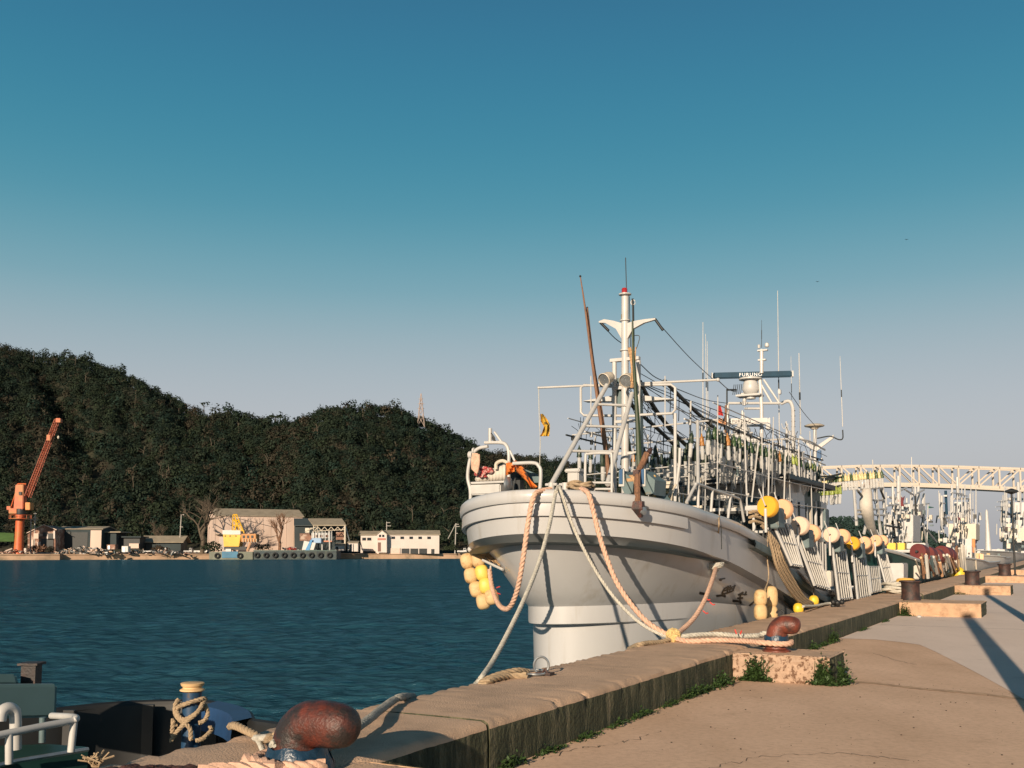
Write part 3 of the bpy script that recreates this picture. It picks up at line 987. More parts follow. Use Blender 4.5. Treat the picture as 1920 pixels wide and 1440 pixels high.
pipe('whip_antenna', [ms(1175, 552), ms(1173, 483)], .009, M_cable, sm=False, n=5)
pipe('antenna_stub', [ms(1188, 640), ms(1187, 575), ms(1186, 560)], .022, M_cable, sm=False, n=6)
pipe('antenna_ring', [ms(1187 + 4 * math.cos(a), 567 + 5 * math.sin(a)) for a in np.linspace(0, 6, 12)], .01, M_white, sm=False, n=5)
pipe('halyard', [ms(1180, 556), ms(1182, 640), ms(1186, 720)], .008, M_cable, n=5)
pipe('halyard', [ms(1189, 640), ms(1190, 660), ms(1199, 631), ms(1183, 630)], .008, M_cable, n=5)
# spreader frames either side, and the long yard
for pts in ([(1192, 727), (1095, 722), (1089, 727), (1089, 773), (1095, 779), (1192, 780)], [(1200, 722), (1258, 721), (1266, 727), (1266, 768), (1260, 775), (1200, 778)]):
    pipe('spreader_frame', [ms(*p) for p in pts], .026, sm=False, n=8)
m = MB()
m.prism([ms(1092, 752), ms(1150, 741), ms(1150, 752)], Qv * .25); m.prism([ms(1204, 741), ms(1262, 748), ms(1204, 752)], Qv * .25)
m.build('spreader_gusset', M_white, boat, smooth=0)
pipe('yard', [ms(1010, 727), ms(1172, 720), ms(1346, 712)], .022, sm=False)
m = MB(); m.ball(ms(1346, 712), .035); m.ball(ms(1010, 727), .028); m.build('yard_end', M_white, boat)
for x in (1108, 1247):
    pipe('frame_rod', [ms(x, 705), ms(x, 800)], .012, sm=False, n=6)
# strut ladder raking down to the foredeck
fl, tl = bs(1034, 908, .2), bs(1139, 720, 3.0)
fr, tr_ = bs(1139, 908, .9), bs(1185, 738, 3.1)
pipe('mast_strut', [fl, tl], .042, sm=False, n=10); pipe('mast_strut', [fr, tr_], .042, sm=False, n=10)
for y in (763, 806, 852):
    ta, tb = (908 - y) / (908 - 720), (908 - y) / (908 - 738)
    pipe('strut_rung', [fl.lerp(tl, ta), fr.lerp(tr_, tb)], .024, sm=False, n=8)
# searchlights
for (x, y), dx in (((1139, 709), -.25), ((1177, 711), .05)):
    p = bs(x, y, 3.0)
    d = (-Qv + Nv * dx - Zv * .45).normalized()
    m = MB(); m.lathe(p - d * .16, d, [(.05, 0), (.09, .05), (.115, .14), (.12, .26), (.13, .28), (.12, .29)], 16, cap=False); s_ = m.build('searchlight', M_cream, boat, fix=True)
    m = MB(); m.lathe(p - d * .16, d, [(.03, .12), (.112, .265)], 16); m.build('reflector', M_steel, s_)
    m = MB(); m.cyl(p + Zv * -.13, p + Zv * .02, .02); m.build('bracket', M_white, s_)
# uprights low on the mast, blue-teal shade put into their colour
m = MB()
m.box(ms(1160, 735) + Qv * .1, (.12, .1, .55), (Nv, Qv, Zv)); m.box(ms(1197, 800) + Qv * .05, (.10, .14, 1.4), (Nv, Qv, Zv))
m.build('shade_toned_upright', M_teal, boat)

# ---- lamp racks: rails, cables, hanging lamps
for w, zz in ((1.45, 3.95), (1.05, 3.98), (-1.35, 3.9), (-.95, 3.93)):
    m = MB(); m.tube([B(UM + .2, w, zz - .02), B(8, w, zz - .06), B(13.6, w, zz)], .018, 6)
    for u in np.arange(UM + .5, 13.5, .9):
        m.box(B(u, w, zz - .05), (.05, .05, .1), (Nv, Qv, Zv))
    m.build('lamp_rail', M_cable if abs(w) > 1.2 else M_white, boat)
m = MB()
for u in np.arange(4.2, 13.6, 2.35):
    m.tube([B(u, -1.5, 3.95), B(u, 1.5, 3.97)], .017, 6)
m.build('rack_crossbar', M_white, boat)
def lamp_meshes():
    sk, bl = [], None
    for i, mt in enumerate(M_soc):
        m = MB(); m.lathe((0, 0, 0), (0, 0, -1), [(.012, -.07), (.016, -.03), (.03, 0), (.046, .03), (.052, .10), (.055, .17), (.062, .185), (.062, .20), (.045, .21)], 10)
        o = m.build('fishing_lamp', mt); sk.append(o.data); bpy.data.objects.remove(o)
    m = MB(); m.lathe((0, 0, -.2), (0, 0, -1), [(.04, 0), (.044, .05), (.044, .28), (.034, .31), (.012, .325)], 10)
    m.lathe((0, 0, -.2), (0, 0, -1), [(.016, .02), (.016, .25)], 6)
    o = m.build('bulb', M_bulb); bl = o.data; bpy.data.objects.remove(o)
    return sk, bl
LSK, LBL = lamp_meshes()
NLAMP = 0
def lamp(p, kind, sc=1.0):
    global NLAMP
    NLAMP += 1
    o = bpy.data.objects.new('fishing_lamp', LSK[kind]); COL.objects.link(o)
    o.parent = boat; o.location = Vector(p) - LOC[boat]; o.scale = (sc,) * 3
    o.rotation_euler = (random.gauss(0, .05), random.gauss(0, .05), random.random() * 6)
    b = bpy.data.objects.new('bulb', LBL); COL.objects.link(b); b.parent = o
def kindpick(u):
    return random.choices([0, 1, 2, 3, 4], [7, 5, max(0, u - 6) * .5, 1.0, max(.1, u - 6) * .3])[0]
for u in np.arange(3.75, 12.9, .40):
    lamp(B(u + random.uniform(-.05, .05), 1.45, 3.78 - random.uniform(0, .05)), kindpick(u), .90)
for u in np.arange(4.0, 12.7, .58):
    lamp(B(u, 1.05, 3.78 - random.uniform(0, .06)), kindpick(u), .86)
for u in np.arange(4.2, 12.5, .56):
    lamp(B(u, -1.35, 3.70 - random.uniform(0, .05)), random.choice([0, 0, 0, 1]), .88)
for u in np.arange(5.0, 11.5, 1.1):
    lamp(B(u, -.95, 3.72), random.choice([0, 1, 3]), 1.0)
for i in range(15):                                       # the cluster on the aft rack
    lamp(bs(1521 + i * 3.9, 919 - i * .35, 17.0 + (i % 2) * .25), 2 if i > 5 else 1, .95)
for i in range(100 - NLAMP):
    lamp(bs(1523 + i * 5.2, 897 - i * .5, 17.5), random.choice([1, 4]), .9)
msk, mbl = MB(), MB()
for k in range(210):
    u = random.uniform(4.6, 14.2); w = random.choice([.75, .45, -.6, -1.15, 1.25]); p = B(u, w, random.choice([3.75, 3.5, 3.62]) + random.gauss(0, .05))
    msk.lathe(p, -Zv, [(.015, -.06), (.04, .02), (.048, .1), (.055, .18), (.04, .2)], 7); mbl.lathe(p - Zv * .2, -Zv, [(.036, 0), (.04, .05), (.04, .27), (.01, .31)], 7)
o = msk.build('lamp_row', M_soc[0], boat, smooth=40, fix=False); o['kind'] = 'stuff'
o = mbl.build('bulb_row', M_bulb, boat, smooth=40, fix=False); o['kind'] = 'stuff'
m = MB()
for k in range(90):
    u = random.uniform(3.8, 13.5); w = random.choice([1.45, 1.05, -1.35, -.95]); p = B(u, w, 3.84)
    m.tube(smooth_path([p, p + Zv * random.uniform(.1, .2) + Qv * .05, p + Zv * random.uniform(.25, .5) + Qv * random.uniform(-.2, .2) + Nv * random.gauss(0, .1)], 3), .006, 4)
for k in range(14):
    w = random.uniform(-1.5, 1.6); z0 = random.uniform(3.9, 4.6); m.tube([B(UM + .1, w * .08, z0 + .5), B(8, w, z0 - .1), B(13.8, w, z0 - .2)], .008, 4)
o = m.build('lamp_wiring', M_cable, boat, smooth=0, fix=False); o['kind'] = 'stuff'
m = MB()
for k in range(46):
    u = random.uniform(4.0, 13.6); w = random.choice([1.5, 1.25, .7, -.3, -1.0, -1.45]); z0 = random.uniform(1.6, 2.8)
    m.cyl(B(u, w, z0), B(u + random.gauss(0, .05), w + random.gauss(0, .05), random.uniform(3.4, 4.7)), random.choice([.010, .013, .018]), 5)
for w in (1.5, .7, -1.45):
    for z0 in (3.15, 2.65, 4.25): m.tube([B(3.9, w, z0), B(9, w, z0 - .03), B(13.6, w, z0)], .012, 5)
for u in np.arange(4.4, 13.6, 1.15): m.cyl(B(u, -1.45, 3.15), B(u, 1.5, 3.2), .011, 5)
m.build('lamp_frame', M_white, boat)
m = MB()
for y in (892, 914):
    m.tube(smooth_path([bs(1508, y - 2, 17.2), bs(1530, y + 1, 17.2), bs(1555, y + 1, 17.2), bs(1578, y - 4, 17.2)], 4), .03, 6)
m.build('aft_lamp_rack', M_cable, boat)
# heavy black power cables sweeping aft from the mast, with drop loops
def cable(name, pts, r, drops=0):
    P = smooth_path(pts, 8)
    m = MB(); m.tube(P, r, 8)
    for i in range(drops):
        p = P[int((i + .8) * len(P) / (drops + 1.2))]
        m.tube(smooth_path([p, p + Qv * .12 - Zv * .28 - Nv * .05, p - Qv * .05 - Zv * .5], 4), .008, 4)
    return m.build(name, M_cable, boat)
cable('power_cable', [bs(1246, 714, 3.5), bs(1290, 758, 5.0), bs(1340, 803, 6.6), bs(1392, 842, 8.4), bs(1432, 866, 10.0), bs(1452, 884, 10.6), bs(1458, 905, 10.7)], .038, 14)
cable('power_cable', [bs(1200, 716, 3.5), bs(1215, 745, 4.2), bs(1245, 790, 5.4), bs(1290, 838, 7.2), bs(1340, 875, 9.3), bs(1366, 900, 10.6)], .045, 8)
cable('power_cable', [bs(1165, 738, 3.5), bs(1195, 770, 4.5), bs(1235, 806, 6.0), bs(1268, 838, 7.3)], .04, 4)
cable('power_cable', [bs(1450, 850, 12), bs(1470, 861, 12.8), bs(1486, 872, 13.4), bs(1489, 890, 13.6), bs(1510, 896, 15), bs(1532, 900, 16.3), bs(1566, 896, 17.5)], .05, 6)
for a, b in (((1226, 596, 3.4), (1338, 712, 11.5)), ((1126, 605, 3.4), (1180, 652, 4.5)), ((1198, 680, 3.4), (1250, 717, 5)), ((1266, 728, 3.5), (1362, 756, 12)), ((1430, 800, 12), (1500, 838, 18)), ((1480, 735, 13), (1530, 800, 19)), ((1346, 713, 3.4), (1382, 735, 11.5))):
    p, q_ = bs(*a), bs(*b)
    pipe('stay_wire', [p, p.lerp(q_, .5) - Zv * .06, q_], .009, M_cable, n=5)
for a, b in (((1228, 598), (1243, 619)), ((1126, 605), (1141, 620))):
    pipe('insulator', [ms(*a), ms(*b)], .026, M_cable, sm=False, n=8)

# ---- wheelhouse
wh = MB()
wh.hexa([B(10, -1.3, .6), B(10, 1.3, .6), B(12.2, -1.3, .6), B(12.2, 1.3, .6), B(10.3, -1.25, 3.2), B(10.3, 1.25, 3.2), B(12.2, -1.25, 3.2), B(12.2, 1.25, 3.2)])
whouse = wh.build('wheelhouse', M_white, boat, smooth=0, bevel=.03)
m = MB(); m.hexa([B(9.5, -1.55, 3.2), B(9.5, 1.55, 3.2), B(14.9, -1.5, 3.2), B(14.9, 1.5, 3.2), B(9.55, -1.5, 3.33), B(9.55, 1.5, 3.33), B(14.9, -1.5, 3.33), B(14.9, 1.5, 3.33)])
m.build('roof', M_dark, whouse, smooth=0)
for i in range(5):
    w0 = -1.15 + i * .47
    m = MB(); m.hexa([B(10.09, w0, 2.1), B(10.09, w0 + .38, 2.1), B(10.3, w0, 2.1), B(10.3, w0 + .38, 2.1), B(10.19, w0, 2.85), B(10.19, w0 + .38, 2.85), B(10.35, w0, 2.85), B(10.35, w0 + .38, 2.85)])
    m.build('window', M_glass, whouse, smooth=0)
for i in range(2):
    m = MB(); m.box(B(10.9 + i * .8, 1.285, 2.45), (.05, .55, .6), (Nv, Qv, Zv)); m.build('window', M_glass, whouse, smooth=0)
# dark working space and fittings ahead of the wheelhouse
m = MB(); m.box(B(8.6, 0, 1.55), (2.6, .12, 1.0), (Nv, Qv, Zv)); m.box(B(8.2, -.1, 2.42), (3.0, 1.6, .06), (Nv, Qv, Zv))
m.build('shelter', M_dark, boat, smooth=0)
m = MB()
for w in (-1.3, -.5, .4, 1.2): m.box(B(7.6, w, 1.7), (.06, .06, 1.45), (Nv, Qv, Zv))
m.box(B(7.55, -.1, 2.48), (3.1, .08, .08), (Nv, Qv, Zv)); m.box(B(7.55, -.1, 2.0), (3.0, .05, .05), (Nv, Qv, Zv))
m.build('shelter_frame', M_white, boat, smooth=0)
m = MB(); m.tube([B(7.3, .62 + .27 * math.cos(a), 1.55 + .27 * math.sin(a)) for a in np.linspace(0, 2 * PI, 25)[:-1]], .018, 6, closed=True); m.build('hose_reel', M_steel, boat)
m = MB(); m.box(B(6.6, .9, 1.35), (1.3, .6, .3), (Nv, Qv, Zv)); m.build('fish_box', mat('pale_green_plastic', (.32, .50, .34), .5), boat, bevel=.02)
m = MB(); m.box(B(6.9, .75, 1.75), (.3, .25, .75), (Nv, Qv, Zv)); m.box(B(8, -.4, 2.55), (.9, .5, .12), (Nv, Qv, Zv)); m.box(B(8, .7, 2.52), (.5, .4, .08), (Nv, Qv, Zv)); m.build('deck_locker', M_cream, boat, bevel=.02)
m = MB(); m.hexa([B(12.2, -1.1, .6), B(12.2, 1.1, .6), B(14.8, -1.1, .6), B(14.8, 1.1, .6), B(12.2, -1.1, 3.15), B(12.2, 1.1, 3.15), B(14.8, -1.1, 3.15), B(14.8, 1.1, 3.15)]); m.build('engine_casing', M_hullgreen, boat, smooth=0)
for i in range(7):
    m = MB(); m.cyl(B(12.4 + i * .35, 1.25, .8), B(12.4 + i * .35, 1.25, 2.2 + random.random()), .04, 6); m.build('casing_pipe', random.choice([M_cream, M_white, M_steel]), boat)
for i in range(30):
    x, y, u = random.uniform(1285, 1445), random.uniform(852, 905), random.uniform(8, 11)
    if i % 2:
        m = MB(); m.cyl(bs(x, y, u), bs(x + random.uniform(-5, 5), y + random.uniform(14, 40), u), random.choice([.015, .022, .03]), 6); m.build('stanchion', random.choice([M_white, M_white, M_cream, M_steel, M_cable]), boat)
    else:
        m = MB(); m.box(bs(x, y + 10, u), (random.uniform(.08, .3), .15, random.uniform(.06, .3)), (Nv, Qv, Zv)); m.build('deck_fitting', random.choice([M_white, M_cream, M_white, M_teal, M_orange, M_dark]), boat, bevel=.01)
# flying bridge
fb = MB(); fb.box(B(11.9, .35, 3.62), (1.9, 1.4, .5), (Nv, Qv, Zv)); fbo = fb.build('flying_bridge', M_white, boat, bevel=.03)
m = MB(); m.box(B(11.0, .4, 3.9), (2.1, .08, .30), (Nv, Qv, Zv)); m.box(B(11.2, 1.33, 3.75), (.3, .25, .45), (Nv, Qv, Zv)); m.build('dodger', M_white, fbo, bevel=.02)
m = MB()
for w in (-.7, -.1, .5, 1.1, 1.5): m.cyl(B(10.6, w, 3.3), B(10.6, w, 4.25), .02, 6)
m.tube(smooth_path([B(13, -1.0, 4.25), B(10.8, -.9, 4.25), B(10.6, .4, 4.26), B(10.9, 1.5, 4.25), B(13.4, 1.55, 4.2)], 5), .022, 6)
m.tube(smooth_path([B(13, -1.0, 3.8), B(10.8, -.9, 3.8), B(10.6, .4, 3.8), B(10.9, 1.5, 3.8), B(13.4, 1.55, 3.8)], 5), .018, 6)
m.build('bridge_railing', M_white, boat)
m = MB(); m.cyl(bs(1421, 905, 10.5), bs(1462, 907, 10.5), .12, 14); m.build('liferaft_canister', M_white, boat, smooth=50)
m = MB(); m.tube([bs(1469 + 7 * math.cos(a), 908 + 8 * math.sin(a), 10.4) for a in np.linspace(0, 2 * PI, 18)[:-1]], .035, 8, closed=True); m.build('lifebuoy', M_cream, boat)
m = MB(); m.box(bs(1487, 913, 11.2), (.35, .2, .28), (Nv, Qv, Zv)); m.build('signal_box', M_white, boat, bevel=.02)
m = MB(); m.box(bs(1502, 917, 13.5), (.55, .3, .42), (Nv, Qv, Zv)); m.build('funnel', M_hullgreen, boat, bevel=.02)
m = MB(); m.cyl(bs(1491, 940, 12.3), bs(1491, 975, 12.3), .06, 10); m.cyl(bs(1499, 945, 12.6), bs(1499, 975, 12.6), .06, 10); m.build('exhaust_pipe', M_cream, boat)
m = MB(); m.box(bs(1515, 985, 15), (.9, .8, 1.3), (Nv, Qv, Zv)); m.build('aft_cabin', M_white, boat, bevel=.02)
m = MB(); m.box(bs(1536, 985, 14.5), (.45, .5, .9), (Nv, Qv, Zv)); m.build('winch_housing', M_teal, boat, bevel=.02)
# canopy crinkled covers hung under the bridge
m = MB()
for i in range(7):
    c = bs(1383 + i * 4, 850 + i * 1.5, 9.6)
    m.ball(c, (.06, .1, .3), nu=8, nv=6)
m.build('canvas_bundle', mat('khaki_canvas', (.34, .29, .17), .9, .3, 12), boat)

# ---- radar tower
UR = 12.0
def rs(x, y, u=UR): return bs(x, y, u)
m = MB()
for a, b, r in (((1364, 895), (1364, 757), .05), ((1428, 895), (1428, 765), .05), ((1392, 770), (1392, 830), .03), ((1395, 760), (1397, 735), .05), ((1428, 765), (1425, 712), .05), ((1432, 712), (1462, 757), .028), ((1422, 712), (1448, 757), .028)):
    m.cyl(rs(*a), rs(*b), r, 10)
for y, x0, x1, r in ((756, 1366, 1462, .035), (766, 1396, 1428, .03), (798, 1392, 1428, .03), (740, 1390, 1426, .05), (872, 1360, 1460, .03)):
    m.cyl(rs(x0, y), rs(x1, y), r, 8)
m.build('radar_tower', M_white, boat)
m = MB(); m.box(rs(1406, 742), (.65, .4, .05), (Nv, Qv, Zv)); m.box(rs(1396, 826, 11.4), (.95, .55, .09), (Nv, Qv, Zv)); m.build('radar_platform', M_white, boat, bevel=.01)
def radar(x, y, u, L, h, barm, txtm, ped, xt, size):
    r = sub_empty('radar', boat)
    c = bs(x, y, u)
    tilt = (Xv * .985 - Yv * .17 - Zv * .004).normalized(); up = (Zv - tilt * tilt.dot(Zv)).normalized(); Bk = -(tilt.cross(up))
    m = MB(); m.box(c, (L, .13, h), (tilt, Bk, up)); m.build('scanner', barm, r, bevel=.025)
    for sg_ in (-1, 1):
        m = MB(); m.box(c + tilt * sg_ * (L / 2 + .02), (.04, .14, h * 1.02), (tilt, Bk, up)); m.build('end_cap', M_white, r, bevel=.01)
    m = MB(); p = bs(xt, y, u) - Zv * h * .55
    m.lathe(p, -Zv, ped, 18); m.build('pedestal', M_white, r, smooth=40)
    text('lettering', 'FURUNO', size, c + tilt * ((xt - x) * .0132) - Bk * .072 - up * .005, tilt, up, txtm, r)
    return r
radar(1410, 703, 12.0, 2.02, .16, M_navy, M_letterw, [(.30, 0), (.30, .04), (.16, .05), (.20, .18), (.22, .30), (.16, .42), (.12, .44), (.12, .55)], 1407, .125)
radar(1392, 790, 11.5, 1.30, .15, M_white, M_lettering, [(.10, 0), (.14, .05), (.22, .10), (.23, .20), (.15, .25), (.2, .27), (.2, .33), (.28, .40)], 1390, .10)
# mast top lights
m = MB(); m.cyl(rs(1428, 700), rs(1428, 655), .05, 10); m.box(rs(1430, 657), (.26, .1, .04), (Nv, Qv, Zv)); m.box(rs(1429, 675), (.2, .1, .04), (Nv, Qv, Zv)); m.lathe(rs(1438, 651), Zv, [(.04, 0), (.06, .03), (.05, .1), (.02, .12)], 10); m.lathe(rs(1423, 653), Zv, [(.03, 0), (.04, .08), (.02, .1)], 10)
m.build('mast_head', M_white, boat)
WH = [((1318, 800), (1318, 604), 10.5, .014, M_steelw), ((1325, 800), (1323, 626), 10.6, .012, M_steelw), ((1328, 800), (1326, 640), 10.7, .011, M_steelw), ((1428, 652), (1428, 600), 12, .008, M_cable), ((1462, 878), (1458, 545), 12.5, .014, M_steelw),
      ((1501, 815), (1498, 662), 17.5, .022, M_steelw), ((1580, 800), (1575, 668), 19.5, .014, M_steelw), ((1485, 780), (1483, 668), 13.5, .008, M_steelw), ((1476, 850), (1474, 790), 13, .03, M_steelw)]
for a, b, u, r, mt in WH:
    p, q_ = bs(*a, u), bs(*b, u)
    m = MB(); m.tube([p, p.lerp(q_, .45), q_], [r, r * .9, r * .5], 6); o = m.build('whip_antenna', mt, boat)
    m = MB(); c = p.lerp(q_, .47); d = (q_ - p).normalized(); m.cyl(c - d * .12, c + d * .12, r * 1.25, 6); m.build('ferrule', M_cable, o)
m = MB(); m.tube(smooth_path([rs(1464, 757), rs(1478, 752), rs(1485, 760), rs(1487, 780), rs(1487, 850)], 4), .045, 8); m.build('vent_pipe', M_white, boat)
for y in (770, 780, 790, 800, 812, 825):
    m = MB(); m.cyl(rs(1483.5, y), rs(1491, y), .014, 6); m.build('pipe_clamp', M_cable, boat)
for i in range(9):                                      # slack cable loops round the tower
    x, y = random.uniform(1440, 1490), random.uniform(800, 858); s_ = random.uniform(4, 11)
    pipe('slack_cable', [rs(x - s_, y - s_ * 1.2, 12 + i * .2), rs(x - s_ * .5, y + s_ * .3, 12 + i * .2), rs(x + s_ * .2, y + s_ * .5, 12 + i * .2), rs(x + s_, y - s_ * .9, 12 + i * .2)], .010, random.choice([M_cable, M_white]), n=5)
for x, y, w_, h_ in ((1462, 735, 5, 9), (1441, 800, 8, 10), (1460, 868, 10, 14), (1448, 880, 12, 9), (1476, 878, 9, 16), (1420, 862, 9, 14), (1405, 870, 12, 10), (1370, 868, 8, 18), (1352, 862, 10, 14), (1340, 850, 7, 10), (1494, 868, 6, 10)):
    m = MB(); m.box(rs(x, y, 11.5), (w_ * .0135, .12, h_ * .0135), (Nv, Qv, Zv)); m.build('deck_fitting', random.choice([M_white, M_cream, M_white, M_teal]), boat, bevel=.012)
m = MB(); c = rs(1381, 731, 11)
m.tube([c, rs(1362, 731, 11)], .025, 6); m.tube([rs(1363, 730, 11), rs(1363, 760, 11)], .02, 6)
for i in range(5): m.tube([c + Nv * (.05 * i - .1) - Zv * .12, c + Nv * (.05 * i - .06) + Zv * .14], .008, 4)
m.build('television_aerial', M_cable, boat)
pipe('flag_pole', [rs(1361, 760, 10.8), rs(1359, 900, 10.8)], .03, M_wood, sm=False)
# aft mast
UA = 19.0
def as_(x, y): return bs(x, y, UA)
m = MB()
for a, b, r in (((1528, 930), (1528, 800), .055), ((1518, 930), (1518, 862), .03), ((1540, 930), (1537, 862), .05)): m.cyl(as_(*a), as_(*b), r, 10)
m.cyl(as_(1514, 861), as_(1542, 861), .05, 8)
m.build('aft_mast', M_white, boat)
for tip in ((1499, 819), (1563, 818)):
    m = MB(); m.prism([as_(1528, 848), as_(1528, 838), as_(tip[0], tip[1] - 3), as_(tip[0], tip[1] + 3)], Qv * .07); m.build('mast_horn', M_white, boat, smooth=0)
m = MB(); m.lathe(as_(1527, 802), Zv, [(.10, -.05), (.14, 0), (.30, .04), (.32, .07), (.20, .12), (.02, .14)], 20); m.build('satellite_dome', M_cream, boat)
pipe('slack_cable', [as_(1532, 822), as_(1556, 818), as_(1572, 824), as_(1580, 822), as_(1580, 806)], .02, M_cable)
m = MB(); m.box(as_(1536, 855), (.12, .12, .35), (Nv, Qv, Zv)); m.build('junction_box', M_blue, boat)

# ---- foredeck fittings, port bow pipes
def fp(x, y, u=-.2): return bs(x, y, u)
RP = .030
pipe('bow_railing', [bs(882, 948, .4), bs(882, 920, .4), bs(877, 895, .4), bs(880, 868, .4), bs(885, 853, .4), bs(897, 841, .4), bs(915, 837, .4)], RP)
pipe('bow_railing', [bs(909, 830, .5), bs(940, 830, .5), bs(950, 836, .5), bs(954, 850, .5), bs(954, 875, .5), bs(954, 925, .5)], RP)
pipe('bow_railing', [bs(919, 831, .5), bs(919, 803, .5)], .032, sm=False)
pipe('bow_railing', [bs(942, 831, .5), bs(927, 810, .5)], .02, sm=False)
pipe('bow_railing', [bs(882, 906, .45), bs(953, 903, .45)], .022, sm=False)
pipe('bow_railing', [bs(962, 869, .1), bs(1000, 868, .1), bs(1010, 874, .1), bs(1014, 886, .1), bs(1012, 925, .1)], RP)
pipe('bow_railing', [bs(966, 866, .2), bs(956, 845, .2)], .02, sm=False)
pipe('bow_railing', [bs(1097, 925, .2), bs(1098, 858, .2), bs(1103, 851, .2), bs(1140, 850, .2), bs(1147, 858, .2), bs(1147, 925, .2)], .022)
pipe('bow_railing', [bs(1100, 905, .2), bs(1147, 905, .2)], .02, sm=False)
pipe('bow_railing', [bs(1100, 917, .2), bs(1147, 917, .2)], .02, sm=False)
m = MB(); m.cyl(bs(885, 853, .4) - Nv * .05, bs(885, 853, .4) + Nv * .02, .065, 12); m.cyl(bs(887, 845, .4) , bs(890, 845, .4), .05, 10); m.build('railing_fitting', M_white, boat)
m = MB(); m.box(bs(918, 919, .55), (.60, .35, .17), (Nv, Qv, Zv)); m.build('bow_locker', M_white, boat, bevel=.02)
m = MB(); m.lathe(bs(957, 909, .1), -Nv, [(.02, -.02), (.10, 0), (.13, .02), (.13, .05), (.02, .06)], 18); m.build('line_hauler', M_steel, boat)
m = MB(); m.box(bs(968, 905, .5), (.08, .2, .33), (Nv, Qv, Zv)); m.box(bs(975, 912, .5), (.08, .15, .2), (Nv, Qv, Zv)); m.build('hauler_frame', M_dark, boat)
m = MB(); m.hexa([bs(996, 905, .6), bs(1013, 905, .6), bs(998, 905, 1), bs(1013, 905, 1), bs(984, 880, .6), bs(1010, 890, .6), bs(986, 880, 1), bs(1010, 890, 1)]); m.build('winch_cover', M_teal, boat, smooth=0)
for x, u in ((1034, .15), (1060, .0)):
    m = MB(); c = bs(x, 911, u); m.cyl(c - Zv * .12, c + Zv * .05, .05, 12); m.cyl(c - Nv * .1 + Zv * .02, c + Nv * .1 + Zv * .02, .025, 8); m.build('fairlead', M_white, boat)
# white ventilator box
m = MB(); m.box(bs(1079, 897, .8), (.20, .2, .26), (Nv, Qv, Zv)); m.box(bs(1079, 883, .8), (.27, .27, .06), (Nv, Qv, Zv)); m.build('ventilator', M_white, boat, bevel=.015)
# anchor roller between two cheek plates
UR_ = 1.0
def an(x, y, u=.6): return bs(x, y, u)
for x0 in (1160, 1200):
    loop = [(x0, 882), (x0 + 8, 878), (x0 + 12, 900), (x0 + 24, 925), (x0 + 12, 928), (x0 + 6, 915), (x0, 908)]
    m = MB(); m.prism([an(*p, .35) for p in loop], Qv * .06 ); m.prism([an(x0 + 6, 882, .42), an(x0 + 6, 912, .42), an(x0 + 26, 928, .42), an(x0 + 28, 900, .42)], Qv * .5)
    o = m.build('roller_cheek', M_teal, boat, smooth=0)
    m = MB(); m.prism([an(x0 + 1, 881, .34), an(x0 + 7, 879, .34), an(x0 + 7, 907, .34), an(x0 + 1, 907, .34)], Qv * .005); m.build('cheek_panel', M_blue, o, smooth=0)
    m = MB(); m.prism([an(x0 + 8, 879, .335), an(x0 + 10, 880, .335), an(x0 + 10, 912, .335), an(x0, 912, .335), an(x0, 908, .335), an(x0 + 8, 908, .335)], Qv * .02); m.build('cheek_edge', M_white, o, smooth=0)
m = MB(); m.hexa([an(1212, 925, .7), an(1262, 943, 1.0), an(1212, 925, 1.6), an(1262, 943, 1.9), an(1212, 885, .7), an(1228, 900, 1.0), an(1212, 885, 1.6), an(1228, 900, 1.9)]); m.build('roller_housing', M_teal, boat, smooth=0)
m = MB()
for x in (1211, 1226): m.prism([an(x, 890, .64), an(x + 3, 892, .64), an(x + 2, 931, .64), an(x - 2, 928, .64)], Qv * .04)
m.build('housing_edge', mat('ochre_trim', (.42, .28, .10), .6), boat, smooth=0)
m = MB(); m.cyl(an(1170, 901, .5), an(1201, 900, .5), .085, 16); m.build('anchor_roller', M_straw, boat)
m = MB(); m.box(bs(1243, 906, 2.2), (.33, .1, .05), (Nv, Qv, Zv)); m.box(bs(1245, 913, 2.2), (.33, .1, .05), (Nv, Qv, Zv)); m.tube([bs(1252, 930, 2.2), bs(1268, 908, 2.2)], .02, 6); m.tube([bs(1258, 940, 2.2), bs(1260, 915, 2.2)], .02, 6); m.build('hatch_frame', M_cream, boat)
# port side pipe rail, on the bulwark
WP = 1.78
pipe('side_railing', [bw(1287, 942, WP), bw(1303, 912, WP), bw(1309, 908, WP), bw(1345, 921, WP), bw(1380, 933, WP), bw(1388, 941, WP), bw(1395, 978, WP)], .026, n=8)
for a, b in (((1309, 909), (1309, 952)), ((1336, 917), (1333, 960)), ((1370, 929), (1365, 972))):
    pipe('railing_post', [bw(*a, WP), bw(*b, WP)], .024, sm=False)
pipe('side_railing', [bs(1265, 930, 2.6), bs(1268, 915, 2.6), bs(1274, 870, 2.6), bs(1275, 840, 2.6)], .028, sm=False)
pipe('stanchion', [bw(1309, 912, WP), bw(1308, 790, 1.3)], .03, sm=False)
pipe('stanchion', [bs(1266, 940, 3.4), bs(1266, 775, 3.4)], .03, sm=False)

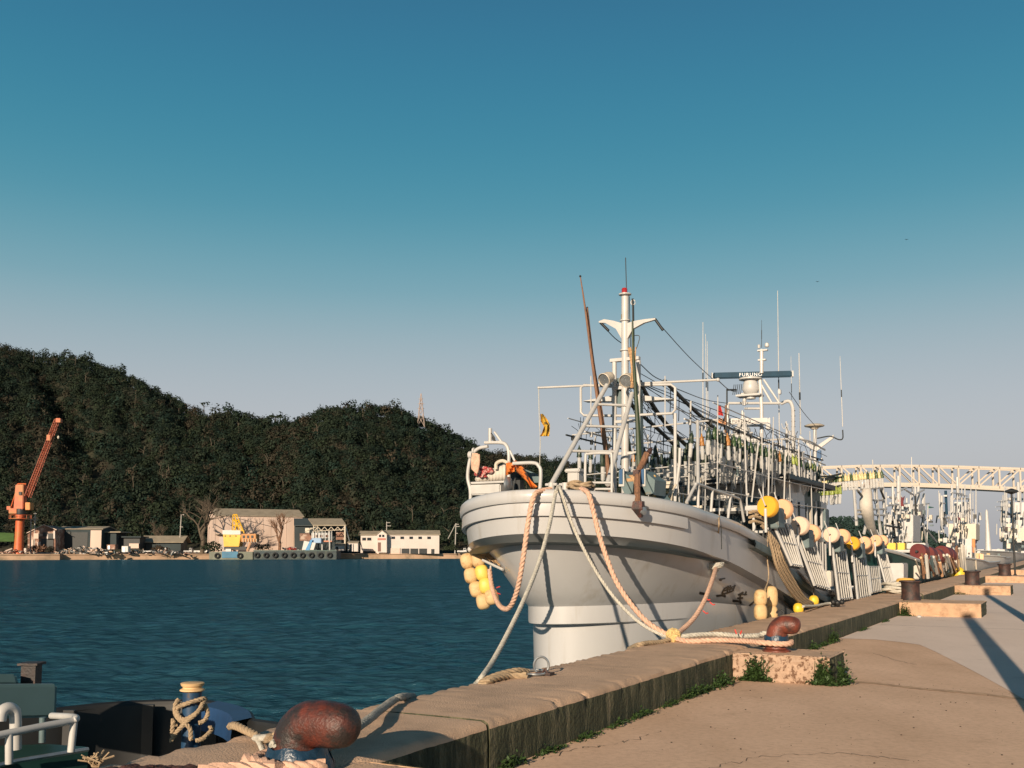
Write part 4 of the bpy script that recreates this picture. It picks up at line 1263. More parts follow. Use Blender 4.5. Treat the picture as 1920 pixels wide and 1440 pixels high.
# ---- squid jigging reels along the port rail: two oval drums, a chute of white rollers below
def reel(px, py, r, w, mt, ax):
    p = bw(px, py, w)
    e = sub_empty('jigging_reel', boat)
    m = MB(); m.lathe(p - ax * .07, ax, [(r * .3, -.004), (r * .93, 0), (r, .015), (r, .12), (r * .93, .14), (r * .3, .144)], 28); m.build('drum', mt, e, smooth=40)
    m = MB(); m.cyl(p - ax * .10, p + ax * .1, .022, 8); m.build('hub', M_dark, e)
    return p
AX = (-Qv - Nv * .25 + Zv * .1).normalized()
REELS = [((1440, 950), (1468, 955), .205, M_amber, M_peach), ((1500, 986), (1522, 1000), .20, M_pale, M_peach), ((1559, 1003), (1580, 1006), .19, M_pale, M_peach), ((1600, 1019), (1622, 1018), .18, M_amber, M_peach), ((1643, 1014), (1655, 1014), .175, M_peach, M_peach)]
for (a, b, r, m1, m2) in REELS:
    pb = reel(*b, r, 2.1, m2, AX)
    pa = reel(*a, r, 2.12, m1, AX)
    m = MB(); m.tube([pa - Zv * .05 + AX * .1, pa - Zv * .5 + AX * .1], .028, 8); m.build('reel_support', M_white, boat)
    for pp_ in (pa, pb):
        m = MB(); m.tube([pp_ + AX * .1, pp_ + AX * .1 - Nv * .12 + Zv * .33], .012, 6); m.build('reel_rod', M_white, boat)
    m = MB()
    m.box((pa + pb) / 2 - Zv * .2, (.22, .5, .4), (Nv, Qv, Zv)); m.build('reel_motor', M_teal, boat, bevel=.02)
reel(1628, 1028, .17, 2.1, M_peach, AX)
def chute(tl, tr, br, bl, wt, wb, nb):
    """rack of parallel white rollers from the reel down over the quay side"""
    a, b = bw(*tl, wt), bw(*tr, wt); c, d = bw(*br, wb), bw(*bl, wb)
    e = sub_empty('roller_chute', boat)
    m = MB()
    for i in range(nb):
        t = (i + .5) / nb
        m.cyl(a.lerp(b, t), d.lerp(c, t), .017, 6)
    m.build('rollers', M_steelw, e)
    m = MB()
    m.cyl(a, d, .03, 6); m.cyl(b, c, .024, 6)
    for t in (0.02, .5, .98): m.cyl(a.lerp(d, t) + Zv * .01, b.lerp(c, t) + Zv * .01, .014, 6)
    m.build('chute_frame', M_white, e)
    m = MB(); off = -Nv * .05 - Zv * .03
    m.hexa([a + off, b + off, d + off, c + off, a + off * 1.3, b + off * 1.3, d + off * 1.3, c + off * 1.3]); m.build('backing_net', M_black, e, smooth=0)
chute((1446, 974), (1482, 983), (1505, 1064), (1484, 1060), 2.05, 2.35, 6)
chute((1493, 1006), (1526, 1014), (1556, 1106), (1527, 1098), 2.05, 2.35, 7)
chute((1560, 1023), (1585, 1030), (1598, 1123), (1573, 1126), 2.05, 2.3, 6)
chute((1599, 1037), (1622, 1042), (1632, 1118), (1608, 1124), 2.05, 2.3, 6)
chute((1644, 1032), (1662, 1036), (1676, 1092), (1662, 1100), 2.05, 2.3, 6)
chute((1628, 1062), (1648, 1062), (1652, 1108), (1634, 1112), 2.1, 2.3, 6)
m = MB()
for (x, y, w_, h_) in ((1556, 1085, 14, 34), (1538, 1012, 8, 12), (1645, 1090, 12, 26)):
    c = bw(x, y, 2.15); m.box(c, (w_ * .008, .3, h_ * .011), (Nv, Qv, Zv))
m.build('rail_panel', M_canvas, boat, bevel=.02)
m = MB(); m.box(bw(1414, 953, 1.75), (.3, .25, .10), (Nv, Qv, Zv)); m.build('rope_tray', M_white, boat, bevel=.015)
# dark outboard rubbing band and inboard bulwark amidships
m = MB(); m.grid(sweep(railpath[mid + 38:], [(-.03, -.18), (.10, -.19), (.12, -.26), (.10, -.33), (-.03, -.34)])); m.build('rubbing_band', M_teal, boat, smooth=40)
# signal flags flown from the yard
def flag(name, pts, mt, parent=boat):
    m = MB()
    rows = []
    for (x0, y0, x1, y1), u in pts:
        rows.append([bs(x0 + (x1 - x0) * t, y0 + (y1 - y0) * t, u + .06 * math.sin(9 * t)) for t in np.linspace(0, 1, 6)])
    m.grid(rows); return m.build(name, mt, parent, smooth=60, fix=False)
flag('signal_flag', [((1013, 776, 1018, 776), 3.3), ((1014, 790, 1026, 786), 3.35), ((1020, 800, 1031, 796), 3.25), ((1016, 812, 1031, 806), 3.3), ((1012, 818, 1030, 818), 3.3)], M_flagy)
pipe('flag_line', [ms(1010, 728), ms(1011, 776), ms(1013, 825), ms(1012, 870), ms(1013, 905)], .008, M_ropew, n=5)
flag('pennant', [((1346, 760, 1351, 760), 10.7), ((1344, 770, 1354, 772), 10.7), ((1345, 778, 1357, 780), 10.7)], M_red)
flag('pennant', [((1345, 785, 1352, 784), 10.6), ((1347, 795, 1360, 790), 10.6), ((1352, 798, 1362, 796), 10.6)], M_peach)

# ================================================================== LOOSE THINGS ON THE BOAT
def solo(mb_, name, m, label, cat, group=None, **kw):
    return tag(mb_.build(name, m, **kw), label, cat, group)

# anchor on the roller
t = thing('anchor', 'rusty stockless anchor hanging over the bow roller, its tip against the white hull', 'anchor', an(1197, 930, .2))
m = MB(); m.tube(smooth_path([an(1213, 850, .6), an(1204, 870, .5), an(1196, 888, .3), an(1195, 920, .1), an(1196, 952, -.1)], 4), .048, 8); m.build('shank', M_wood, t)
m = MB(); p = an(1197, 950, -.12); m.hexa([p + Nv * -.09 - Qv * .05 - Zv * .04, p + Nv * .07 - Qv * .05 - Zv * .04, p + Nv * -.09 + Qv * .08 - Zv * .04, p + Nv * .07 + Qv * .08 - Zv * .04, p + Nv * -.07 - Qv * .04 + Zv * .08, p + Nv * .07 - Qv * .04 + Zv * .08, p + Nv * -.07 + Qv * .07 + Zv * .08, p + Nv * .07 + Qv * .07 + Zv * .08])
m.hexa([p + Nv * .0 - Zv * .16, p + Nv * .04 - Zv * .16, p + Nv * .0 + Qv * .06 - Zv * .16, p + Nv * .04 + Qv * .06 - Zv * .16, p - Nv * .09 - Qv * .05 - Zv * .03, p + Nv * .08 - Qv * .05 - Zv * .03, p - Nv * .09 + Qv * .08 - Zv * .03, p + Nv * .08 + Qv * .08 - Zv * .03])
m.build('crown', M_rust, t)
m = MB(); m.lathe(an(1206, 958, -.1), Nv + Qv * -.3, [(.01, -.03), (.06, -.03), (.06, .02), (.01, .03)], 14); m.build('fluke_disc', M_steel, t)
m = MB(); m.tube([an(1213, 850, .6), an(1220, 842, .7), an(1218, 852, .7)], .03, 8); m.box(an(1194, 887, .28), (.09, .09, .09), (Nv, Qv, Zv)); m.build('shackle', M_rustdk, t)

# long poles leaning against the mast
def pole(name, pts, r, mt, label, tip=None):
    t = thing(name, label, 'pole', pts[0])
    m = MB(); P = smooth_path(pts, 5); m.tube(P, list(np.linspace(r[0], r[1], len(P))), 8); m.build('shaft', mt, t)
    if tip:
        m = MB(); m.ball(pts[-1], tip, nu=8, nv=6); m.build('tip', M_black, t)
    return t
UPB = 2.9
pole('wooden_pole', [bs(1145, 925, UPB), bs(1136, 850, UPB), bs(1122, 760, UPB), bs(1108, 660, UPB), bs(1096, 570, UPB), bs(1088, 518, UPB)], (.045, .010), M_wood, 'long tapering brown wooden pole leaning left of the mast, black knob on its tip', .022)
pole('wooden_pole', [bs(1148, 925, UPB + .1), bs(1128, 780, UPB + .1), bs(1112, 680, UPB + .1), bs(1103, 600, UPB + .1), bs(1101, 577, UPB + .1)], (.04, .018), M_wood, 'shorter brown wooden pole leaning beside the longer one, left of the mast', .02)
pole('wrapped_pole', [bs(1199, 880, 1.8), bs(1196, 800, 1.9), bs(1191, 720, 2.0), bs(1187, 655, 2.1), bs(1186, 600, 2.1)], (.05, .015), M_green, 'dark green wrapped pole standing upright against the mast ladder')
m = MB()
for i in range(8):
    m.tube(smooth_path([bs(1178 + i * 2, 655 + random.uniform(-6, 6), 2.8), bs(1184 + i * .8, 690, 2.7), bs(1185 + random.uniform(-3, 6), 720 + random.uniform(-6, 8), 2.6)], 4), .012, 5)
solo(m, 'rope_tail', M_straw, 'frayed straw coloured rope tails tied round the middle of the mast', 'rope')

# heap of rope in the bow, net bundle, sack, orange buoy sheet
def coil_heap(name, c, r, h, mt, label, n=5, rr=.02, cat='rope', ax=(Nv, Qv)):
    m = MB()
    for i in range(n):
        k = random.uniform(.55, 1)
        o = ax[0] * random.gauss(0, r * .2) + ax[1] * random.gauss(0, r * .2)
        m.tube([c + o + (ax[0] * math.cos(a) + ax[1] * math.sin(a)) * r * k * (1 + .12 * math.sin(3 * a + i)) + Zv * (h * i / n + .02 * math.sin(2 * a + i * 2)) for a in np.linspace(0, 2 * PI, 22)[:-1]], rr, 7, closed=True)
    return solo(m, name, mt, label, cat)
coil_heap('rope_coil', bs(1088, 916, .1), .17, .10, M_ropet, 'loose coil of beige rope heaped on the bow beside the white ventilator', 6, .022)
m = MB()
for i in range(26):
    c = bs(906 + random.gauss(0, 7), 885 + random.gauss(0, 4), .5)
    m.ball(c, (random.uniform(.03, .06), .05, random.uniform(.02, .045)), nu=7, nv=5)
solo(m, 'net_bundle', M_rednet, 'bundle of red and white netting stuffed behind the left bow railing', 'net')
m = MB()
for i in range(9):
    m.ball(bs(898 + i * 6, 899 - i * 1.8, .65), (.07, .12, .06 + .012 * i), nu=9, nv=6)
solo(m, 'canvas_sheet', M_canvas, 'white canvas sheet bundled under the left bow railing', 'canvas')
m = MB()
m.tube(smooth_path([bs(930, 880, .5), bs(931, 869, .5), bs(942, 864, .5), bs(952, 868, .5)], 4), .03, 8)
solo(m, 'hose', M_cream, 'thick pale hose arched over the canvas in the bow', 'hose')
m = MB()
rws = []
for i in range(7):
    x0, y0 = 958 + i * 6.0, 866 + i * 8.0
    rws.append([bs(x0 + 14 * t - 6 * (i == 0), y0 + 3 * math.sin(4 * t + i), .25 + .1 * math.sin(5 * t + i)) for t in np.linspace(0, 1, 6)])
m.grid(rws)
m.grid([[bs(949 + 16 * t, 868 + 24 * k - 8 * t * k, .2 + .06 * math.sin(6 * t + 4 * k)) for t in np.linspace(0, 1, 6)] for k in np.linspace(0, 1, 5)])
o = solo(m, 'tarpaulin', M_orange, 'bright orange tarpaulin hung over the bow railing next to the line hauler', 'tarpaulin', fix=False)
md = o.modifiers.new('thickness', 'SOLIDIFY'); md.thickness = .012
# ropes hung on the left railing post
m = MB()
for i in range(5):
    x = 887 + i * 2
    m.tube(smooth_path([bs(x, 850, .35), bs(x - 2, 866, .33), bs(x - 1, 880 + i * 2, .33), bs(x + 3, 868, .33), bs(x + 3, 852, .35)], 4), .016, 6)
solo(m, 'rope_hank', M_ropep, 'pinkish rope hank hung from the left bow railing', 'rope')
m = MB()
for i in range(4):
    m.tube(smooth_path([bs(921, 812, .48), bs(924 + i, 817 + i, .47), bs(922 + i * 2, 822 + i, .47), bs(926 + i, 826, .48)], 3), .009, 5)
solo(m, 'lashing', M_dark, 'dark lashing on the short upright post above the bow railing', 'rope')

# floats strung into fenders
def fender(name, pts, r, h, label, plane, mats, rope_top=None, tilt=0):
    c0 = plane(*pts[0])
    t = thing(name, label, 'fender', c0)
    for i, (x, y) in enumerate(pts):
        p = plane(x, y)
        e = MB(); a = (Zv + Nv * random.gauss(tilt, .06) + Qv * random.gauss(0, .05)).normalized(); u_, v_ = frame_of(a)
        e.ball(p, (r, r, h), (u_, v_, a), 18, 12, .72)
        e.build('float', mats[i % len(mats)], t, smooth=80)
    m = MB()
    for (a, b) in zip(pts[:-2], pts[2:]):
        m.cyl(plane(*a), plane(*b), .016, 6)
    if rope_top:
        m.tube(smooth_path([plane(*pts[0])] + [Vector(q_) for q_ in rope_top], 4), .013, 6)
    m.build('lanyard', M_ropet, t)
    return t
UFL = .45
plF = lambda x, y: bs(x, y, UFL)
M_ylo2 = mat('lemon_float_plastic', (.70, .50, .10), .5, .1, 9)
fender('float_fender', [(876, 1052), (897, 1049), (883, 1079), (904, 1074), (893, 1105), (911, 1098), (906, 1128), (922, 1119)], .114, .132, 'long fender of eight yellow floats strung in pairs off the far side of the bow', plF, [M_yellow, M_yellow, M_yellow, M_ylo2, M_yellow, M_ylo2, M_yellow, M_yellow], [bs(885, 1030, UFL)], -.25)
plP = lambda x, y: bw(x, y, 2.12)
fender('float_fender', [(1426, 1121), (1446, 1114), (1446, 1124), (1426, 1148), (1446, 1150)], .118, .155, 'fender of five cream floats hanging against the port bow above the quay edge', plP, [M_yellow], [bw(1441, 1085, 2.05), bw(1438, 1040, 2.0), bw(1440, 1003, 2.02)])
for (x, y), mt, lb in (((1526, 1126), M_yellowb, 'round bright yellow float hanging at the quay edge beside the rope tails'), ((1497, 1141), M_yellowb, 'yellow float half hidden at the quay edge left of the other yellow float')):
    t = thing('yellow_float', lb, 'float', bw(x, y, 2.2)); m = MB(); m.ball(bw(x, y, 2.2), (.105, .105, .115), nu=16, nv=10, e=.85); m.build('body', mt, t); m = MB(); m.cyl(bw(x, y, 2.2) + Zv * .1, bw(x, y - 22, 2.15), .012, 6); m.build('lanyard', M_ropet, t)

# frayed straw rope bundle slung under the flare
m = MB()
a_, b_ = bs(884, 1028, .5), bs(962, 1066, .1)
for i in range(150):
    t0, t1 = sorted((random.random() ** 1.2, random.random()))
    p, q_ = a_.lerp(b_, t0), a_.lerp(b_, min(1.05, t1 + .15))
    j = lambda k: Vector((random.gauss(0, .045), random.gauss(0, .05), random.gauss(.015, .04))) * k
    m.tube([p + j(.8), (p + q_) / 2 + j(1) + Zv * .03, q_ + j(1.1)], .006, 4)
for i in range(3):
    m.tube(smooth_path([a_ - Nv * .05, a_.lerp(b_, .4) + Zv * .03 * i, b_], 4), .022, 6)
solo(m, 'straw_rope', M_straw, 'frayed straw coloured rope bundle slung along the dark underside of the bow', 'rope')
m = MB(); m.ball(bs(882, 1030, .45), (.05, .05, .05)); m.tube([bs(905, 1050, .3), bs(943, 1068, .1)], .022, 6); m.tube([bs(921, 1055, .3), bs(918, 1075, .3)], .015, 6)
solo(m, 'mooring_hook', M_white, 'white hook and shackle at the head of the long yellow fender', 'hook')

# bundle of ropes down the port side to the quay edge
t = thing('rope_bundle', 'thick bundle of tan ropes hanging from the port rail down to the quay', 'rope', bw(1430, 985, 1.9))
for i in range(9):
    m = MB(); x = 1404 + (i % 3) * 12; y = 962 + i * 3
    m.strands(smooth_path([bw(x, y, 1.75), bw(x + 10, y - 3, 1.85), bw(x + 26, y + 2, 1.95), bw(x + 34, y + 8, 2.0)], 5), .03, sides=5)
    m.build('rope_turn', M_ropet, t)
for i in range(4):
    d = i * 4
    m = MB(); m.strands(smooth_path([bw(1428 + d, 985 + d, 2.02), bw(1440 + d, 1000 + d, 2.1), bw(1447 + d * 1.1, 1026, 2.14), bw(1456 + d, 1062 - d, 2.18), bw(1473 + d, 1095 - d, 2.2), bw(1494 + d, 1124 - d * .5, 2.2), bw(1512 + d, 1136 - d * .4, 2.2)], 6), .032, sides=5)
    m.build('rope_tail', M_ropet, t)
m = MB(); m.strands(smooth_path([atz(1506, 1137, .5), atz(1530, 1136, .42), atz(1550, 1132, .40), atz(1566, 1131, .4)], 6), .03); m.build('rope_tail', M_ropew, t)
m = MB(); c = atz(1569, 1131, .44); [m.ball(c + Vector((random.gauss(0, .07), random.gauss(0, .07), random.gauss(0, .03))), .06, nu=8, nv=6) for _ in range(7)]
solo(m, 'black_shackle', M_black, 'black shackle at the end of the rope tails on the quay edge', 'shackle')

# ================================================================== MOORING ROPES
def ropething(name, pts, r, mt, label, k=8, strand=True):
    m = MB(); P = smooth_path(pts, k)
    if strand: m.strands(P, r, n=3, pitch=r * 5.5, sides=6)
    else: m.tube(P, r, 10)
    return solo(m, name, mt, label, 'rope', 'mooring ropes', smooth=60)
def U(x, y, u): return bs(x, y, u)
ropething('mooring_rope', [U(1034, 917, -.75), U(1010, 922, -1.0), U(1000, 934, -1.13), U(991, 975, -1.17), U(981, 1045, -1.2), U(970, 1105, -1.1), U(957, 1137, -.95), U(944, 1141, -.7), U(932, 1128, -.3), U(922, 1098, .1), U(918, 1068, .3)], .039, M_ropep, 'thick pink rope looping from the bow down beside the long yellow fender')
e3 = atz(897, 1278, .37)
bnd = [U(1047, 912, -.7), U(1043, 921, -1.12)]
p0 = U(1041, 928, -1.16)
pts = [(1030, 985), (1012, 1050), (988, 1112), (957, 1178), (925, 1238), (899, 1276)]
s_a, s_b = S0 - 1.16, e3.x * QX + e3.y * QY
bnd.append(p0)
for i, (x, y) in enumerate(pts):
    bnd.append(ats(x, y, s_a + (s_b - s_a) * ((i + 1) / len(pts))))
bnd.append(atz(890, 1285, .1))
ropething('mooring_rope', bnd, .028, M_ropew, 'pale grey rope running from the bow fairlead down left to the quay edge')
kn = atz(1262, 1196, .42)
sk = kn.x * QX + kn.y * QY
def toknot(pts, s0):
    o = []
    for i, (x, y) in enumerate(pts):
        t = i / (len(pts) - 1)
        o.append(ats(x, y, s0 + (sk - s0) * t ** .85))
    return o
ropething('mooring_rope', [U(1049, 912, -.7)] + toknot([(1052, 921), (1066, 965), (1083, 1006), (1103, 1046), (1128, 1088), (1160, 1130), (1200, 1168), (1240, 1190), (1260, 1195)], S0 - 1.12), .025, M_ropew, 'thinner pale rope from the bow fairlead down right to the yellow knot')
ropething('mooring_rope', [U(1090, 916, -.5)] + toknot([(1103, 925), (1113, 960), (1124, 1005), (1139, 1050), (1156, 1091), (1181, 1130), (1211, 1164), (1240, 1184), (1261, 1193)], S0 - .82), .038, M_ropep, 'thick pink rope from the bow down right across the hull to the yellow knot')
hz = on_hull(1338, 1075)[0]
s_h = hz.x * QX + hz.y * QY - .3
ropething('mooring_rope', toknot([(1342, 1066), (1338, 1080), (1331, 1100), (1320, 1128), (1302, 1158), (1280, 1180), (1264, 1192)], s_h), .035, M_ropep, 'pinkish rope from the hawse ring on the port bow down to the yellow knot')
def knotblob(c, r, mt, label, n=16):
    m = MB()
    for i in range(n):
        d = Vector((random.gauss(0, 1), random.gauss(0, 1), random.gauss(0, .6))).normalized()
        a, b = frame_of(d)
        m.tube([c + (a * math.cos(t) + b * math.sin(t)) * r * random.uniform(.7, .9) + d * r * .2 * math.sin(2 * t) for t in np.linspace(0, 2 * PI, 12)[:-1]], r * .22, 6, closed=True)
    return solo(m, 'rope_knot', mt, label, 'knot')
knotblob(kn + Zv * .03, .10, mat('yellow_rope', (.55, .40, .17), .9, .3, 30), 'yellow knot joining the mooring ropes on the kerb top')
bc = a2
def A(x, y, z): return atz(x, y, z)
ropething('mooring_rope', [kn, A(1300, 1191, .45), A(1350, 1189, .45), A(1390, 1192, .46), A(1425, 1191, .50), bc + Zv * .215 - Qv * .02 + Nv * -.16, bc + Zv * .22 + Qv * .17], .034, M_ropew, 'upper pale rope from the yellow knot to the back of the horn bollard')
ropething('mooring_rope', [kn, A(1295, 1202, .40), A(1350, 1200, .42), A(1400, 1202, .44), bc + Zv * .12 - Qv * .17 - Nv * .16, bc + Zv * .11 - Qv * .185 + Nv * .06, bc + Zv * .11 - Qv * .10 + Nv * .18, bc + Zv * .12 + Qv * .05 + Nv * .18], .036, M_ropep, 'lower pinkish rope from the yellow knot round the front of the horn bollard')
ropething('mooring_rope', [kn, A(1240, 1204, .38), A(1215, 1206, .39), A(1195, 1210, .37), A(1180, 1217, .2)], .035, M_ropet, 'short tan rope end lying from the yellow knot over the quay edge')
# red rag tags tied in the ropes
m = MB()
for (x, y, p) in ((1322, 1120, s_h * .5 + sk * .5), (1331, 1129, s_h * .5 + sk * .5), (1318, 1145, s_h * .4 + sk * .6)):
    c = ats(x, y, p - .1)
    m.tube([c, c + Nv * .05 - Zv * .04, c + Nv * .08 - Zv * .03], .009, 5)
c = A(1381, 1189, .5)
m.tube([c, c + Zv * .06 - Nv * .02], .010, 5); m.tube([c + Nv * .05, c + Zv * .05 + Nv * .07], .010, 5)
m.tube([U(931, 1102, .0), U(937, 1100, -.05)], .009, 5); m.tube([U(932, 1112, .0), U(938, 1114, -.05)], .009, 5)
solo(m, 'rag', M_red, 'small red rags tied into the mooring ropes', 'rag')
# hawse ring of rope on the port bow and the line that carries it
m = MB()
h_ = on_hull(1338, 1092)[0]
hz2 = CAM + ray(1338, 1061) * ((h_ - CAM).dot(Yv) / ray(1338, 1061).dot(Yv) - .22)
for i in range(5):
    m.tube([hz2 + Nv * (.15 * math.cos(a)) + Qv * .16 * math.sin(a) + Zv * (.015 * i - .04 + .03 * math.cos(a)) + Vector((random.gauss(0, .008), random.gauss(0, .008), 0)) for a in np.linspace(0, 2 * PI, 20)[:-1]], .02, 6, closed=True)
for i in range(6):
    m.tube([hz2 + Nv * random.gauss(0, .08), hz2 - Zv * .08 + Nv * random.gauss(0, .05), hz2 - Zv * .18 + Nv * random.gauss(0, .02)], .016, 6)
solo(m, 'rope_ring', M_ropew, 'ring of knotted pale rope hanging in front of the painted characters', 'rope')
ropething('hanging_line', [bw(1348, 966, 1.98), bw(1348, 985, 2.05), U(1346, 1010, hz2.x * QX + hz2.y * QY - S0), hz2 + Zv * .03], .013, M_ropet, 'thin line from the port rail carrying the rope ring', strand=False)
ropething('hanging_line', [bw(1349, 966, 1.98), bw(1352, 990, 2.0), bw(1353, 1030, 2.0)], .008, M_cable, 'thin dark line hanging from the port rail beside the rope ring', strand=False)

# iron rings and short rope on the kerb
t = thing('mooring_ring', 'pair of linked iron mooring rings on the kerb top in front of the bow', 'ring', A(1012, 1262, KT))
c = A(1015, 1264, KT) + Zv * .085
m = MB(); m.tube([c + Nv * .075 * math.cos(a) * .9 + Qv * .03 * math.cos(a) + Zv * .085 * math.sin(a) for a in np.linspace(0, 2 * PI, 24)[:-1]], .012, 8, closed=True); m.build('upright_ring', M_steel, t)
c = A(1003, 1264, KT) + Zv * .02
m = MB(); m.tube([c + Xv * .13 * math.cos(a) + Yv * .2 * math.sin(a) for a in np.linspace(0, 2 * PI, 26)[:-1]], .012, 8, closed=True); m.build('flat_ring', M_steel, t)
m = MB(); c = A(1022, 1266, KT); m.box(c + Zv * .015, (.16, .1, .03), (Nv, Qv, Zv)); m.tube([c + Nv * -.05, c + Zv * .06, c + Nv * .05], .012, 6); m.build('anchor_plate', M_rustdk, t)
t = thing('short_rope', 'doubled tan rope tied to the iron rings and dropping over the quay edge', 'rope', A(950, 1268, KT))
for pts in ([(990, 1260, .40), (970, 1258, .43), (945, 1263, .42), (920, 1271, .40), (903, 1280, .37)], [(988, 1266, .40), (960, 1268, .39), (938, 1270, .40), (915, 1277, .39), (899, 1283, .36)]):
    m = MB(); m.strands(smooth_path([A(*p) for p in pts], 6), .032); m.build('strand', M_ropet, t)

# ropes round the foreground bollard
k0 = KT
ropething('braided_rope', [a1 + Zv * .08 + Nv * .05 + Qv * .2, A(690, 1350, .45), A(712, 1332, .43), A(738, 1313, .42), A(752, 1307, .42), A(775, 1306, .30)], .031, mat('dirty_white_rope', (.30, .30, .27), .9, .3, 40, bump=.4, bscale=90), 'thick white braided rope running from the large horn bollard over the quay edge')
ropething('old_rope', [A(432, 1362, .36), A(442, 1361, .42), A(458, 1368, .42), A(478, 1378, .41), A(492, 1386, .41), a1 - Nv * .19 + Zv * .15], .028, M_ropet, 'worn grey rope from the quay edge to the left side of the large horn bollard')
ropething('old_rope', [A(482, 1384, .42), A(490, 1400, .41), A(496, 1418, .39), A(494, 1436, .38)], .018, M_ropew, 'thin grey cord hanging down the left side of the blue taped bollard')
ropething('old_rope', [A(478, 1384, .42), a1 - Nv * .16 + Zv * .15, a1 - Qv * .16 + Zv * .145 - Nv * .05], .022, M_ropew, 'ribbed white cord tucked under the head of the large horn bollard')
fr = [a1 + (Nv * math.cos(a) - Qv * math.sin(a)) * .235 + Zv * (.045) for a in np.linspace(.2, PI * 1.02, 14)]
ropething('twisted_rope', fr, .036, M_ropep, 'pink beige laid rope round the front of the large horn bollard')
m = MB(); m.strands(smooth_path([a1 - Nv * .24 - Qv * .16 + Zv * .03, A(520, 1446, .40), A(470, 1446, .40), A(420, 1447, .40), A(372, 1452, .40)], 6), .052, n=4, pitch=.38)
solo(m, 'braided_hawser', M_ropep, 'very thick pink beige braided hawser lying along the bottom edge', 'rope', 'mooring ropes')
m = MB()
for i in range(26):
    c = A(178 + random.gauss(0, 3), 1438, .38)
    m.tube([c, c + Vector((random.gauss(0, .02), random.gauss(0, .02), .03)), c + Vector((random.gauss(0, .035), random.gauss(0, .035), random.uniform(.04, .085)))], .005, 4)
solo(m, 'frayed_rope_end', M_ropet, 'frayed pale rope end sticking up from the kerb at the bottom left', 'rope')
m = MB()
for i in range(220):
    x = random.uniform(195, 372); c = A(x, 1441 + random.uniform(-4, 16) + 5 * abs(x - 300) / 100, KT + random.uniform(.0, .03))
    m.ball(c, (random.uniform(.02, .05), random.uniform(.02, .04), random.uniform(.01, .03)), nu=6, nv=4)
solo(m, 'net_heap', M_mossnet, 'low heap of dark reddish net on the kerb at the bottom left', 'net')

# ================================================================== WORKBOAT AT THE BOTTOM LEFT
wb = thing('workboat', 'dark workboat below the quay at lower left, with white pipe railing', 'boat', SN(4.0, -7.2, SEA))
zt = -.1
tops = [atz(x, y, zt) for x, y in [(-260, 1372), (-60, 1352), (60, 1340), (110, 1335), (180, 1327), (250, 1322), (340, 1320), (395, 1322), (440, 1331), (465, 1342), (472, 1356)]]
tops = smooth_path(tops, 4)
near_ = [SN(p.x * QX + p.y * QY - .12 * i / len(tops), -5.35, zt) for i, p in enumerate(tops)]
bowp = tops[-1]
loop = tops + smooth_path([bowp, SN(bowp.x * QX + bowp.y * QY - .15, -6.5, zt), SN(bowp.x * QX + bowp.y * QY - .8, -5.75, zt), SN(5.6, -5.45, zt), SN(2, -5.3, zt), SN(-6, -5.3, zt)], 5)[1:]
cen = SN(4, -7.2, 0)
def shrink(p, f, z):
    return Vector((cen.x + (p.x - cen.x) * f, cen.y + (p.y - cen.y) * f, z))
m = MB(); m.grid([[Vector((p.x, p.y, zt)) for p in loop], [shrink(p, .99, -.5) for p in loop], [shrink(p, .95, SEA - .5) for p in loop]])
m.build('hull', M_navy, wb, smooth=50)
m = MB(); m.grid([[shrink(p, .985, zt + .005) for p in loop], [shrink(p, .975, -.4) for p in loop], [shrink(p, .97, -.78) for p in loop]]); m.build('bulwark', M_black, wb, smooth=50)
m = MB(); m.tube([Vector((p.x, p.y, zt)) for p in loop], .05, 8); m.build('gunwale', M_black, wb)
bl = [p for p in tops if p.x > atz(398, 1322, zt).x]
m = MB(); m.grid([[Vector((p.x, p.y, zt + .055)) for p in bl], [shrink(p, .93, zt + .05) for p in bl], [shrink(p, .92, -.3) for p in bl]]); m.build('bow_plate', mat('workboat_blue', (.012, .045, .12), .5, .15, 4), wb, smooth=0)
m = MB(); m.grid([[shrink(p, .985, -.75) for p in loop], [shrink(p, .3, -.72) for p in loop]]); m.build('deck', M_hullgreen, wb, smooth=0)
for i in (14, 22, 30):
    p = tops[i]; q_ = shrink(p, .95, -.4); m = MB(); m.box(q_, (.12, .05, .66)); m.build('bulwark_stay', M_black, wb)
def at_wb(x, y, c): return atn(x, y, c)
CW = -6.1
WRP = .052
tip_ = at_wb(140, 1347, CW)
for nm, pts in (('pipe_railing', [(-30, 1385), (20, 1374), (90, 1360), (134, 1352), (143, 1348), (136, 1344), (97, 1343)]), ):
    pipe(nm, [at_wb(*p, CW) for p in pts[:4]] + [at_wb(143, 1347, CW - .02), at_wb(134, 1344, CW - .4), at_wb(97, 1342, CW - .8)], .025, M_white, wb, 10, k=4)
for (x0, y0, x1, y1, c) in ((139, 1352, 133, 1410, CW), (17, 1374, 17, 1432, CW), (80, 1345, 79, 1392, CW - .9)):
    pipe('railing_post', [at_wb(x0, y0, c), at_wb(x1, y1, c)], .025, M_white if c == CW else M_teal, wb, 10, sm=False)
pipe('gooseneck_vent', [at_wb(0, 1352, CW - .1), at_wb(3, 1336, CW - .1), at_wb(12, 1328, CW - .1), at_wb(24, 1330, CW - .1), at_wb(29, 1345, CW - .1), at_wb(29, 1405, CW - .1)], .038, M_white, wb, 12)
pl = [at_wb(x, y, CW - .05) for x, y in ((-40, 1450), (150, 1408), (166, 1408), (158, 1412), (60, 1428), (-40, 1455))]
m = MB(); m.prism([atz(-60, 1452, -.06), atz(30, 1428, -.06), atz(165, 1404, -.06), atz(160, 1400, -.06), atz(90, 1395, -.06), atz(-60, 1400, -.06)], -Zv * .2); m.build('side_deck', M_hullgreen, wb, smooth=0)
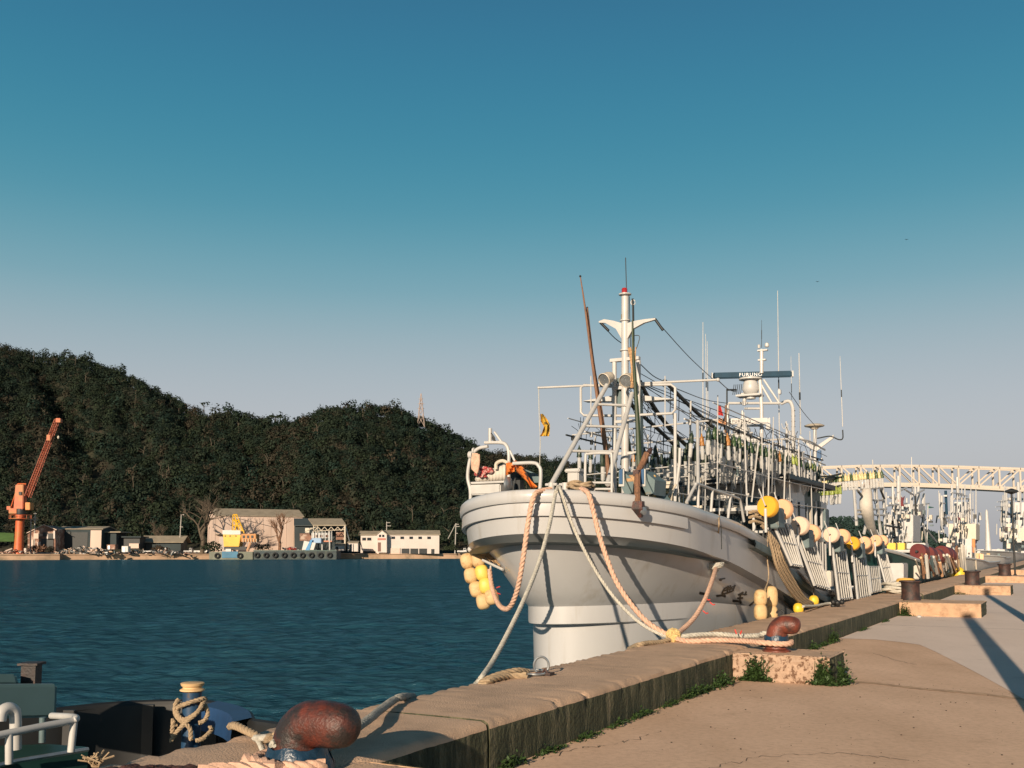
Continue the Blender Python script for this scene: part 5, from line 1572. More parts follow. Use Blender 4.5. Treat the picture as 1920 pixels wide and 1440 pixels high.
m = MB(); m.tube([atz(-60, 1449, -.04), atz(30, 1427, -.04), atz(165, 1405, -.04)], .02, 6); m.build('deck_edge', M_steel, wb)
cb = atn(40, 1345, -7.9)
m = MB(); m.hexa([atn(-120, 1350, -7.6), atn(105, 1345, -7.6), atn(-160, 1345, -9.0), atn(95, 1338, -9.0), atn(-120, 1284, -7.6), atn(107, 1283, -7.6), atn(-160, 1280, -9.0), atn(97, 1280, -9.0)]); m.build('cabin', mat('pale_teal_cabin', (.12, .20, .20), .6, .1, 2), wb, smooth=0, bevel=.02)
m = MB(); m.hexa([atn(-120, 1284, -8.2), atn(35, 1284, -8.2), atn(-160, 1284, -9.0), atn(35, 1284, -9.0), atn(-120, 1262, -8.2), atn(30, 1264, -8.2), atn(-160, 1262, -9.0), atn(30, 1264, -9.0)]); m.build('cabin_top', MATS['pale_teal_cabin'], wb, smooth=0, bevel=.02)
m = MB(); c = atn(58, 1284, -8.3); m.box(c + Zv * .08, (.13, .13, .22)); m.box(c + Zv * .19, (.18, .18, .02)); m.build('exhaust_box', M_rustdk, wb)
# bitt with flared cap
bp = atn(358, 1390, -6.3)
hb = (atn(358, 1280, -6.3) - bp).z
bt = sub_empty('bitt', wb)
m = MB(); m.cyl(bp - Zv * .35, bp + Zv * (hb - .06), .076, 18); m.build('post', mat('bitt_blue', (.012, .045, .10), .5, .25, 9, col2=(.05, .03, .02), c2scale=14, c2lo=.6, c2hi=.7), bt)
m = MB(); top = bp + Zv * (hb - .075)
m.lathe(top, Zv, [(.076, 0), (.10, .012), (.095, .022), (.076, .03), (.076, .042), (.088, .05), (.095, .07), (.085, .075), (.02, .072)], 20); m.build('cap', mat('cream_cap', (.60, .40, .20), .6, .15, 10), bt)
t = thing('bitt_rope', 'tan laid rope lashed crosswise round the blue workboat bitt', 'rope', bp)
def rb(a, z, r=.1): return bp + Vector((math.sin(a) * r, -math.cos(a) * r, z * .80))
for pts in ([(-1.8, .37, .11), (-.9, .30, .12), (-.2, .24, .125), (.6, .30, .12), (1.4, .38, .11)], [(-1.6, .31, .11), (-.8, .36, .115), (0, .40, .115), (1.0, .43, .11), (1.6, .42, .11)],
            [(-1.0, .02, .16), (-.6, .12, .14), (0, .22, .13), (.7, .32, .13), (1.4, .42, .11)], [(-1.5, .42, .11), (-1.2, .36, .13), (-.9, .28, .13), (-.3, .22, .13), (.2, .16, .13), (.3, .04, .14)],
            [(-1.6, .16, .12), (-1.3, .22, .14), (-.9, .20, .15), (-1.0, .10, .15), (-1.3, .05, .13)], [(1.5, .36, .11), (1.4, .28, .14), (1.1, .22, .14), (.8, .20, .12)], [(.6, .03, .13), (1.0, .05, .15), (1.5, .12, .17), (1.3, .15, .17)],
            [(-2.6, .26, .11), (-3.14, .28, .11), (2.6, .30, .11), (1.8, .34, .11)]):
    m = MB(); m.strands(smooth_path([rb(a, z + .0, r) for a, z, r in pts], 8), .019, pitch=.09); m.build('rope_turn', M_ropet, t)

# ================================================================== MORE BOATS ALONG THE QUAY
def far_hull(t, s0, L, cl, beam, zb, zm, mt, mrail=None, over=1.2):
    rws = []
    st = [0, .03, .08, .16, .28, .45, .7, 1.0]
    for f in st:
        fw = math.sin(min(1, f / .3) * PI / 2) ** .7 if f < .3 else 1.0
        z = zb + (zm - zb) * min(1, f / .5) ** .8
        s = s0 + f * L
        wt, wl_ = beam / 2 * max(.06, fw), beam / 2 * max(.03, fw ** 2.2) * .9
        dn = over * (1 - min(1, f / .3))
        rws.append([SN(s + dn, cl - wl_, SEA - .3), SN(s + dn * .4, cl - wl_ * .6 - wt * .4, (z + SEA) / 2), SN(s, cl - wt, z), SN(s, cl + wt, z), SN(s + dn * .4, cl + wl_ * .6 + wt * .4, (z + SEA) / 2), SN(s + dn, cl + wl_, SEA - .3)])
    m = MB(); m.grid([[r[i] for r in rws] for i in range(3)]); m.grid([[r[i] for r in rws] for i in range(3, 6)]); m.grid([[r[2] for r in rws], [r[3] for r in rws]]); m.grid([[rws[0][2], rws[0][3]], [rws[0][1], rws[0][4]], [rws[0][0], rws[0][5]]]); m.grid([rws[-1][0:3], list(reversed(rws[-1][3:6]))])
    m.build('hull', mt, t, smooth=40)
    m = MB(); m.tube([r[3] for r in rws], .07, 6); m.tube([r[2] for r in rws], .07, 6); m.build('bulwark_rail', mrail or M_white, t)

def pf(t, name, segs, c, r, mt=M_white):
    """straight pipes given as picture points on the plane c metres landward"""
    m = MB()
    for (x0, y0, x1, y1) in segs:
        m.cyl(atn(x0, y0, c), atn(x1, y1, c), r, 6)
    return m.build(name, mt, t)
def bf(t, name, rects, c, d, mt, bevel=.03):
    """boxes whose port face fills the picture rectangle, d metres wide across the boat and a little long"""
    m = MB()
    for (x0, y0, x1, y1) in rects:
        a, b = ats(x0, y0, 0 + atn(x0, y0, c).dot(Qv)), None
        s = atn((x0 + x1) / 2, (y0 + y1) / 2, c).dot(Qv)
        p = [ats(x, y, s) for x, y in ((x0, y1), (x1, y1), (x0, y0), (x1, y0))]
        off = Qv * d
        m.hexa([p[0], p[1], p[0] + off, p[1] + off, p[2], p[3], p[2] + off, p[3] + off])
    return m.build(name, mt, t, smooth=0, bevel=bevel)

# second boat
t2 = thing('fishing_boat', 'second fishing boat from the front, with dark red drums and a white wrapped boom', 'boat', SN(47, -7.3, SEA))
far_hull(t2, 37.5, 20, -7.3, 4.2, 2.0, .7, M_hullgreen)
bf(t2, 'wheelhouse', [(1662, 965, 1712, 1016), (1690, 945, 1722, 968)], -7.6, 3, M_white)
bf(t2, 'window', [(1668, 992, 1682, 1003), (1686, 992, 1700, 1003), (1694, 950, 1704, 958)], -7.58, .05, M_glass, 0)
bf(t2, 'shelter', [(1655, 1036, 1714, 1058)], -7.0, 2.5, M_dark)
bf(t2, 'shelter_roof', [(1655, 1031, 1718, 1036)], -6.9, 3, M_white)
bf(t2, 'deck_box', [(1662, 1056, 1694, 1090), (1700, 1018, 1735, 1030)], -5.6, 1.2, M_white)
for x0, y0, x1, y1 in ((1601, 915, 1606, 985), (1641, 905, 1652, 1010), (1655, 912, 1660, 1000), (1685, 893, 1685, 965), (1674, 912, 1675, 960), (1716, 913, 1717, 1015), (1731, 985, 1738, 1020), (1734, 990, 1756, 1016), (1628, 965, 1620, 1000), (1643, 945, 1653, 1005)):
    pf(t2, 'mast', [(x0, y0, x1, y1)], -7.2, .06 if x0 != 1685 else .10)
pf(t2, 'mast_arm', [(1605, 957, 1662, 954), (1607, 964, 1660, 966), (1638, 938, 1656, 938), (1610, 918, 1656, 914), (1684, 922, 1700, 914), (1697, 918, 1713, 928), (1714, 928, 1733, 918), (1663, 948, 1700, 944)], -7.2, .05)
pf(t2, 'whip_antenna', [(1709, 857, 1710, 912), (1636, 862, 1640, 945), (1707, 925, 1707, 960), (1760, 920, 1762, 970)], -7.2, .022, M_steelw)
pf(t2, 'cable_tray', [(1608, 920, 1616, 930), (1651, 918, 1658, 935), (1716, 930, 1718, 965), (1672, 968, 1678, 1005), (1660, 985, 1690, 990)], -7.1, .05, M_cable)
for i in range(70):
    x, y = random.uniform(1655, 1745), random.uniform(945, 1024)
    if x < 1670 and y < 960: y += 40
    bf(t2, 'deck_fitting', [(x, y, x + random.uniform(2, 8), y + random.uniform(2, 9))], -7.0 - random.random() * .9, .3, random.choices([M_white, M_cream, M_cable, M_teal, M_steel, M_rustdk], [6, 4, 2, 2, 1, 1])[0], 0)
for i in range(16):
    x, y = random.uniform(1660, 1735), random.uniform(950, 1005)
    pf(t2, 'stanchion', [(x, y, x + random.uniform(-6, 6), y + random.uniform(8, 22))], -7.0, .03, random.choice([M_white, M_white, M_cable, M_cream]))
m = MB(); P = smooth_path([atn(1629, 905, -7), atn(1625, 925, -7), atn(1624, 950, -7), atn(1632, 985, -7), atn(1640, 1005, -7)], 6)
m.tube(P, [.05, .07, .1, .13, .16, .19, .21, .23, .24, .25, .25, .26, .26, .26, .25, .23, .21, .2, .19, .18, .17, .16, .16, .15, .15][:len(P)], 10); m.build('wrapped_boom', M_canvas, t2, smooth=60)
m = MB(); m.cyl(atn(1629, 903, -7), atn(1627, 912, -7), .16, 8); m.build('boom_tip', M_wood, t2)
pf(t2, 'pennant_pole', [(1690, 930, 1688, 975)], -7.2, .03, M_steelw)
m = MB(); m.grid([[atn(1685, 930, -7.2), atn(1693, 933, -7.1), atn(1697, 929, -7.2)], [atn(1684, 940, -7.2), atn(1692, 943, -7.1), atn(1694, 941, -7.2)], [atn(1687, 948, -7.2), atn(1692, 949, -7.1), atn(1696, 950, -7.2)]]); m.build('pennant', M_red, t2, fix=False)
for (x, y, r) in ((1727, 1036, .33), (1742, 1041, .36), (1757, 1044, .36), (1770, 1040, .40), (1778, 1042, .4)):
    e = sub_empty('jigging_reel', t2); p = atn(x, y, -5.3)
    m = MB(); m.lathe(p, AX, [(.05, -.1), (r, -.1), (r * 1.05, 0), (r, .35), (.05, .36)], 18); m.build('drum', M_maroon, e)
    m = MB(); m.cyl(p - AX * .2, p + AX * .5, .05, 8); m.build('hub', M_dark, e)
for i in range(26):
    x = random.uniform(1714, 1800); y = 1046 + (x - 1714) * .05
    pf(t2, 'roller_bar', [(x, y + random.uniform(-10, 6), x + random.uniform(2, 14), y + random.uniform(26, 42) - (x - 1714) * .2)], -5.0, random.choice([.03, .05, .07]), random.choice([M_steelw, M_cream, M_peach, M_wood, M_teal, M_steelw]))
bf(t2, 'rail_panel', [(1713, 1060, 1724, 1086), (1760, 1055, 1768, 1082), (1788, 1050, 1794, 1076)], -5.2, .3, M_canvas)
# crates on its roof, floats and ropes on its rail
for i, (x, cc) in enumerate(((1663, 1), (1680, 1))):
    o = bf(None, 'fish_crate', [(x, 1018, x + 16, 1031)], -6.9, .7, M_yellowb, .02)
    tag(o, ['left one of two yellow fish crates on the roof of the second boat', 'right one of two yellow fish crates on the roof of the second boat'][i], 'crate', 'yellow crates on the second boat')
coil_heap('rope_coil', SN(31.2, -4.35, .42), .35, .25, M_ropew, 'white and black rope heap on the kerb behind the first drum bollard', 7, .04)
coil_heap('rope_coil', SN(32.4, -4.3, .42), .3, .35, mat('yellow_rope_heap', (.60, .36, .08), .9), 'ochre rope heap on the kerb just beyond the white rope heap', 6, .05)
for i in range(7):
    x = 1625 + i * 5
    t = thing('white_bucket', ['white bucket on the quay edge under the second roller rack from the right', 'white bucket at the quay edge under the rightmost roller rack'][i % 2], 'bucket', atz(x, 1115 - i * 2, KT)) if i in (1, 6) else None
    if t:
        p = atz(x, 1115 - i * 2.5, KT); m = MB(); m.lathe(p, Zv, [(.09, 0), (.13, .22), (.14, .24), (.12, .24), (.08, .02)], 14); m.build('body', M_white, t); m = MB(); m.tube([p + Nv * .13 * math.cos(a) + Zv * (.24 + .1 * math.sin(a)) for a in np.linspace(0, PI, 9)], .008, 5); m.build('handle', M_steel, t)

# third boat
t3 = thing('fishing_boat', 'third fishing boat with a tall square white tower and orange oilskins by its house', 'boat', SN(84, -7.3, SEA))
far_hull(t3, 68, 26, -7.3, 4.4, 1.3, .7, M_white)
bf(t3, 'wheelhouse', [(1784, 1010, 1822, 1066)], -7.6, 4, M_white)
bf(t3, 'upper_house', [(1778, 982, 1830, 1012)], -7.7, 4, M_cream)
bf(t3, 'tower', [(1789, 941, 1812, 984)], -7.8, 3, M_white)
bf(t3, 'window', [(1794, 1022, 1808, 1038), (1788, 990, 1798, 998), (1803, 990, 1813, 998), (1793, 948, 1798, 954)], -7.58, .08, M_glass, 0)
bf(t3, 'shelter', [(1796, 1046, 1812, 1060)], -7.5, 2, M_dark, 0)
bf(t3, 'corner_post', [(1812, 1024, 1822, 1078)], -7.0, 1, M_white)
for x0, y0, x1, y1, r in ((1795, 895, 1796, 936, .12), (1762, 925, 1762, 970, .05), (1830, 905, 1829, 980, .03), (1820, 962, 1820, 985, .04), (1826, 962, 1826, 985, .04)): pf(t3, 'mast', [(x0, y0, x1, y1)], -7.4, r)
pf(t3, 'dark_mast', [(1773, 920, 1775, 965)], -7.4, .09, M_navy)
pf(t3, 'mast_arm', [(1788, 935, 1820, 935), (1818, 935, 1816, 943), (1761, 971, 1795, 970)], -7.4, .08)
bf(t3, 'radar', [(1769, 928, 1776, 931)], -7.4, .4, M_white, 0)
for i in range(64):
    x, y = random.uniform(1758, 1838), random.uniform(958, 1062)
    bf(t3, 'deck_fitting', [(x, y, x + random.uniform(2, 9), y + random.uniform(3, 11))], -6.9 - random.random(), .4, random.choices([M_white, M_cream, M_cable, M_teal, M_rustdk], [9, 5, 2, 1, 1])[0], 0)
for i in range(30):
    x, y = random.uniform(1756, 1840), random.uniform(950, 1005)
    pf(t3, 'stanchion', [(x, y, x + random.uniform(-2, 2), y + random.uniform(10, 26))], -7.2, .04, random.choice([M_white, M_white, M_cable]))
m = MB(); m.grid([[atn(1795, 968, -7), atn(1801, 972, -7)], [atn(1798, 975, -7), atn(1802, 976, -7)]]); m.build('pennant', M_red, t3, fix=False)
bf(t3, 'oilskins', [(1820, 1010, 1828, 1036)], -6.8, .4, M_orange)
for i in range(16):
    x = random.uniform(1762, 1830); pf(t3, 'rail_gear', [(x, 1030 + random.uniform(-12, 8), x + random.uniform(-3, 6), 1074 - (x - 1762) * .1)], -5.4, random.choice([.05, .08]), random.choice([M_cream, M_wood, M_teal, M_canvas]))
t = thing('yellow_float', 'yellow float by the quay edge beyond the dark red drums', 'float', atn(1799, 1078, -5.0)); p = atn(1799, 1078, -5.0); m = MB(); m.ball(p, (.3, .3, .4)); m.build('body', M_yellowb, t); m = MB(); m.cyl(p + Zv * .3, p + Zv * .8, .04, 6); m.build('lanyard', M_ropet, t)
t = thing('green_flag', 'small green flag flying above the second boat', 'flag', atn(1747, 953, -7.2))
m = MB(); m.grid([[atn(1740 + 11 * f, 949 + k * 4 + 2 * f - (3 * k * f), -7.2 + .1 * math.sin(5 * f)) for f in np.linspace(0, 1, 5)] for k in (0, .5, 1)]); m.build('cloth', mat('green_cloth', (.02, .22, .14), .8), t, fix=False)
m = MB(); m.cyl(atn(1740, 946, -7.2), atn(1738, 1016, -7.2), .03, 6); m.build('staff', M_steelw, t)

# fourth boat at the right edge and low white boats between
t4 = thing('fishing_boat', 'fourth fishing boat at the right edge, white tower with a blue radar bar', 'boat', SN(150, -7.4, SEA))
far_hull(t4, 118, 50, -8.8, 7, 1.6, 1.2, M_white)
bf(t4, 'wheelhouse', [(1880, 1012, 1940, 1060)], -8.2, 8, M_white)
bf(t4, 'upper_house', [(1874, 990, 1935, 1014)], -8.3, 8, M_cream)
bf(t4, 'tower', [(1900, 942, 1940, 990)], -8.4, 6, M_white)
bf(t4, 'window', [(1912, 1018, 1940, 1033), (1903, 970, 1909, 975), (1912, 970, 1918, 975)], -8.15, .1, M_glass, 0)
bf(t4, 'radar', [(1900, 934, 1945, 938)], -8.2, 1, M_navy, 0)
pf(t4, 'mast', [(1909, 905, 1910, 940)], -8, .3)
for i in range(22):
    x, y = random.uniform(1868, 1935), random.uniform(945, 1000); pf(t4, 'stanchion', [(x, y, x + random.uniform(-2, 2), y + random.uniform(12, 34))], -7.6, .08, random.choice([M_white, M_white, M_cable]))
pf(t4, 'dark_mast', [(1896, 942, 1897, 985), (1882, 960, 1896, 965), (1896, 965, 1912, 962)], -8, .2, M_navy)
m = MB(); m.ball(atn(1880, 975, -8), (.40,) * 3); m.ball(atn(1894, 936, -8), (.35, .35, .28)); m.ball(atn(1892, 948, -8), (.22, .22, .35)); m.build('radome', M_white, t4)
m = MB(); m.grid([[atn(1902, 996, -8), atn(1908, 1000, -8)], [atn(1903, 1004, -8), atn(1907, 1006, -8)]]); m.build('pennant', M_red, t4, fix=False)
for i in range(50):
    x, y = random.uniform(1868, 1930), random.uniform(968, 1062)
    bf(t4, 'deck_fitting', [(x, y, x + random.uniform(2, 9), y + random.uniform(3, 11))], -6.6 - random.random(), .6, random.choices([M_white, M_cream, M_cable, M_teal, M_rustdk], [6, 4, 3, 2, 1])[0], 0)
for tt_, x0, x1, c in ((t2, 1660, 1745, -7.3), (t3, 1752, 1838, -7.3), (t4, 1868, 1930, -8.4)):
    for i in range(14):
        x = random.uniform(x0, x1); y0 = random.uniform(905, 965)
        pf(tt_, 'mast', [(x, y0, x + random.uniform(-1, 1), y0 + random.uniform(40, 75))], c, random.choice([.035, .05, .08]) * (2 if tt_ is t4 else 1), M_white)
        if i % 3 == 0: pf(tt_, 'mast_arm', [(x - random.uniform(4, 12), y0 + 12, x + random.uniform(4, 12), y0 + random.uniform(9, 15))], c, .05, M_white)
t5 = thing('low_boat', 'low white boat with a long cabin roof between the third and fourth boats', 'boat', SN(112, -7.4, SEA))
far_hull(t5, 100, 16, -7.4, 4.2, 1.2, .9, M_white)
bf(t5, 'cabin', [(1830, 1046, 1882, 1064)], -7.8, 4, M_cream)
bf(t5, 'roof', [(1828, 1030, 1884, 1042)], -7.8, 6, M_white)
bf(t5, 'window', [(1834, 1042, 1876, 1047)], -7.7, 3, M_dark, 0)
m = MB(); m.lathe(atn(1853, 1032, -7.8), Zv, [(.35, 0), (.3, .4), (.18, 3), (.14, 4.3), (.02, 4.5)], 10); m.build('mast', M_white, t5)
m = MB(); m.ball(atn(1851, 985, -7.8), (.15,) * 3); m.build('mast_light', M_black, t5)
for i in range(26): bf(t5, 'deck_fitting', [(1828 + i * 2.2, 1046 + random.uniform(-10, 8), 1833 + i * 2.2 + random.uniform(0, 4), 1064)], -6.2 - random.random() * 1.5, .5, random.choice([M_yellow, M_canvas, M_peach]), 0)

# ================================================================== BRIDGE
YB = 360.0
def at(x, y, Y): return atY(x, y, Y)
br = thing('truss_bridge', 'long cream steel truss bridge crossing the sky behind the moored boats', 'bridge', pxz(1700, YB, SEA))
nodes = [1395, 1432, 1468, 1505, 1541, 1578, 1614, 1650, 1687, 1723, 1760, 1797, 1835, 1874, 1913, 1952, 1992, 2032]
def ty(x): return float(np.interp(x, [1395, 1468, 1541, 1614, 1700, 1797, 1913, 2032], [895, 882, 876, 873.5, 873, 875, 879, 887]))
def by(x): return float(np.interp(x, [1395, 1468, 1541, 1614, 1700, 1797, 1913, 2032], [924, 914, 909, 907, 907, 910, 916, 924]))
for dY in (0, 5.0):
    o_ = Yv * dY
    m = MB()
    for a, b in zip(nodes[:-1], nodes[1:]):
        for fy, h in ((ty, .75), (by, .8)):
            p, q_ = at(a, fy(a), YB) + o_, at(b, fy(b), YB) + o_
            c = (p + q_) / 2; d = (q_ - p); L = d.length; d.normalize(); u_ = Yv.cross(d).normalized()
            m.box(c, (L + .2, .5, h), (d, Yv, u_))
    m.build('chord', M_bridge, br, smooth=0)
    for i, x in enumerate(nodes):
        m = MB(); p, q_ = at(x, ty(x), YB) + o_, at(x, by(x), YB) + o_; m.box((p + q_) / 2, (.62, .4, (p - q_).length - .7)); m.build('vertical', M_bridge, br, smooth=0)
    for a, b in zip(nodes[:-1], nodes[1:]):
        p, q_ = (at(a, ty(a), YB), at(b, by(b), YB)) if b <= 1800 else (at(a, by(a), YB), at(b, ty(b), YB))
        m = MB(); d = q_ - p; L = d.length; d.normalize(); m.box((p + q_) / 2 + o_, (L - .9, .35, .5), (d, Yv, Yv.cross(d).normalized())); m.build('diagonal', M_bridge, br, smooth=0)
m = MB(); m.grid([[at(x, by(x) + 2.5, YB) + Yv * d for x in nodes] for d in (-1, 6)]); m.grid([[at(x, by(x) + 2.5, YB) - Yv for x in nodes], [at(x, by(x) + 6, YB) - Yv for x in nodes]]); m.grid([[at(x, by(x) + 6, YB) + Yv * d for x in nodes] for d in (-1, 6)])
m.build('deck', M_bridge, br, smooth=0)
for i, (a, b) in enumerate(zip(nodes[:-1], nodes[1:])):
    m = MB(); p, q_ = at(a, ty(a), YB), at(b, ty(b), YB); m.box((p + p) / 2 + Yv * 2.5, (.3, 4.6, .3)); m.build('sway_brace', M_bridge, br, smooth=0)
for x in (1440, 2040):
    top = at(x, by(x) + 6, YB) + Yv * 2.5; m = MB(); m.box(Vector((top.x, top.y, (top.z + SEA) / 2)), (3, 7, top.z - SEA)); m.build('pier', M_pole, br, smooth=0)

# ================================================================== FAR SHORE
def YS(x): return 285 + x / 860 * 50
ZG = .55
m = MB()
xs_ = [-1200, -500, -150, 0, 66, 110, 118, 112, 300, 392, 700, 860, 1100, 1500]
fr = []
for x in (-1500, -600, -150, 0, 20, 112, 118, 250, 392, 560, 705, 860, 1000, 1150, 1400):
    Y = YS(max(x, 0)) + (2.5 if 118 <= x < 700 else 0) + (1 if x >= 705 else 0)
    fr.append((x, Y))
m.grid([[pxz(x, Y, SEA - 1) for x, Y in fr], [pxz(x, Y, ZG - .25) for x, Y in fr], [pxz(x, Y - .3, ZG - .25) for x, Y in fr], [pxz(x, Y - .3, ZG) for x, Y in fr], [pxz(x, Y + 30, ZG + .1) for x, Y in fr], [pxz(x, Y + 120, ZG + 2) for x, Y in fr]])
struct(m.build('shore', M_shore, smooth=0))

def pb(t, name, x0, y0, x1, y1, Y, d, mt, bevel=0):
    m = MB(); p = [at(x, y, Y) for x, y in ((x0, y1), (x1, y1), (x0, y0), (x1, y0))]; o = Yv * d
    m.hexa([p[0], p[1], p[0] + o, p[1] + o, p[2], p[3], p[2] + o, p[3] + o])
    return m.build(name, mt, t, smooth=0, bevel=bevel)
def pcy(t, name, segs, Y, r, mt, n=8):
    m = MB()
    for (x0, y0, x1, y1) in segs: m.cyl(at(x0, y0, Y), at(x1, y1, Y), r, n)
    return m.build(name, mt, t)

# orange jib crane
YC = 292.0
t = thing('jib_crane', 'tall orange red jib crane on a round column, boom raised to the right', 'crane', at(34, 1035, YC))
m = MB(); m.lathe(Vector((at(35, 1035, YC).x, YC, ZG)), Zv, [(1.55, 0), (1.35, 1), (1.2, 5), (1.15, 11.5)], 18); m.build('column', M_crane, t)
m = MB(); m.lathe(at(39, 963, YC), Zv, [(1.2, -.4), (1.3, 0), (1.3, 1.6), (1.2, 1.8)], 16); m.build('slewing_ring', M_dark, t)
m = MB(); m.lathe(at(38, 973, YC), Zv, [(1.2, 0), (3.0, 0), (3.0, .15), (1.2, .15)], 16)
for a in np.linspace(0, 2 * PI, 13)[:-1]: m.cyl(at(38, 973, YC) + Vector((2.9 * math.cos(a), 2.9 * math.sin(a), 0)), at(38, 973, YC) + Vector((2.9 * math.cos(a), 2.9 * math.sin(a), 1.1)), .06, 5)
m.tube([at(38, 973, YC) + Vector((2.9 * math.cos(a), 2.9 * math.sin(a), 1.1)) for a in np.linspace(0, 2 * PI, 18)[:-1]], .06, 5, closed=True); m.build('gallery', M_crane, t)
m = MB(); h = [at(29, 955, YC), at(47, 955, YC), at(32, 909, YC), at(47, 909, YC)]; o = Yv * 2.6; m.hexa([h[0] - o * .5, h[1] - o * .5, h[0] + o * .5, h[1] + o * .5, h[2] - o * .4, h[3] - o * .4, h[2] + o * .4, h[3] + o * .4]); m.build('machine_house', M_crane, t, smooth=0, bevel=.15)
pb(t, 'house_window', 35, 922, 40, 928, YC - 1.5, .2, M_dark)
pb(t, 'cab', 47, 942, 56, 956, YC - 1.5, 2.5, mat('pale_orange_cab', (.55, .22, .06), .6), .1)
pb(t, 'counterweight', 16, 953, 31, 963, YC - 1.2, 2.6, M_crane, .1)
pb(t, 'counterweight_box', 12, 949, 20, 956, YC - 1, 2, M_crane, .1)
pcy(t, 'gantry_frame', [(33, 909, 34, 907.5), (47, 909, 48, 907.5), (33, 907, 49, 907), (38, 908, 38, 920), (44, 908, 44, 920), (20, 953, 31, 918)], YC, .16, M_crane, 6)
m = MB()
b0, b1 = [at(48, 930, YC), at(56, 933, YC)], [at(104, 786, YC), at(112, 785, YC)]
for a, b in zip(b0, b1):
    for d in (-.7, .7): m.cyl(a + Yv * d, b + Yv * d * .7, .13, 5)
N_ = 17
for i in range(N_):
    t0, t1 = i / N_, (i + 1) / N_
    for d in (-.7, .7):
        m.cyl(b0[0].lerp(b1[0], t0) + Yv * d, b0[1].lerp(b1[1], t1) + Yv * d, .075, 4); m.cyl(b0[1].lerp(b1[1], t0) + Yv * d, b0[0].lerp(b1[0], t1) + Yv * d, .075, 4)
    m.cyl(b0[0].lerp(b1[0], t0) - Yv * .7, b0[0].lerp(b1[0], t0) + Yv * .7, .07, 4); m.cyl(b0[1].lerp(b1[1], t1) - Yv * .7, b0[0].lerp(b1[0], t1) + Yv * .7, .07, 4)
m.build('boom', mat('red_boom_paint', (.28, .06, .025), .6, .2, .5), t)
pb(t, 'boom_head', 104, 784, 113, 792, YC - .8, 1.6, M_crane, .1)
pb(t, 'boom_joint', 87, 815, 94, 826, YC - .9, 1.8, M_crane, .1)
pcy(t, 'hoist_cable', [(112, 787, 110, 818), (48, 908, 106, 790)], YC, .04, M_cable, 4)
m = MB(); m.ball(at(109.5, 820, YC), (.3, .3, .5)); m.build('hook_block', M_cream, t)

def gable_house(name, label, xl, xr, yb, ye, yr, Y, theta, Lw, Dp, wall, roof, cat='building', ohang=.4, extra=None):
    """box house, front wall Lw long from its left front corner, turned by theta; ridge along the front"""
    c = at(xl, yb, Y); c.z = ZG
    t = thing(name, label, cat, c)
    ux = Vector((math.cos(theta), math.sin(theta), 0)); uy = Vector((-math.sin(theta), math.cos(theta), 0))
    he = (at(xl, ye, Y).z - ZG); hr = (at(xl, yr, Y).z - ZG)
    m = MB()
    A_, B_, C_, D_ = c, c + ux * Lw, c + ux * Lw + uy * Dp, c + uy * Dp
    E_ = [p + Zv * he for p in (A_, B_, C_, D_)]
    R1, R2 = c + uy * Dp / 2 + Zv * hr, c + ux * Lw + uy * Dp / 2 + Zv * hr
    m.add([A_, B_, C_, D_] + E_ + [R1, R2], [(0, 1, 5, 4), (1, 2, 6, 9, 5), (2, 3, 7, 6), (3, 0, 4, 8, 7), (4, 5, 9, 8), (6, 7, 8, 9)])
    m.build('wall', wall, t, smooth=0)
    m = MB(); oh = ux * ohang; k = Zv * .12
    fy = uy * (-ohang); dz = -(hr - he) / (Dp / 2) * ohang
    p = [E_[0] - oh + fy + Zv * dz + k, E_[1] + oh + fy + Zv * dz + k, R2 + oh + k, R1 - oh + k, E_[3] - oh - fy + Zv * dz + k, E_[2] + oh - fy + Zv * dz + k]
    th = Zv * .22
    for f in ((0, 1, 2, 3), (3, 2, 5, 4)): m.prism([p[i] for i in f], th)
    m.build('roof', roof, t, smooth=0)
    return t, c, ux, uy, he, hr
def wall_rect(t, name, c, ux, uy, x0, x1, z0, z1, mt, off=.06, d=.1):
    m = MB(); a = c + ux * ((x0 + x1) / 2) - uy * off + Zv * ((z0 + z1) / 2); m.box(a, (x1 - x0, d, z1 - z0), (ux, uy, Zv)); return m.build(name, mt, t, smooth=0)

# big pale warehouse
t, c, ux, uy, he, hr = gable_house('warehouse', 'big pale corrugated warehouse with a grey brown roof, behind the yellow crane', 402, 551, 1035, 967, 953.5, 326, math.radians(27), 28.5, 12.5, M_wall, M_roof)
wall_rect(t, 'canopy', c, ux, uy, 0.2, 10, 6.0, 6.3, M_roof, .6, 1.2)
wall_rect(t, 'door', c, ux, uy, 1.5, 4.5, 0, 5.5, M_wallw)
wall_rect(t, 'window', c, ux, uy, 5.2, 6.0, 4.2, 4.8, M_dark)
for i in range(12):
    wall_rect(t, 'wall_batten', c, ux, uy, i * 2.55, i * 2.55 + .1, 0.1, he - .3, M_wall, .04, .08)
# dark blue building and open steel shed
t = thing('dark_shed', 'dark blue black shed between the warehouse and the open steel shed', 'shed', at(565, 1032, 330)); pb(t, 'wall', 552, 985, 640, 1032, 332, 8, M_darkwall); m = MB(); m.prism([at(551, 986, 331), at(551, 973, 337), at(582, 973, 337), at(592, 986, 331)], Zv * .2); m.build('roof', mat('slate_roof', (.035, .05, .055), .7), t, smooth=0)
t = thing('open_shed', 'open steel shed with a flat grey roof on white posts', 'shed', at(615, 1032, 325))
m = MB(); m.prism([at(587, 986, 322), at(649, 986, 322), at(641, 974, 331), at(578, 974, 331)], Zv * .35); m.build('roof', M_roof, t, smooth=0)
pcy(t, 'post', [(588, 986, 588, 1010)], 322, .14, M_cream); pcy(t, 'post', [(647, 986, 647, 1032)], 322, .3, M_cream); pcy(t, 'post', [(595, 986, 595, 1000)], 322, .14, M_cream); pcy(t, 'brace', [(648, 987, 656, 1018)], 323, .14, M_steel)
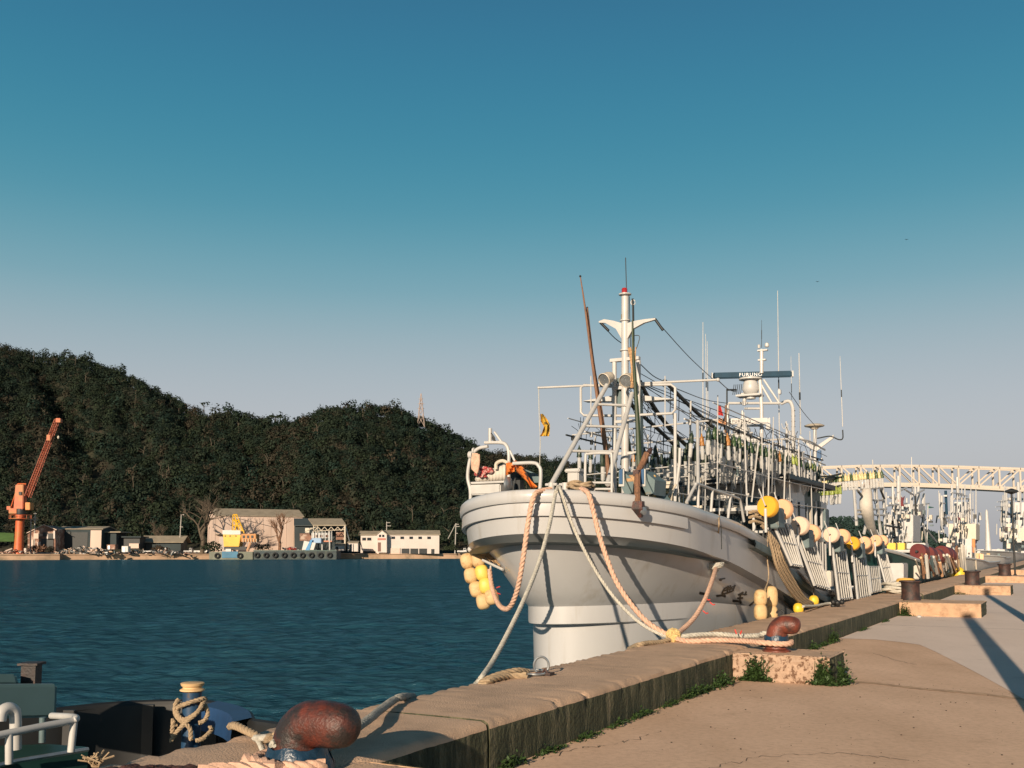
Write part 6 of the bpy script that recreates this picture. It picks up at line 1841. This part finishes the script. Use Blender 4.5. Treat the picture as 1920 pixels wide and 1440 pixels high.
m = MB()
zz = [(590 + i * 6.2, 988 if i % 2 else 995) for i in range(10)]
for a, b in zip(zz[:-1], zz[1:]): m.cyl(at(*a, 322.2), at(*b, 322.2), .12, 5)
m.cyl(at(588, 996, 322.2), at(647, 993, 322.2), .12, 5); m.build('roof_truss', M_cream, t)
pb(t, 'rusty_panel', 630, 990, 645, 1012, 328, .3, M_brown)

# white two-storey house on the right
t, c, ux, uy, he, hr = gable_house('white_building', 'long white waterfront building with a row of small windows and dark open bays', 716, 822, 1037, 1003, 995.5, 329, math.radians(7), 18.5, 9, M_wallw, M_roof)
for k in range(5): wall_rect(t, 'window', c, ux, uy, 3.0 + k * 2.9, 4.15 + k * 2.9, he - 1.3, he - .5, M_glass)
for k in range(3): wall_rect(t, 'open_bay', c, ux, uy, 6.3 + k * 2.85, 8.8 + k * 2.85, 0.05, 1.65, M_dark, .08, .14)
wall_rect(t, 'door', c, ux, uy, 15.9, 16.9, 0.05, 1.5, M_dark, .08, .14)
wall_rect(t, 'low_wall', c, ux, uy, .5, 5.8, 0, 1.8, mat('pinkish_plinth', (.58, .45, .38), .8), .2, .35)
t, c, ux, uy, he, hr = gable_house('white_wing', 'low white wing with two wide windows at the left end of the white building', 676, 706, 1030, 1003.5, 997, 330.5, math.radians(6), 5.9, 7, M_wallw, M_roof)
wall_rect(t, 'window', c, ux, uy, .5, 1.7, he - 1.7, he - .8, M_glass); wall_rect(t, 'window', c, ux, uy, 2.1, 3.4, he - 1.7, he - .8, M_glass); wall_rect(t, 'open_bay', c, ux, uy, .8, 4.8, 0, .8, M_dark, .07)
gx = thing('gable_front', 'projecting white gable with a red sign board on the white building', 'building', at(716, 1036, 326.5))
m = MB(); p = [at(707, 1036, 326.5), at(725, 1036, 326.5), at(725, 1002, 326.5), at(716, 995, 326.5), at(707, 1002, 326.5)]; m.prism(p, Yv * 4.5); m.build('wall', M_wallw, gx, smooth=0)
m = MB(); o = Yv * 5
for a, b in (((705.5, 1003), (716, 994.4)), ((716, 994.4), (726.5, 1003))):
    m.prism([at(*a, 326.2), at(*b, 326.2), at(*b, 326.2) + o, at(*a, 326.2) + o], Zv * .2)
m.build('roof', M_roof, gx, smooth=0)
for x in (710.5, 716.5): pb(gx, 'window', x, 1002.5, x + 4, 1007, 326.4, .1, M_glass)
pb(gx, 'sign_board', 708, 1009, 723, 1012.5, 326.35, .12, mat('faded_red_board', (.42, .16, .12), .7))
pb(gx, 'door', 708.5, 1017, 714, 1034, 326.4, .1, mat('brown_door', (.14, .06, .04), .6))
# huts
for x0, x1, y0, y1, lb in ((628, 645, 1022, 1033, 'small white hut under the open steel shed'), (652, 671, 1018, 1034, 'small white lean-to hut left of the white building')):
    t = thing('hut', lb, 'hut', at((x0 + x1) / 2, y1, 320)); pb(t, 'wall', x0, y0, x1, y1, 320, 2.5, M_wallw); m = MB(); m.prism([at(x0 - 1, y0, 319.6), at(x1 + 1, y0, 319.6), at(x1 + 3, y0 - 3, 323), at(x0 + 1, y0 - 3, 323)], Zv * .15); m.build('roof', M_roof, t, smooth=0); pb(t, 'door', x0 + 2, y0 + 3, x0 + 6, y1, 319.9, .1, M_dark)

# left yard buildings
t, c, ux, uy, he, hr = gable_house('work_shed', 'open fronted shed with a long pale sloping roof, right of the orange crane', 104, 192, 1033, 993, 988, 306, math.radians(3), 13.5, 12, M_darkwall, M_roof)
wall_rect(t, 'pale_wall', c, ux, uy, 10.2, 13.4, .2, he - .2, M_wall)
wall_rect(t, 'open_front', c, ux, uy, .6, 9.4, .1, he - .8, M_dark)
t = thing('old_house', 'dilapidated pale gabled house beside the orange crane', 'building', at(78, 1036, 300))
m = MB(); p = [at(52, 1036, 300), at(104, 1036, 300), at(104, 993, 300), at(82, 985, 300), at(60, 993, 300), at(52, 1002, 300)]; m.prism(p, Yv * 8); m.build('wall', M_brown, t, smooth=0)
for x0, y0, x1, y1, mt in ((80, 998, 89, 1006, M_dark), (90, 1000, 100, 1012, M_dark), (77, 1010, 100, 1034, M_dark), (63, 1000, 72, 1010, M_wall), (57, 1012, 62, 1026, M_wall), (70, 1016, 76, 1024, M_wall), (87, 1002, 90, 1012, M_wallw), (100, 995, 103, 1010, M_wallw)):
    pb(t, 'opening' if mt is M_dark else 'patch_panel', x0, y0, x1, y1, 299.8, .15, mt)
m = MB(); m.prism([at(50, 1000, 299.5), at(82, 984.5, 299.5), at(82, 984.5, 308.5), at(50, 1000, 308.5)], Zv * .2); m.prism([at(82, 984.5, 299.5), at(106, 994, 299.5), at(106, 994, 308.5), at(82, 984.5, 308.5)], Zv * .2); m.build('roof', M_wall, t, smooth=0)
t = thing('blue_shed', 'dark blue shed wall to the right of the open fronted shed', 'shed', at(205, 1030, 309)); pb(t, 'wall', 190, 998, 218, 1030, 310, 8, M_darkwall); pb(t, 'roof', 189, 996.5, 226, 998.5, 309, 9.5, M_roof)
t = thing('low_shed', 'low black shed with a pale open front', 'shed', at(245, 1030, 312)); pb(t, 'wall', 225, 1008, 262, 1030, 313, 5, M_dark); pb(t, 'roof', 222, 1005.5, 264, 1008, 312, 7, M_darkwall); pb(t, 'front_frame', 242, 1019, 260, 1028, 312.5, .3, M_wall)
t, c, ux, uy, he, hr = gable_house('low_house', 'low house with a wide grey brown hipped roof left of the lamp post', 268, 335, 1032, 1016, 1006, 318, math.radians(5), 11.5, 9, M_darkwall, M_roof, ohang=1.0)
# trucks
def truck(x0, x1, yb, Y, mt, label, name='pickup_truck'):
    c = pxz((x0 + x1) / 2, Y, ZG); L = (x1 - x0) / F * Y
    t = thing(name, label, 'truck', c)
    m = MB(); m.box(c + Zv * .75 - Xv * L * .17, (L * .62, 1.7, .55)); m.build('cargo_bed', mt, t, smooth=0, bevel=.05)
    m = MB(); p = c + Xv * L * .30 + Zv * .5; w = L * .34; m.hexa([p + V(-w / 2, -.85, 0), p + V(w / 2, -.85, 0), p + V(-w / 2, .85, 0), p + V(w / 2, .85, 0), p + V(-w / 2, -.75, 1.3), p + V(w * .25, -.75, 1.3), p + V(-w / 2, .75, 1.3), p + V(w * .25, .75, 1.3)]); m.build('cab', mt, t, smooth=0, bevel=.06)
    m = MB(); m.box(p + V(-w * .1, -.82, .95), (w * .6, .1, .4)); m.build('window', M_glass, t, smooth=0)
    for x in (-L * .3, L * .3):
        m = MB(); m.cyl(c + V(x, -.9, .33), c + V(x, -.65, .33), .33, 14); m.build('wheel', M_black, t)
truck(364, 396, 1035, 316, M_white, 'white pickup truck parked at the shore edge left of the crane barge')
truck(857, 876, 1035, 335, M_white, 'pale truck parked on the shore just left of the bow')
truck(345, 362, 1035, 320, mat('grey_truck', (.3, .3, .3), .5), 'grey truck behind the white pickup truck')
# utility poles on the far shore
def upole(x0, y0, x1, y1, Y, label, arms=(), lamp_=None, name='utility_pole', brace=None):
    p, q_ = pxz(x1, Y, ZG), at(x0, y0, Y)
    t = thing(name, label, 'utility pole', p, 'utility poles on the far shore')
    m = MB(); m.cyl(p, q_, .20, 8, .14); m.build('shaft', M_pole, t)
    for (ax_, ay, w_) in arms:
        m = MB(); m.box(at(ax_, ay, Y - .2), (w_ * .165, .15, .18)); m.build('crossarm', M_pole, t)
    if brace:
        m = MB(); m.cyl(at(*brace[:2], Y), at(*brace[2:], Y), .12, 6); m.build('brace', M_pole, t)
    if lamp_:
        m = MB(); m.box(at(*lamp_, Y), (.9, .4, .3)); m.build('lamp_head', M_pole, t)
upole(58, 972, 57, 1030, 296, 'thin utility pole immediately right of the orange crane', ((58, 974, 9),))
upole(66, 961, 64, 1030, 300, 'taller utility pole with three crossarms right of the orange crane', ((66, 963, 5), (66, 971, 7), (67, 975, 8)))
upole(340, 964, 336, 1030, 322, 'pole with a lamp head and box left of the bare tree', ((340, 988, 6),), (343, 965))
upole(725, 978, 725, 1020, 345, 'utility pole rising behind the gable of the white building', ((728, 980, 8), (729, 986, 9)))
upole(855, 981, 853, 1034, 334, 'braced utility pole between the white building and the bow', ((857, 983, 7), (858, 987, 8), (856, 1000, 5)), brace=(854, 983, 840, 1010))
# overhead wire at the left
m = MB(); m.tube(smooth_path([at(-60, 984, 300), at(20, 988, 300), at(66, 986, 300)], 4), .05, 5); solo(m, 'overhead_wire', M_cable, 'overhead wire crossing behind the orange crane at the left edge', 'wire')
struct(MB().grid([[pxz(-80, 300, 4.2), pxz(26, 300, 4.2)], [pxz(-80, 330, 8.0), pxz(26, 330, 7.2)]]).build('lawn', M_grass, smooth=0))
# scrap along the shore
def heap(name, x0, x1, h, n, Y, label, mats):
    mb_ = [MB() for _ in mats]
    for i in range(n):
        x = random.uniform(x0, x1); f = 1 - abs((x - x0) / (x1 - x0) * 2 - 1) ** 2
        p = pxz(x, Y + random.uniform(-2, 3), ZG + random.random() * h * (.3 + .7 * f))
        s = random.uniform(.25, .9); d = Vector((random.gauss(0, 1), random.gauss(0, 1), random.gauss(0, .5))).normalized(); a, b = frame_of(d)
        random.choice(mb_).box(p, (s * random.uniform(1, 2.6), s * .5, s * random.uniform(.15, .5)), (d, a, b))
    ms_ = MB(); idx = []
    for k, q_ in enumerate(mb_):
        ms_.add(q_.v, q_.f); idx += [k] * len(q_.f)
    o = ms_.build(name, mats, smooth=0); o.data.polygons.foreach_set('material_index', idx)
    o['kind'] = 'stuff'; o['label'] = label
    return o
heap('scrap_heap', 104, 215, 1.9, 190, 297, 'heap of pale and dark scrap along the shore right of the orange crane', [M_wall, M_dark, M_white, M_scrap, M_black, M_shore, M_teal])
heap('scrap_heap', 215, 352, 1.2, 130, 304, 'lower scrap and boxes along the shore towards the white pickup truck', [M_wall, M_dark, M_brown, M_black, M_white])
heap('scrap_heap', -30, 60, 1.3, 70, 289, 'scrap round the foot of the orange crane', [M_wall, M_brown, M_black, M_shore])
heap('scrap_heap', 520, 570, 2.2, 70, 316, 'stacked gear and nets on the shore behind the dark barge', [M_wallw, M_brown, M_dark, M_red, M_white])
for i, (x0, y0, x1, y1, mt, lb) in enumerate(((228, 1024, 240, 1035, M_white, 'white box van body among the scrap'), (36, 1028, 49, 1036, M_wallw, 'white shed box at the foot of the orange crane'), (200, 1021, 216, 1030, M_brown, 'brown rusty container among the scrap'))):
    t = thing('container', lb, 'container', at((x0 + x1) / 2, y1, 298)); pb(t, 'body', x0, y0, x1, y1, 298, 2.2, mt, .06); pb(t, 'door', x0 + 2, y0 + 2, x0 + 6, y1, 297.9, .08, M_steel)

# crane barge
t = thing('crane_barge', 'blue crane barge with a yellow machine house and yellow lattice mast', 'barge', at(435, 1048, 305))
YG = 303
pb(t, 'hull', 392, 1034.5, 474, 1050, YG, 8, mat('barge_grey', (.13, .14, .11), .7, .25, .5), .1)
pb(t, 'blue_panel', 416, 1034, 446, 1046, YG - .25, .3, M_bargeblue)
for x in (407.5, 450):
    m = MB(); c = at(x, 1042, YG - .3); m.tube([c + V(.62 * math.cos(a), 0, .62 * math.sin(a)) for a in np.linspace(0, 2 * PI, 16)[:-1]], .3, 6, closed=True); m.build('tyre_fender', M_black, t)
m = MB(); pp = [(418, 1002), (452, 1003), (448, 1025), (419.5, 1025)]; m.prism([at(*p, YG + 1.5) for p in pp], Yv * 4); m.build('machine_house', M_craney, t, smooth=0, bevel=.1)
pb(t, 'house_roof', 417, 994, 451, 1002.5, YG + 1.8, 3.4, M_white, .1)
for x in (421, 430, 441): pb(t, 'porthole', x, 1004, x + 2.4, 1006, YG + 1.4, .2, M_dark)
pb(t, 'turntable', 420, 1025, 462, 1031, YG + 2, 3.5, M_dark)
m = MB()
for a, b in (((437, 965), (436, 1000)), ((444, 965), (458, 1000)), ((437, 965), (445, 965)), ((440, 966), (450, 1000)), ((442, 968), (442, 1000)), ((437, 985), (453, 985)), ((437, 975), (449, 976)), ((436, 1000), (449, 976)), ((458, 998), (438, 976)), ((436, 995), (458, 995))):
    for d in (2.0, 4.0): m.cyl(at(*a, YG + d), at(*b, YG + d), .17, 5)
for y in (966, 976, 985, 995): m.cyl(at(438, y, YG + 2), at(438, y, YG + 4), .15, 5)
m.build('lattice_mast', M_craney, t)
pb(t, 'deck_house', 452, 1001, 480, 1016, YG + 1, 4, mat('orange_deckhouse', (.46, .22, .08), .7), .1)
for x in (455, 463, 471): pb(t, 'window', x, 1004, x + 4, 1009, YG + .9, .15, M_dark)
for i in range(6): pcy(t, 'railing_post', [(456 + i * 5, 1010, 456 + i * 5, 1017)], YG + .6, .1, M_cream, 5)
m = MB(); m.cyl(at(470, 1017, YG), at(464, 1033, YG), .45, 8); m.build('support_leg', mat('tan_leg', (.42, .24, .14), .7), t)
pcy(t, 'boom_cable', [(446, 972, 520, 990), (480, 1013, 520, 1004)], YG + 2, .07, M_cable, 4)
pb(t, 'white_locker', 423, 1029, 433, 1034, YG + .5, 1, M_white)
# dark barge with a small white and blue boat and gear on it
t = thing('flat_barge', 'long flat black barge hung with tyres, moored right of the crane barge', 'barge', at(552, 1050, 305))
pb(t, 'hull', 475, 1033.5, 631, 1050, YG + .5, 8, M_bargedark, .1)
for x in range(482, 628, 17):
    m = MB(); c = at(x, 1041, YG + .1); m.tube([c + V(.6 * math.cos(a), 0, .6 * math.sin(a)) for a in np.linspace(0, 2 * PI, 14)[:-1]], .28, 6, closed=True); m.build('tyre_fender', M_black, t)
pb(t, 'deck_plate', 475, 1031.5, 631, 1033.4, YG + .6, 7.6, M_hullgreen)
t = thing('work_launch', 'small white and blue launch standing on the flat barge', 'boat', at(578, 1032, 306))
m = MB(); m.prism([at(566, 1031, 306), at(588, 1031, 306), at(592, 1018, 306), at(570, 1014, 306)], Yv * 2.5); m.build('hull', M_white, t, smooth=0)
m = MB(); m.prism([at(572, 1032, 305.8), at(580, 1032, 305.8), at(586, 1012, 305.8), at(582, 1012, 305.8)], Yv * .2); m.build('blue_stripe', mat('launch_blue', (.03, .20, .42), .5), t, smooth=0)
pb(t, 'cabin', 584, 1009, 602, 1018, 306.5, 2, mat('pale_blue_cabin', (.22, .34, .5), .5), .08)
t = thing('deck_gantry', 'white and orange platform with railings on the flat barge', 'platform', at(600, 1032, 308))
pb(t, 'upper_deck', 584, 1013.5, 622, 1016, 308, 3, mat('orange_deck', (.5, .2, .12), .6)); pb(t, 'wheelhouse', 584, 999, 618, 1009, 309, 2.4, M_white, .06)
for x in (590, 600, 610): pb(t, 'window', x, 1003, x + 5, 1007, 308.8, .15, M_brown)
pcy(t, 'railing_post', [(586 + i * 6, 996, 586 + i * 6, 1014) for i in range(7)], 308, .13, M_white, 5); pcy(t, 'leg', [(604, 1014, 604, 1032), (618, 996, 618, 1032)], 308, .2, M_white, 6)
pcy(t, 'derrick', [(572, 997, 584, 990), (576, 995, 592, 988)], 308, .14, M_cream, 5); pb(t, 'derrick_head', 572, 990, 580, 999, 308, 1, M_cream, .1)
pb(t, 'dark_machinery', 562, 1000, 584, 1014, 311, 2, M_brown)

# bare trees
def bare_tree(x, yb, Y, H, label, seed, spread=.5, mt=M_bark):
    rnd = random.Random(seed); base = pxz(x, Y, ZG)
    t = thing('bare_tree', label, 'tree', base, 'bare trees by the warehouse')
    trunk, crown = MB(), MB()
    def grow(p, d, L, r, lev):
        m_ = trunk if lev < 1 else crown
        q_ = p + d * L * .55 + Vector((rnd.gauss(0, .06), rnd.gauss(0, .06), 0)) * L
        e = p + d * L
        m_.tube([p, q_, e], [r, r * .85, r * .68], 5 if lev > 1 else 7, cap=False)
        if lev >= 5 or L < .5: return
        for i in range(3 if lev < 4 else 2):
            dd = (d + Vector((rnd.gauss(0, spread), rnd.gauss(0, spread), rnd.gauss(.18, .25)))).normalized()
            grow(p.lerp(e, rnd.uniform(.55, 1)), dd, L * rnd.uniform(.6, .85), r * .58, lev + 1)
    grow(base, Vector((0, 0, 1)), H * .30, H * .030, 0)
    trunk.build('trunk', mt, t); crown.build('crown', mt, t, smooth=0)
bare_tree(379, 1033, 312, 24, 'big bare spreading tree in front of the left end of the warehouse', 3, .55)
bare_tree(523, 1033, 312, 17, 'smaller slender bare tree in front of the right end of the warehouse', 8, .38, mat('reddish_bark', (.16, .085, .05), .9))
bare_tree(300, 1033, 350, 14, 'low bare tree on the foot of the hill behind the low house', 12, .5)

# leafy bushes on the far shore and hill forest
def leaf_quads(cs, rad, n_each, size, cols, rng, flat=.75):
    """leaf clumps spread through ellipsoids: returns verts, colours"""
    N = len(cs)
    d = rng.normal(size=(N, n_each, 3)); d /= np.linalg.norm(d, axis=2, keepdims=True)
    d[:, :, 2] = np.where(d[:, :, 2] < -.45, -d[:, :, 2], d[:, :, 2])
    rr = rng.uniform(.45, 1.05, size=(N, n_each, 1)) ** .6
    lump = 1 + .22 * np.sin(3 * d[:, :, :1] * PI + rng.uniform(0, 6, (N, 1, 1))) * np.cos(2.3 * d[:, :, 2:3] * PI + rng.uniform(0, 6, (N, 1, 1)))
    P = cs[:, None, :] + d * rr * lump * rad[:, None, :]
    nn = d + rng.normal(size=d.shape) * .30; nn /= np.linalg.norm(nn, axis=2, keepdims=True)
    up = rng.normal(size=d.shape)
    a = np.cross(nn, up); a /= np.linalg.norm(a, axis=2, keepdims=True) + 1e-9
    b = np.cross(nn, a)
    s = size * rad[:, None, :1].clip(.2) * rng.uniform(.6, 1.35, (N, n_each, 1))
    q = np.stack([P - a * s - b * s * .6, P + a * s * .9 - b * s * .8, P + a * s + b * s * .7, P - a * s * .8 + b * s], axis=2).reshape(-1, 3)
    c = cols[:, None, :] * rng.uniform(1.08, 1.25, (N, n_each, 1))
    c = np.repeat(c.reshape(-1, 3), 4, axis=0)
    return q, c
def quads_object(name, q, c, m):
    me = bpy.data.meshes.new(name); nq = len(q) // 4
    me.vertices.add(len(q)); me.vertices.foreach_set('co', q.astype(np.float32).ravel())
    me.loops.add(len(q)); me.loops.foreach_set('vertex_index', np.arange(len(q), dtype=np.int32))
    me.polygons.add(nq); me.polygons.foreach_set('loop_start', np.arange(0, len(q), 4, dtype=np.int32))
    me.update(calc_edges=True)
    at_ = me.color_attributes.new('kind_colour', 'FLOAT_COLOR', 'POINT')
    at_.data.foreach_set('color', np.concatenate([c, np.ones((len(c), 1))], 1).astype(np.float32).ravel())
    me.materials.append(m)
    o = bpy.data.objects.new(name, me); COL.objects.link(o)
    return o

# ================================================================== HILLS
SKY = [(-200, 600), (-80, 625), (0, 645), (40, 655), (100, 661), (150, 670), (200, 690), (250, 712), (300, 735), (345, 757), (380, 768), (440, 771), (470, 781), (500, 790), (545, 790), (575, 776), (610, 763), (660, 757), (700, 757), (740, 763), (790, 782), (830, 803), (870, 823), (905, 846), (960, 858), (1010, 856), (1060, 863), (1120, 872), (1200, 888), (1290, 918), (1380, 948), (1450, 968)]
RID = [(-200, 640), (0, 620), (300, 600), (380, 540), (545, 520), (700, 540), (900, 620), (1000, 760), (1200, 900), (1450, 1000)]
sx_, sy_ = zip(*SKY); rx_, ry_ = zip(*RID)
def ridge_z(x, R, y): return EYE + (HZ - y) / F * R
def hill_z(x, t):
    R = np.interp(x, rx_, ry_); z = ridge_z(x, R, np.interp(x, sx_, sy_)) - 7.3
    fold = 1 + .10 * np.sin(x * .019 + 4 * t) * np.sin(PI * np.clip(t, 0, 1)) + .05 * np.sin(x * .051 + 9 * t) * np.sin(PI * np.clip(t, 0, 1))
    s = np.clip(t, 0, 1); zz = (.72 * s + .28 * s * s * (3 - 2 * s)) * z * fold
    return np.where(t <= 1, zz, z * (1 - (t - 1) * 1.3)) + 1.0
HD0 = 352.0
def hill_xy(x, t):
    R = np.interp(x, rx_, ry_); Y = HD0 + (R - HD0) * t
    return (x - 960) / F * (Y * CP), Y
gx_ = np.arange(-260, 1470, 12.0); gt = np.concatenate([np.linspace(-.04, 1, 22), [1.1, 1.3, 1.6]])
XX, TT = np.meshgrid(gx_, gt)
hx, hy = hill_xy(XX, TT); hzz = np.where(TT < 0, ZG - .5, hill_z(XX, np.maximum(TT, 0)))
m = MB(); m.grid([[Vector((hx[i, j], hy[i, j], hzz[i, j])) for j in range(len(gx_))] for i in range(len(gt))])
struct(m.build('hill', M_hill, smooth=180))
NTREE = 9500
tx = RNG.uniform(-230, 1440, NTREE); tt = RNG.uniform(0.0, 1.06, NTREE) ** .85
ex = RNG.uniform(-100, 1440, 700); tx = np.concatenate([tx, ex]); tt = np.concatenate([tt, RNG.uniform(.95, 1.03, 700)])
hx, hy = hill_xy(tx, tt); hz_ = hill_z(tx, tt)
N = len(tx)
rad = RNG.uniform(1.3, 3.0, N) * np.where(RNG.random(N) < .12, 1.4, 1)
ht = rad * RNG.uniform(.9, 1.5, N)
cs = np.stack([hx, hy, hz_ + ht * .9 + .8], 1)
radv = np.stack([rad, rad, ht], 1)
pal = np.array([(.0145, .0235, .0145), (.0105, .0195, .0135), (.017, .026, .014), (.0215, .0255, .0165), (.030, .0265, .018), (.011, .0235, .017), (.046, .038, .026)])  # leaf tints raised to stand in for a thin haze
keep_ = ~((np.abs(tx - 789) < 10) & (tt > .84) & (tt < .96))
tx, tt, hx, hy, hz_, rad, radv, cs = tx[keep_], tt[keep_], hx[keep_], hy[keep_], hz_[keep_], rad[keep_], radv[keep_], cs[keep_]
N = len(tx)
pick = RNG.choice(len(pal), N, p=[.31, .26, .18, .10, .04, .10, .01])
patch = (np.sin(tx * .013 + 2.2 * tt) + np.sin(tx * .031 - 5 * tt + 1)) > .95
pick = np.where(patch & (RNG.random(N) < .5), RNG.choice([3, 4, 4], N), pick)
o = quads_object('forest', *leaf_quads(cs, radv, 125, .105, pal[pick], RNG), M_forest)
o['kind'] = 'stuff'; o['label'] = 'dense dark winter forest covering the hills across the water'
# a few trunks and bare crowns standing out among the canopy
m = MB()
for i in range(170):
    k = RNG.integers(0, N); x, y, z = hx[k], hy[k], hz_[k]; h = RNG.uniform(5, 9)
    m.tube([V(x, y - 2.5, z - 1), V(x + RNG.normal(0, .4), y - 2.6, z + h * .6), V(x + RNG.normal(0, .8), y - 2.5, z + h)], [.20, .14, .05], 4, cap=False)
    for j in range(3):
        b = V(x, y - 2.5, z + h * RNG.uniform(.5, .9)); m.tube([b, b + V(RNG.normal(0, 1.4), RNG.normal(0, .5), RNG.uniform(.8, 2))], [.09, .03], 4, cap=False)
o = m.build('forest_trunks', mat('pale_trunk', (.11, .09, .065), .9), smooth=0); o['kind'] = 'stuff'; o['label'] = 'pale bare trunks showing among the dark forest'
# a flat-topped pine and a bare tree on the saddle
def ridge_tree(x, y0, y1, label, flat):
    R = float(np.interp(x, rx_, ry_)) ; p = at(x, y1, R); t = thing('ridge_tree', label, 'tree', p)
    m = MB(); m.cyl(p, at(x + 1, y0 + 4, R), .25, 6, .1)
    for i in range(7): b = p.lerp(at(x, y0 + 3, R), random.uniform(.5, 1)); m.tube([b, b + V(random.gauss(0, 1.8), 0, random.uniform(.3, 1.6))], [.1, .03], 4)
    m.build('trunk', M_bark2, t, smooth=0)
    c_ = np.array([[*at(x + random.uniform(-7, 7), y0 + random.uniform(0, 4), R)] for _ in range(6)])
    q_, cc = leaf_quads(c_, np.tile([[1.6, 1.6, .55 if flat else 1.2]], (6, 1)), 26 if flat else 10, .2, np.tile([[.02, .03, .015]], (6, 1)), RNG)
    o = quads_object('crown', q_ - np.array([*p]), cc, M_forest); o.parent = t
ridge_tree(516, 779, 793, 'flat topped pine standing alone on the saddle between the hills', True)
ridge_tree(382, 756, 772, 'thin crowned tree on the shoulder of the left hill', False)
# shrubs at the foot of the far hill, each its own
for i, (x, y, r, lb, col_) in enumerate(((395, 1018, 3.2, 'dark green bush between the white pickup truck and the yellow machine house', (.014, .022, .012)), (545, 1014, 1.7, 'reddish bush in front of the right end of the warehouse', (.20, .035, .03)), (300, 1028, 2.2, 'brown bush in front of the low house', (.05, .035, .022)), (842, 1024, 2.4, 'dark bush beside the braced utility pole', (.02, .028, .014)), (70, 1024, 2.6, 'brown leafless thicket in front of the dilapidated house', (.13, .075, .05)), (490, 1024, 2.4, 'olive bush behind the flat barge', (.07, .065, .04)), (95, 1026, 1.8, 'dark shrub under the dilapidated house', (.03, .028, .02)))):
    Y = 312 if x > 200 else 297
    p = pxz(x, Y, ZG); cs_ = np.array([[p.x + random.gauss(0, r * .4), p.y + random.gauss(0, .5), ZG + r * random.uniform(.4, .8)] for _ in range(5)])
    q_, cc = leaf_quads(cs_, np.tile([[r * .6, r * .6, r * .55]], (5, 1)), 70, .12, np.tile([col_], (5, 1)), RNG)
    tag(quads_object('bush', q_, cc, M_forest), lb, 'bush', 'bushes on the far shore')
# transmission tower on the right hill
RT = 556; t = thing('lattice_tower', 'steel lattice transmission tower on the ridge of the right hill', 'tower', at(789, 800, RT))
m = MB()
prof = [(800, 6.5), (780, 4.6), (768, 3.6), (756, 2.4), (746, 1.4), (738, .4)]
def cor(y, w): c = at(789.5, y, RT); h = w / F * RT; return [c + V(sx * h, sy * h, 0) for sx, sy in ((-1, -1), (1, -1), (1, 1), (-1, 1))]
for (y0, w0), (y1, w1) in zip(prof[:-1], prof[1:]):
    a, b = cor(y0, w0), cor(y1, w1)
    for k in range(4):
        m.cyl(a[k], b[k], .17, 4); m.cyl(a[k], b[(k + 1) % 4], .10, 4); m.cyl(a[(k + 1) % 4], b[k], .10, 4); m.cyl(b[k], b[(k + 1) % 4], .10, 4)
m.build('lattice', mat('tower_steel', (.42, .34, .30), .6), t, smooth=0)
for y, w in ((748, 5), (757, 6), (766, 6.5)):
    m = MB(); c = at(789.5, y, RT); h = w / F * RT; m.cyl(c - Xv * h, c + Xv * h, .14, 4); m.build('crossarm', MATS['tower_steel'], t, smooth=0)

# far hill on the right
SK2 = [(1380, 985), (1470, 972), (1540, 966), (1585, 965), (1620, 968), (1660, 978), (1700, 986), (1735, 990), (1762, 998), (1790, 1010), (1830, 1026), (1880, 1032)]
a2x, a2y = zip(*SK2); R2 = 1500.0
xs2 = np.arange(1300, 1900, 8.0)
rws = []
for t_ in np.linspace(0, 1.3, 10):
    Y = 1150 + (R2 - 1150) * t_
    rws.append([Vector(((x - 960) / F * Y, Y, (max(0, EYE + (HZ - float(np.interp(x, a2x, a2y))) / F * R2 - 6) * (t_ if t_ <= 1 else 2 - t_)) + SEA - 1)) for x in xs2])
m = MB(); m.grid(rws); struct(m.build('far_hill', mat('far_hill_haze_green', (.022, .040, .036), .95, .3, .02), smooth=180))  # bluish haze is put into the hill's base colour
n2 = 900; x2 = RNG.uniform(1310, 1850, n2); t2_ = RNG.uniform(.1, 1.02, n2); Y2 = 1150 + (R2 - 1150) * t2_
z2 = np.maximum(0, EYE + (HZ - np.interp(x2, a2x, a2y)) / F * R2 - 6) * t2_ + SEA
ok = z2 > 2
cs = np.stack([(x2 - 960) / F * Y2, Y2, z2 + 1.5], 1)[ok]; r_ = RNG.uniform(4, 8, ok.sum())
o = quads_object('far_forest', *leaf_quads(cs, np.stack([r_, r_, r_ * .7], 1), 40, .2, np.tile([[.022, .042, .036]], (ok.sum(), 1)), RNG), M_forest)  # leaf colour carries the same painted haze
o['kind'] = 'stuff'; o['label'] = 'dark forest tinted by bluish haze on the far hill under the bridge'
# two gulls far up
for x, y, lb in ((1533, 528, 'tiny dark bird in the sky above the radar mast'), (1700, 449, 'tiny dark bird higher up in the sky at the right')):
    p = at(x, y, 120); m = MB(); m.grid([[p - Xv * .22 + Zv * .03, p - Xv * .1 + Zv * .06, p, p + Xv * .1 + Zv * .06, p + Xv * .2], [p - Xv * .2 + Yv * .05, p - Xv * .09 + Yv * .1 + Zv * .05, p + Yv * .12, p + Xv * .09 + Yv * .1 + Zv * .05, p + Xv * .19 + Yv * .05]]); m.ball(p + Yv * .05, (.035, .14, .035), nu=7, nv=5)
    solo(m, 'bird', M_dark, lb, 'bird')
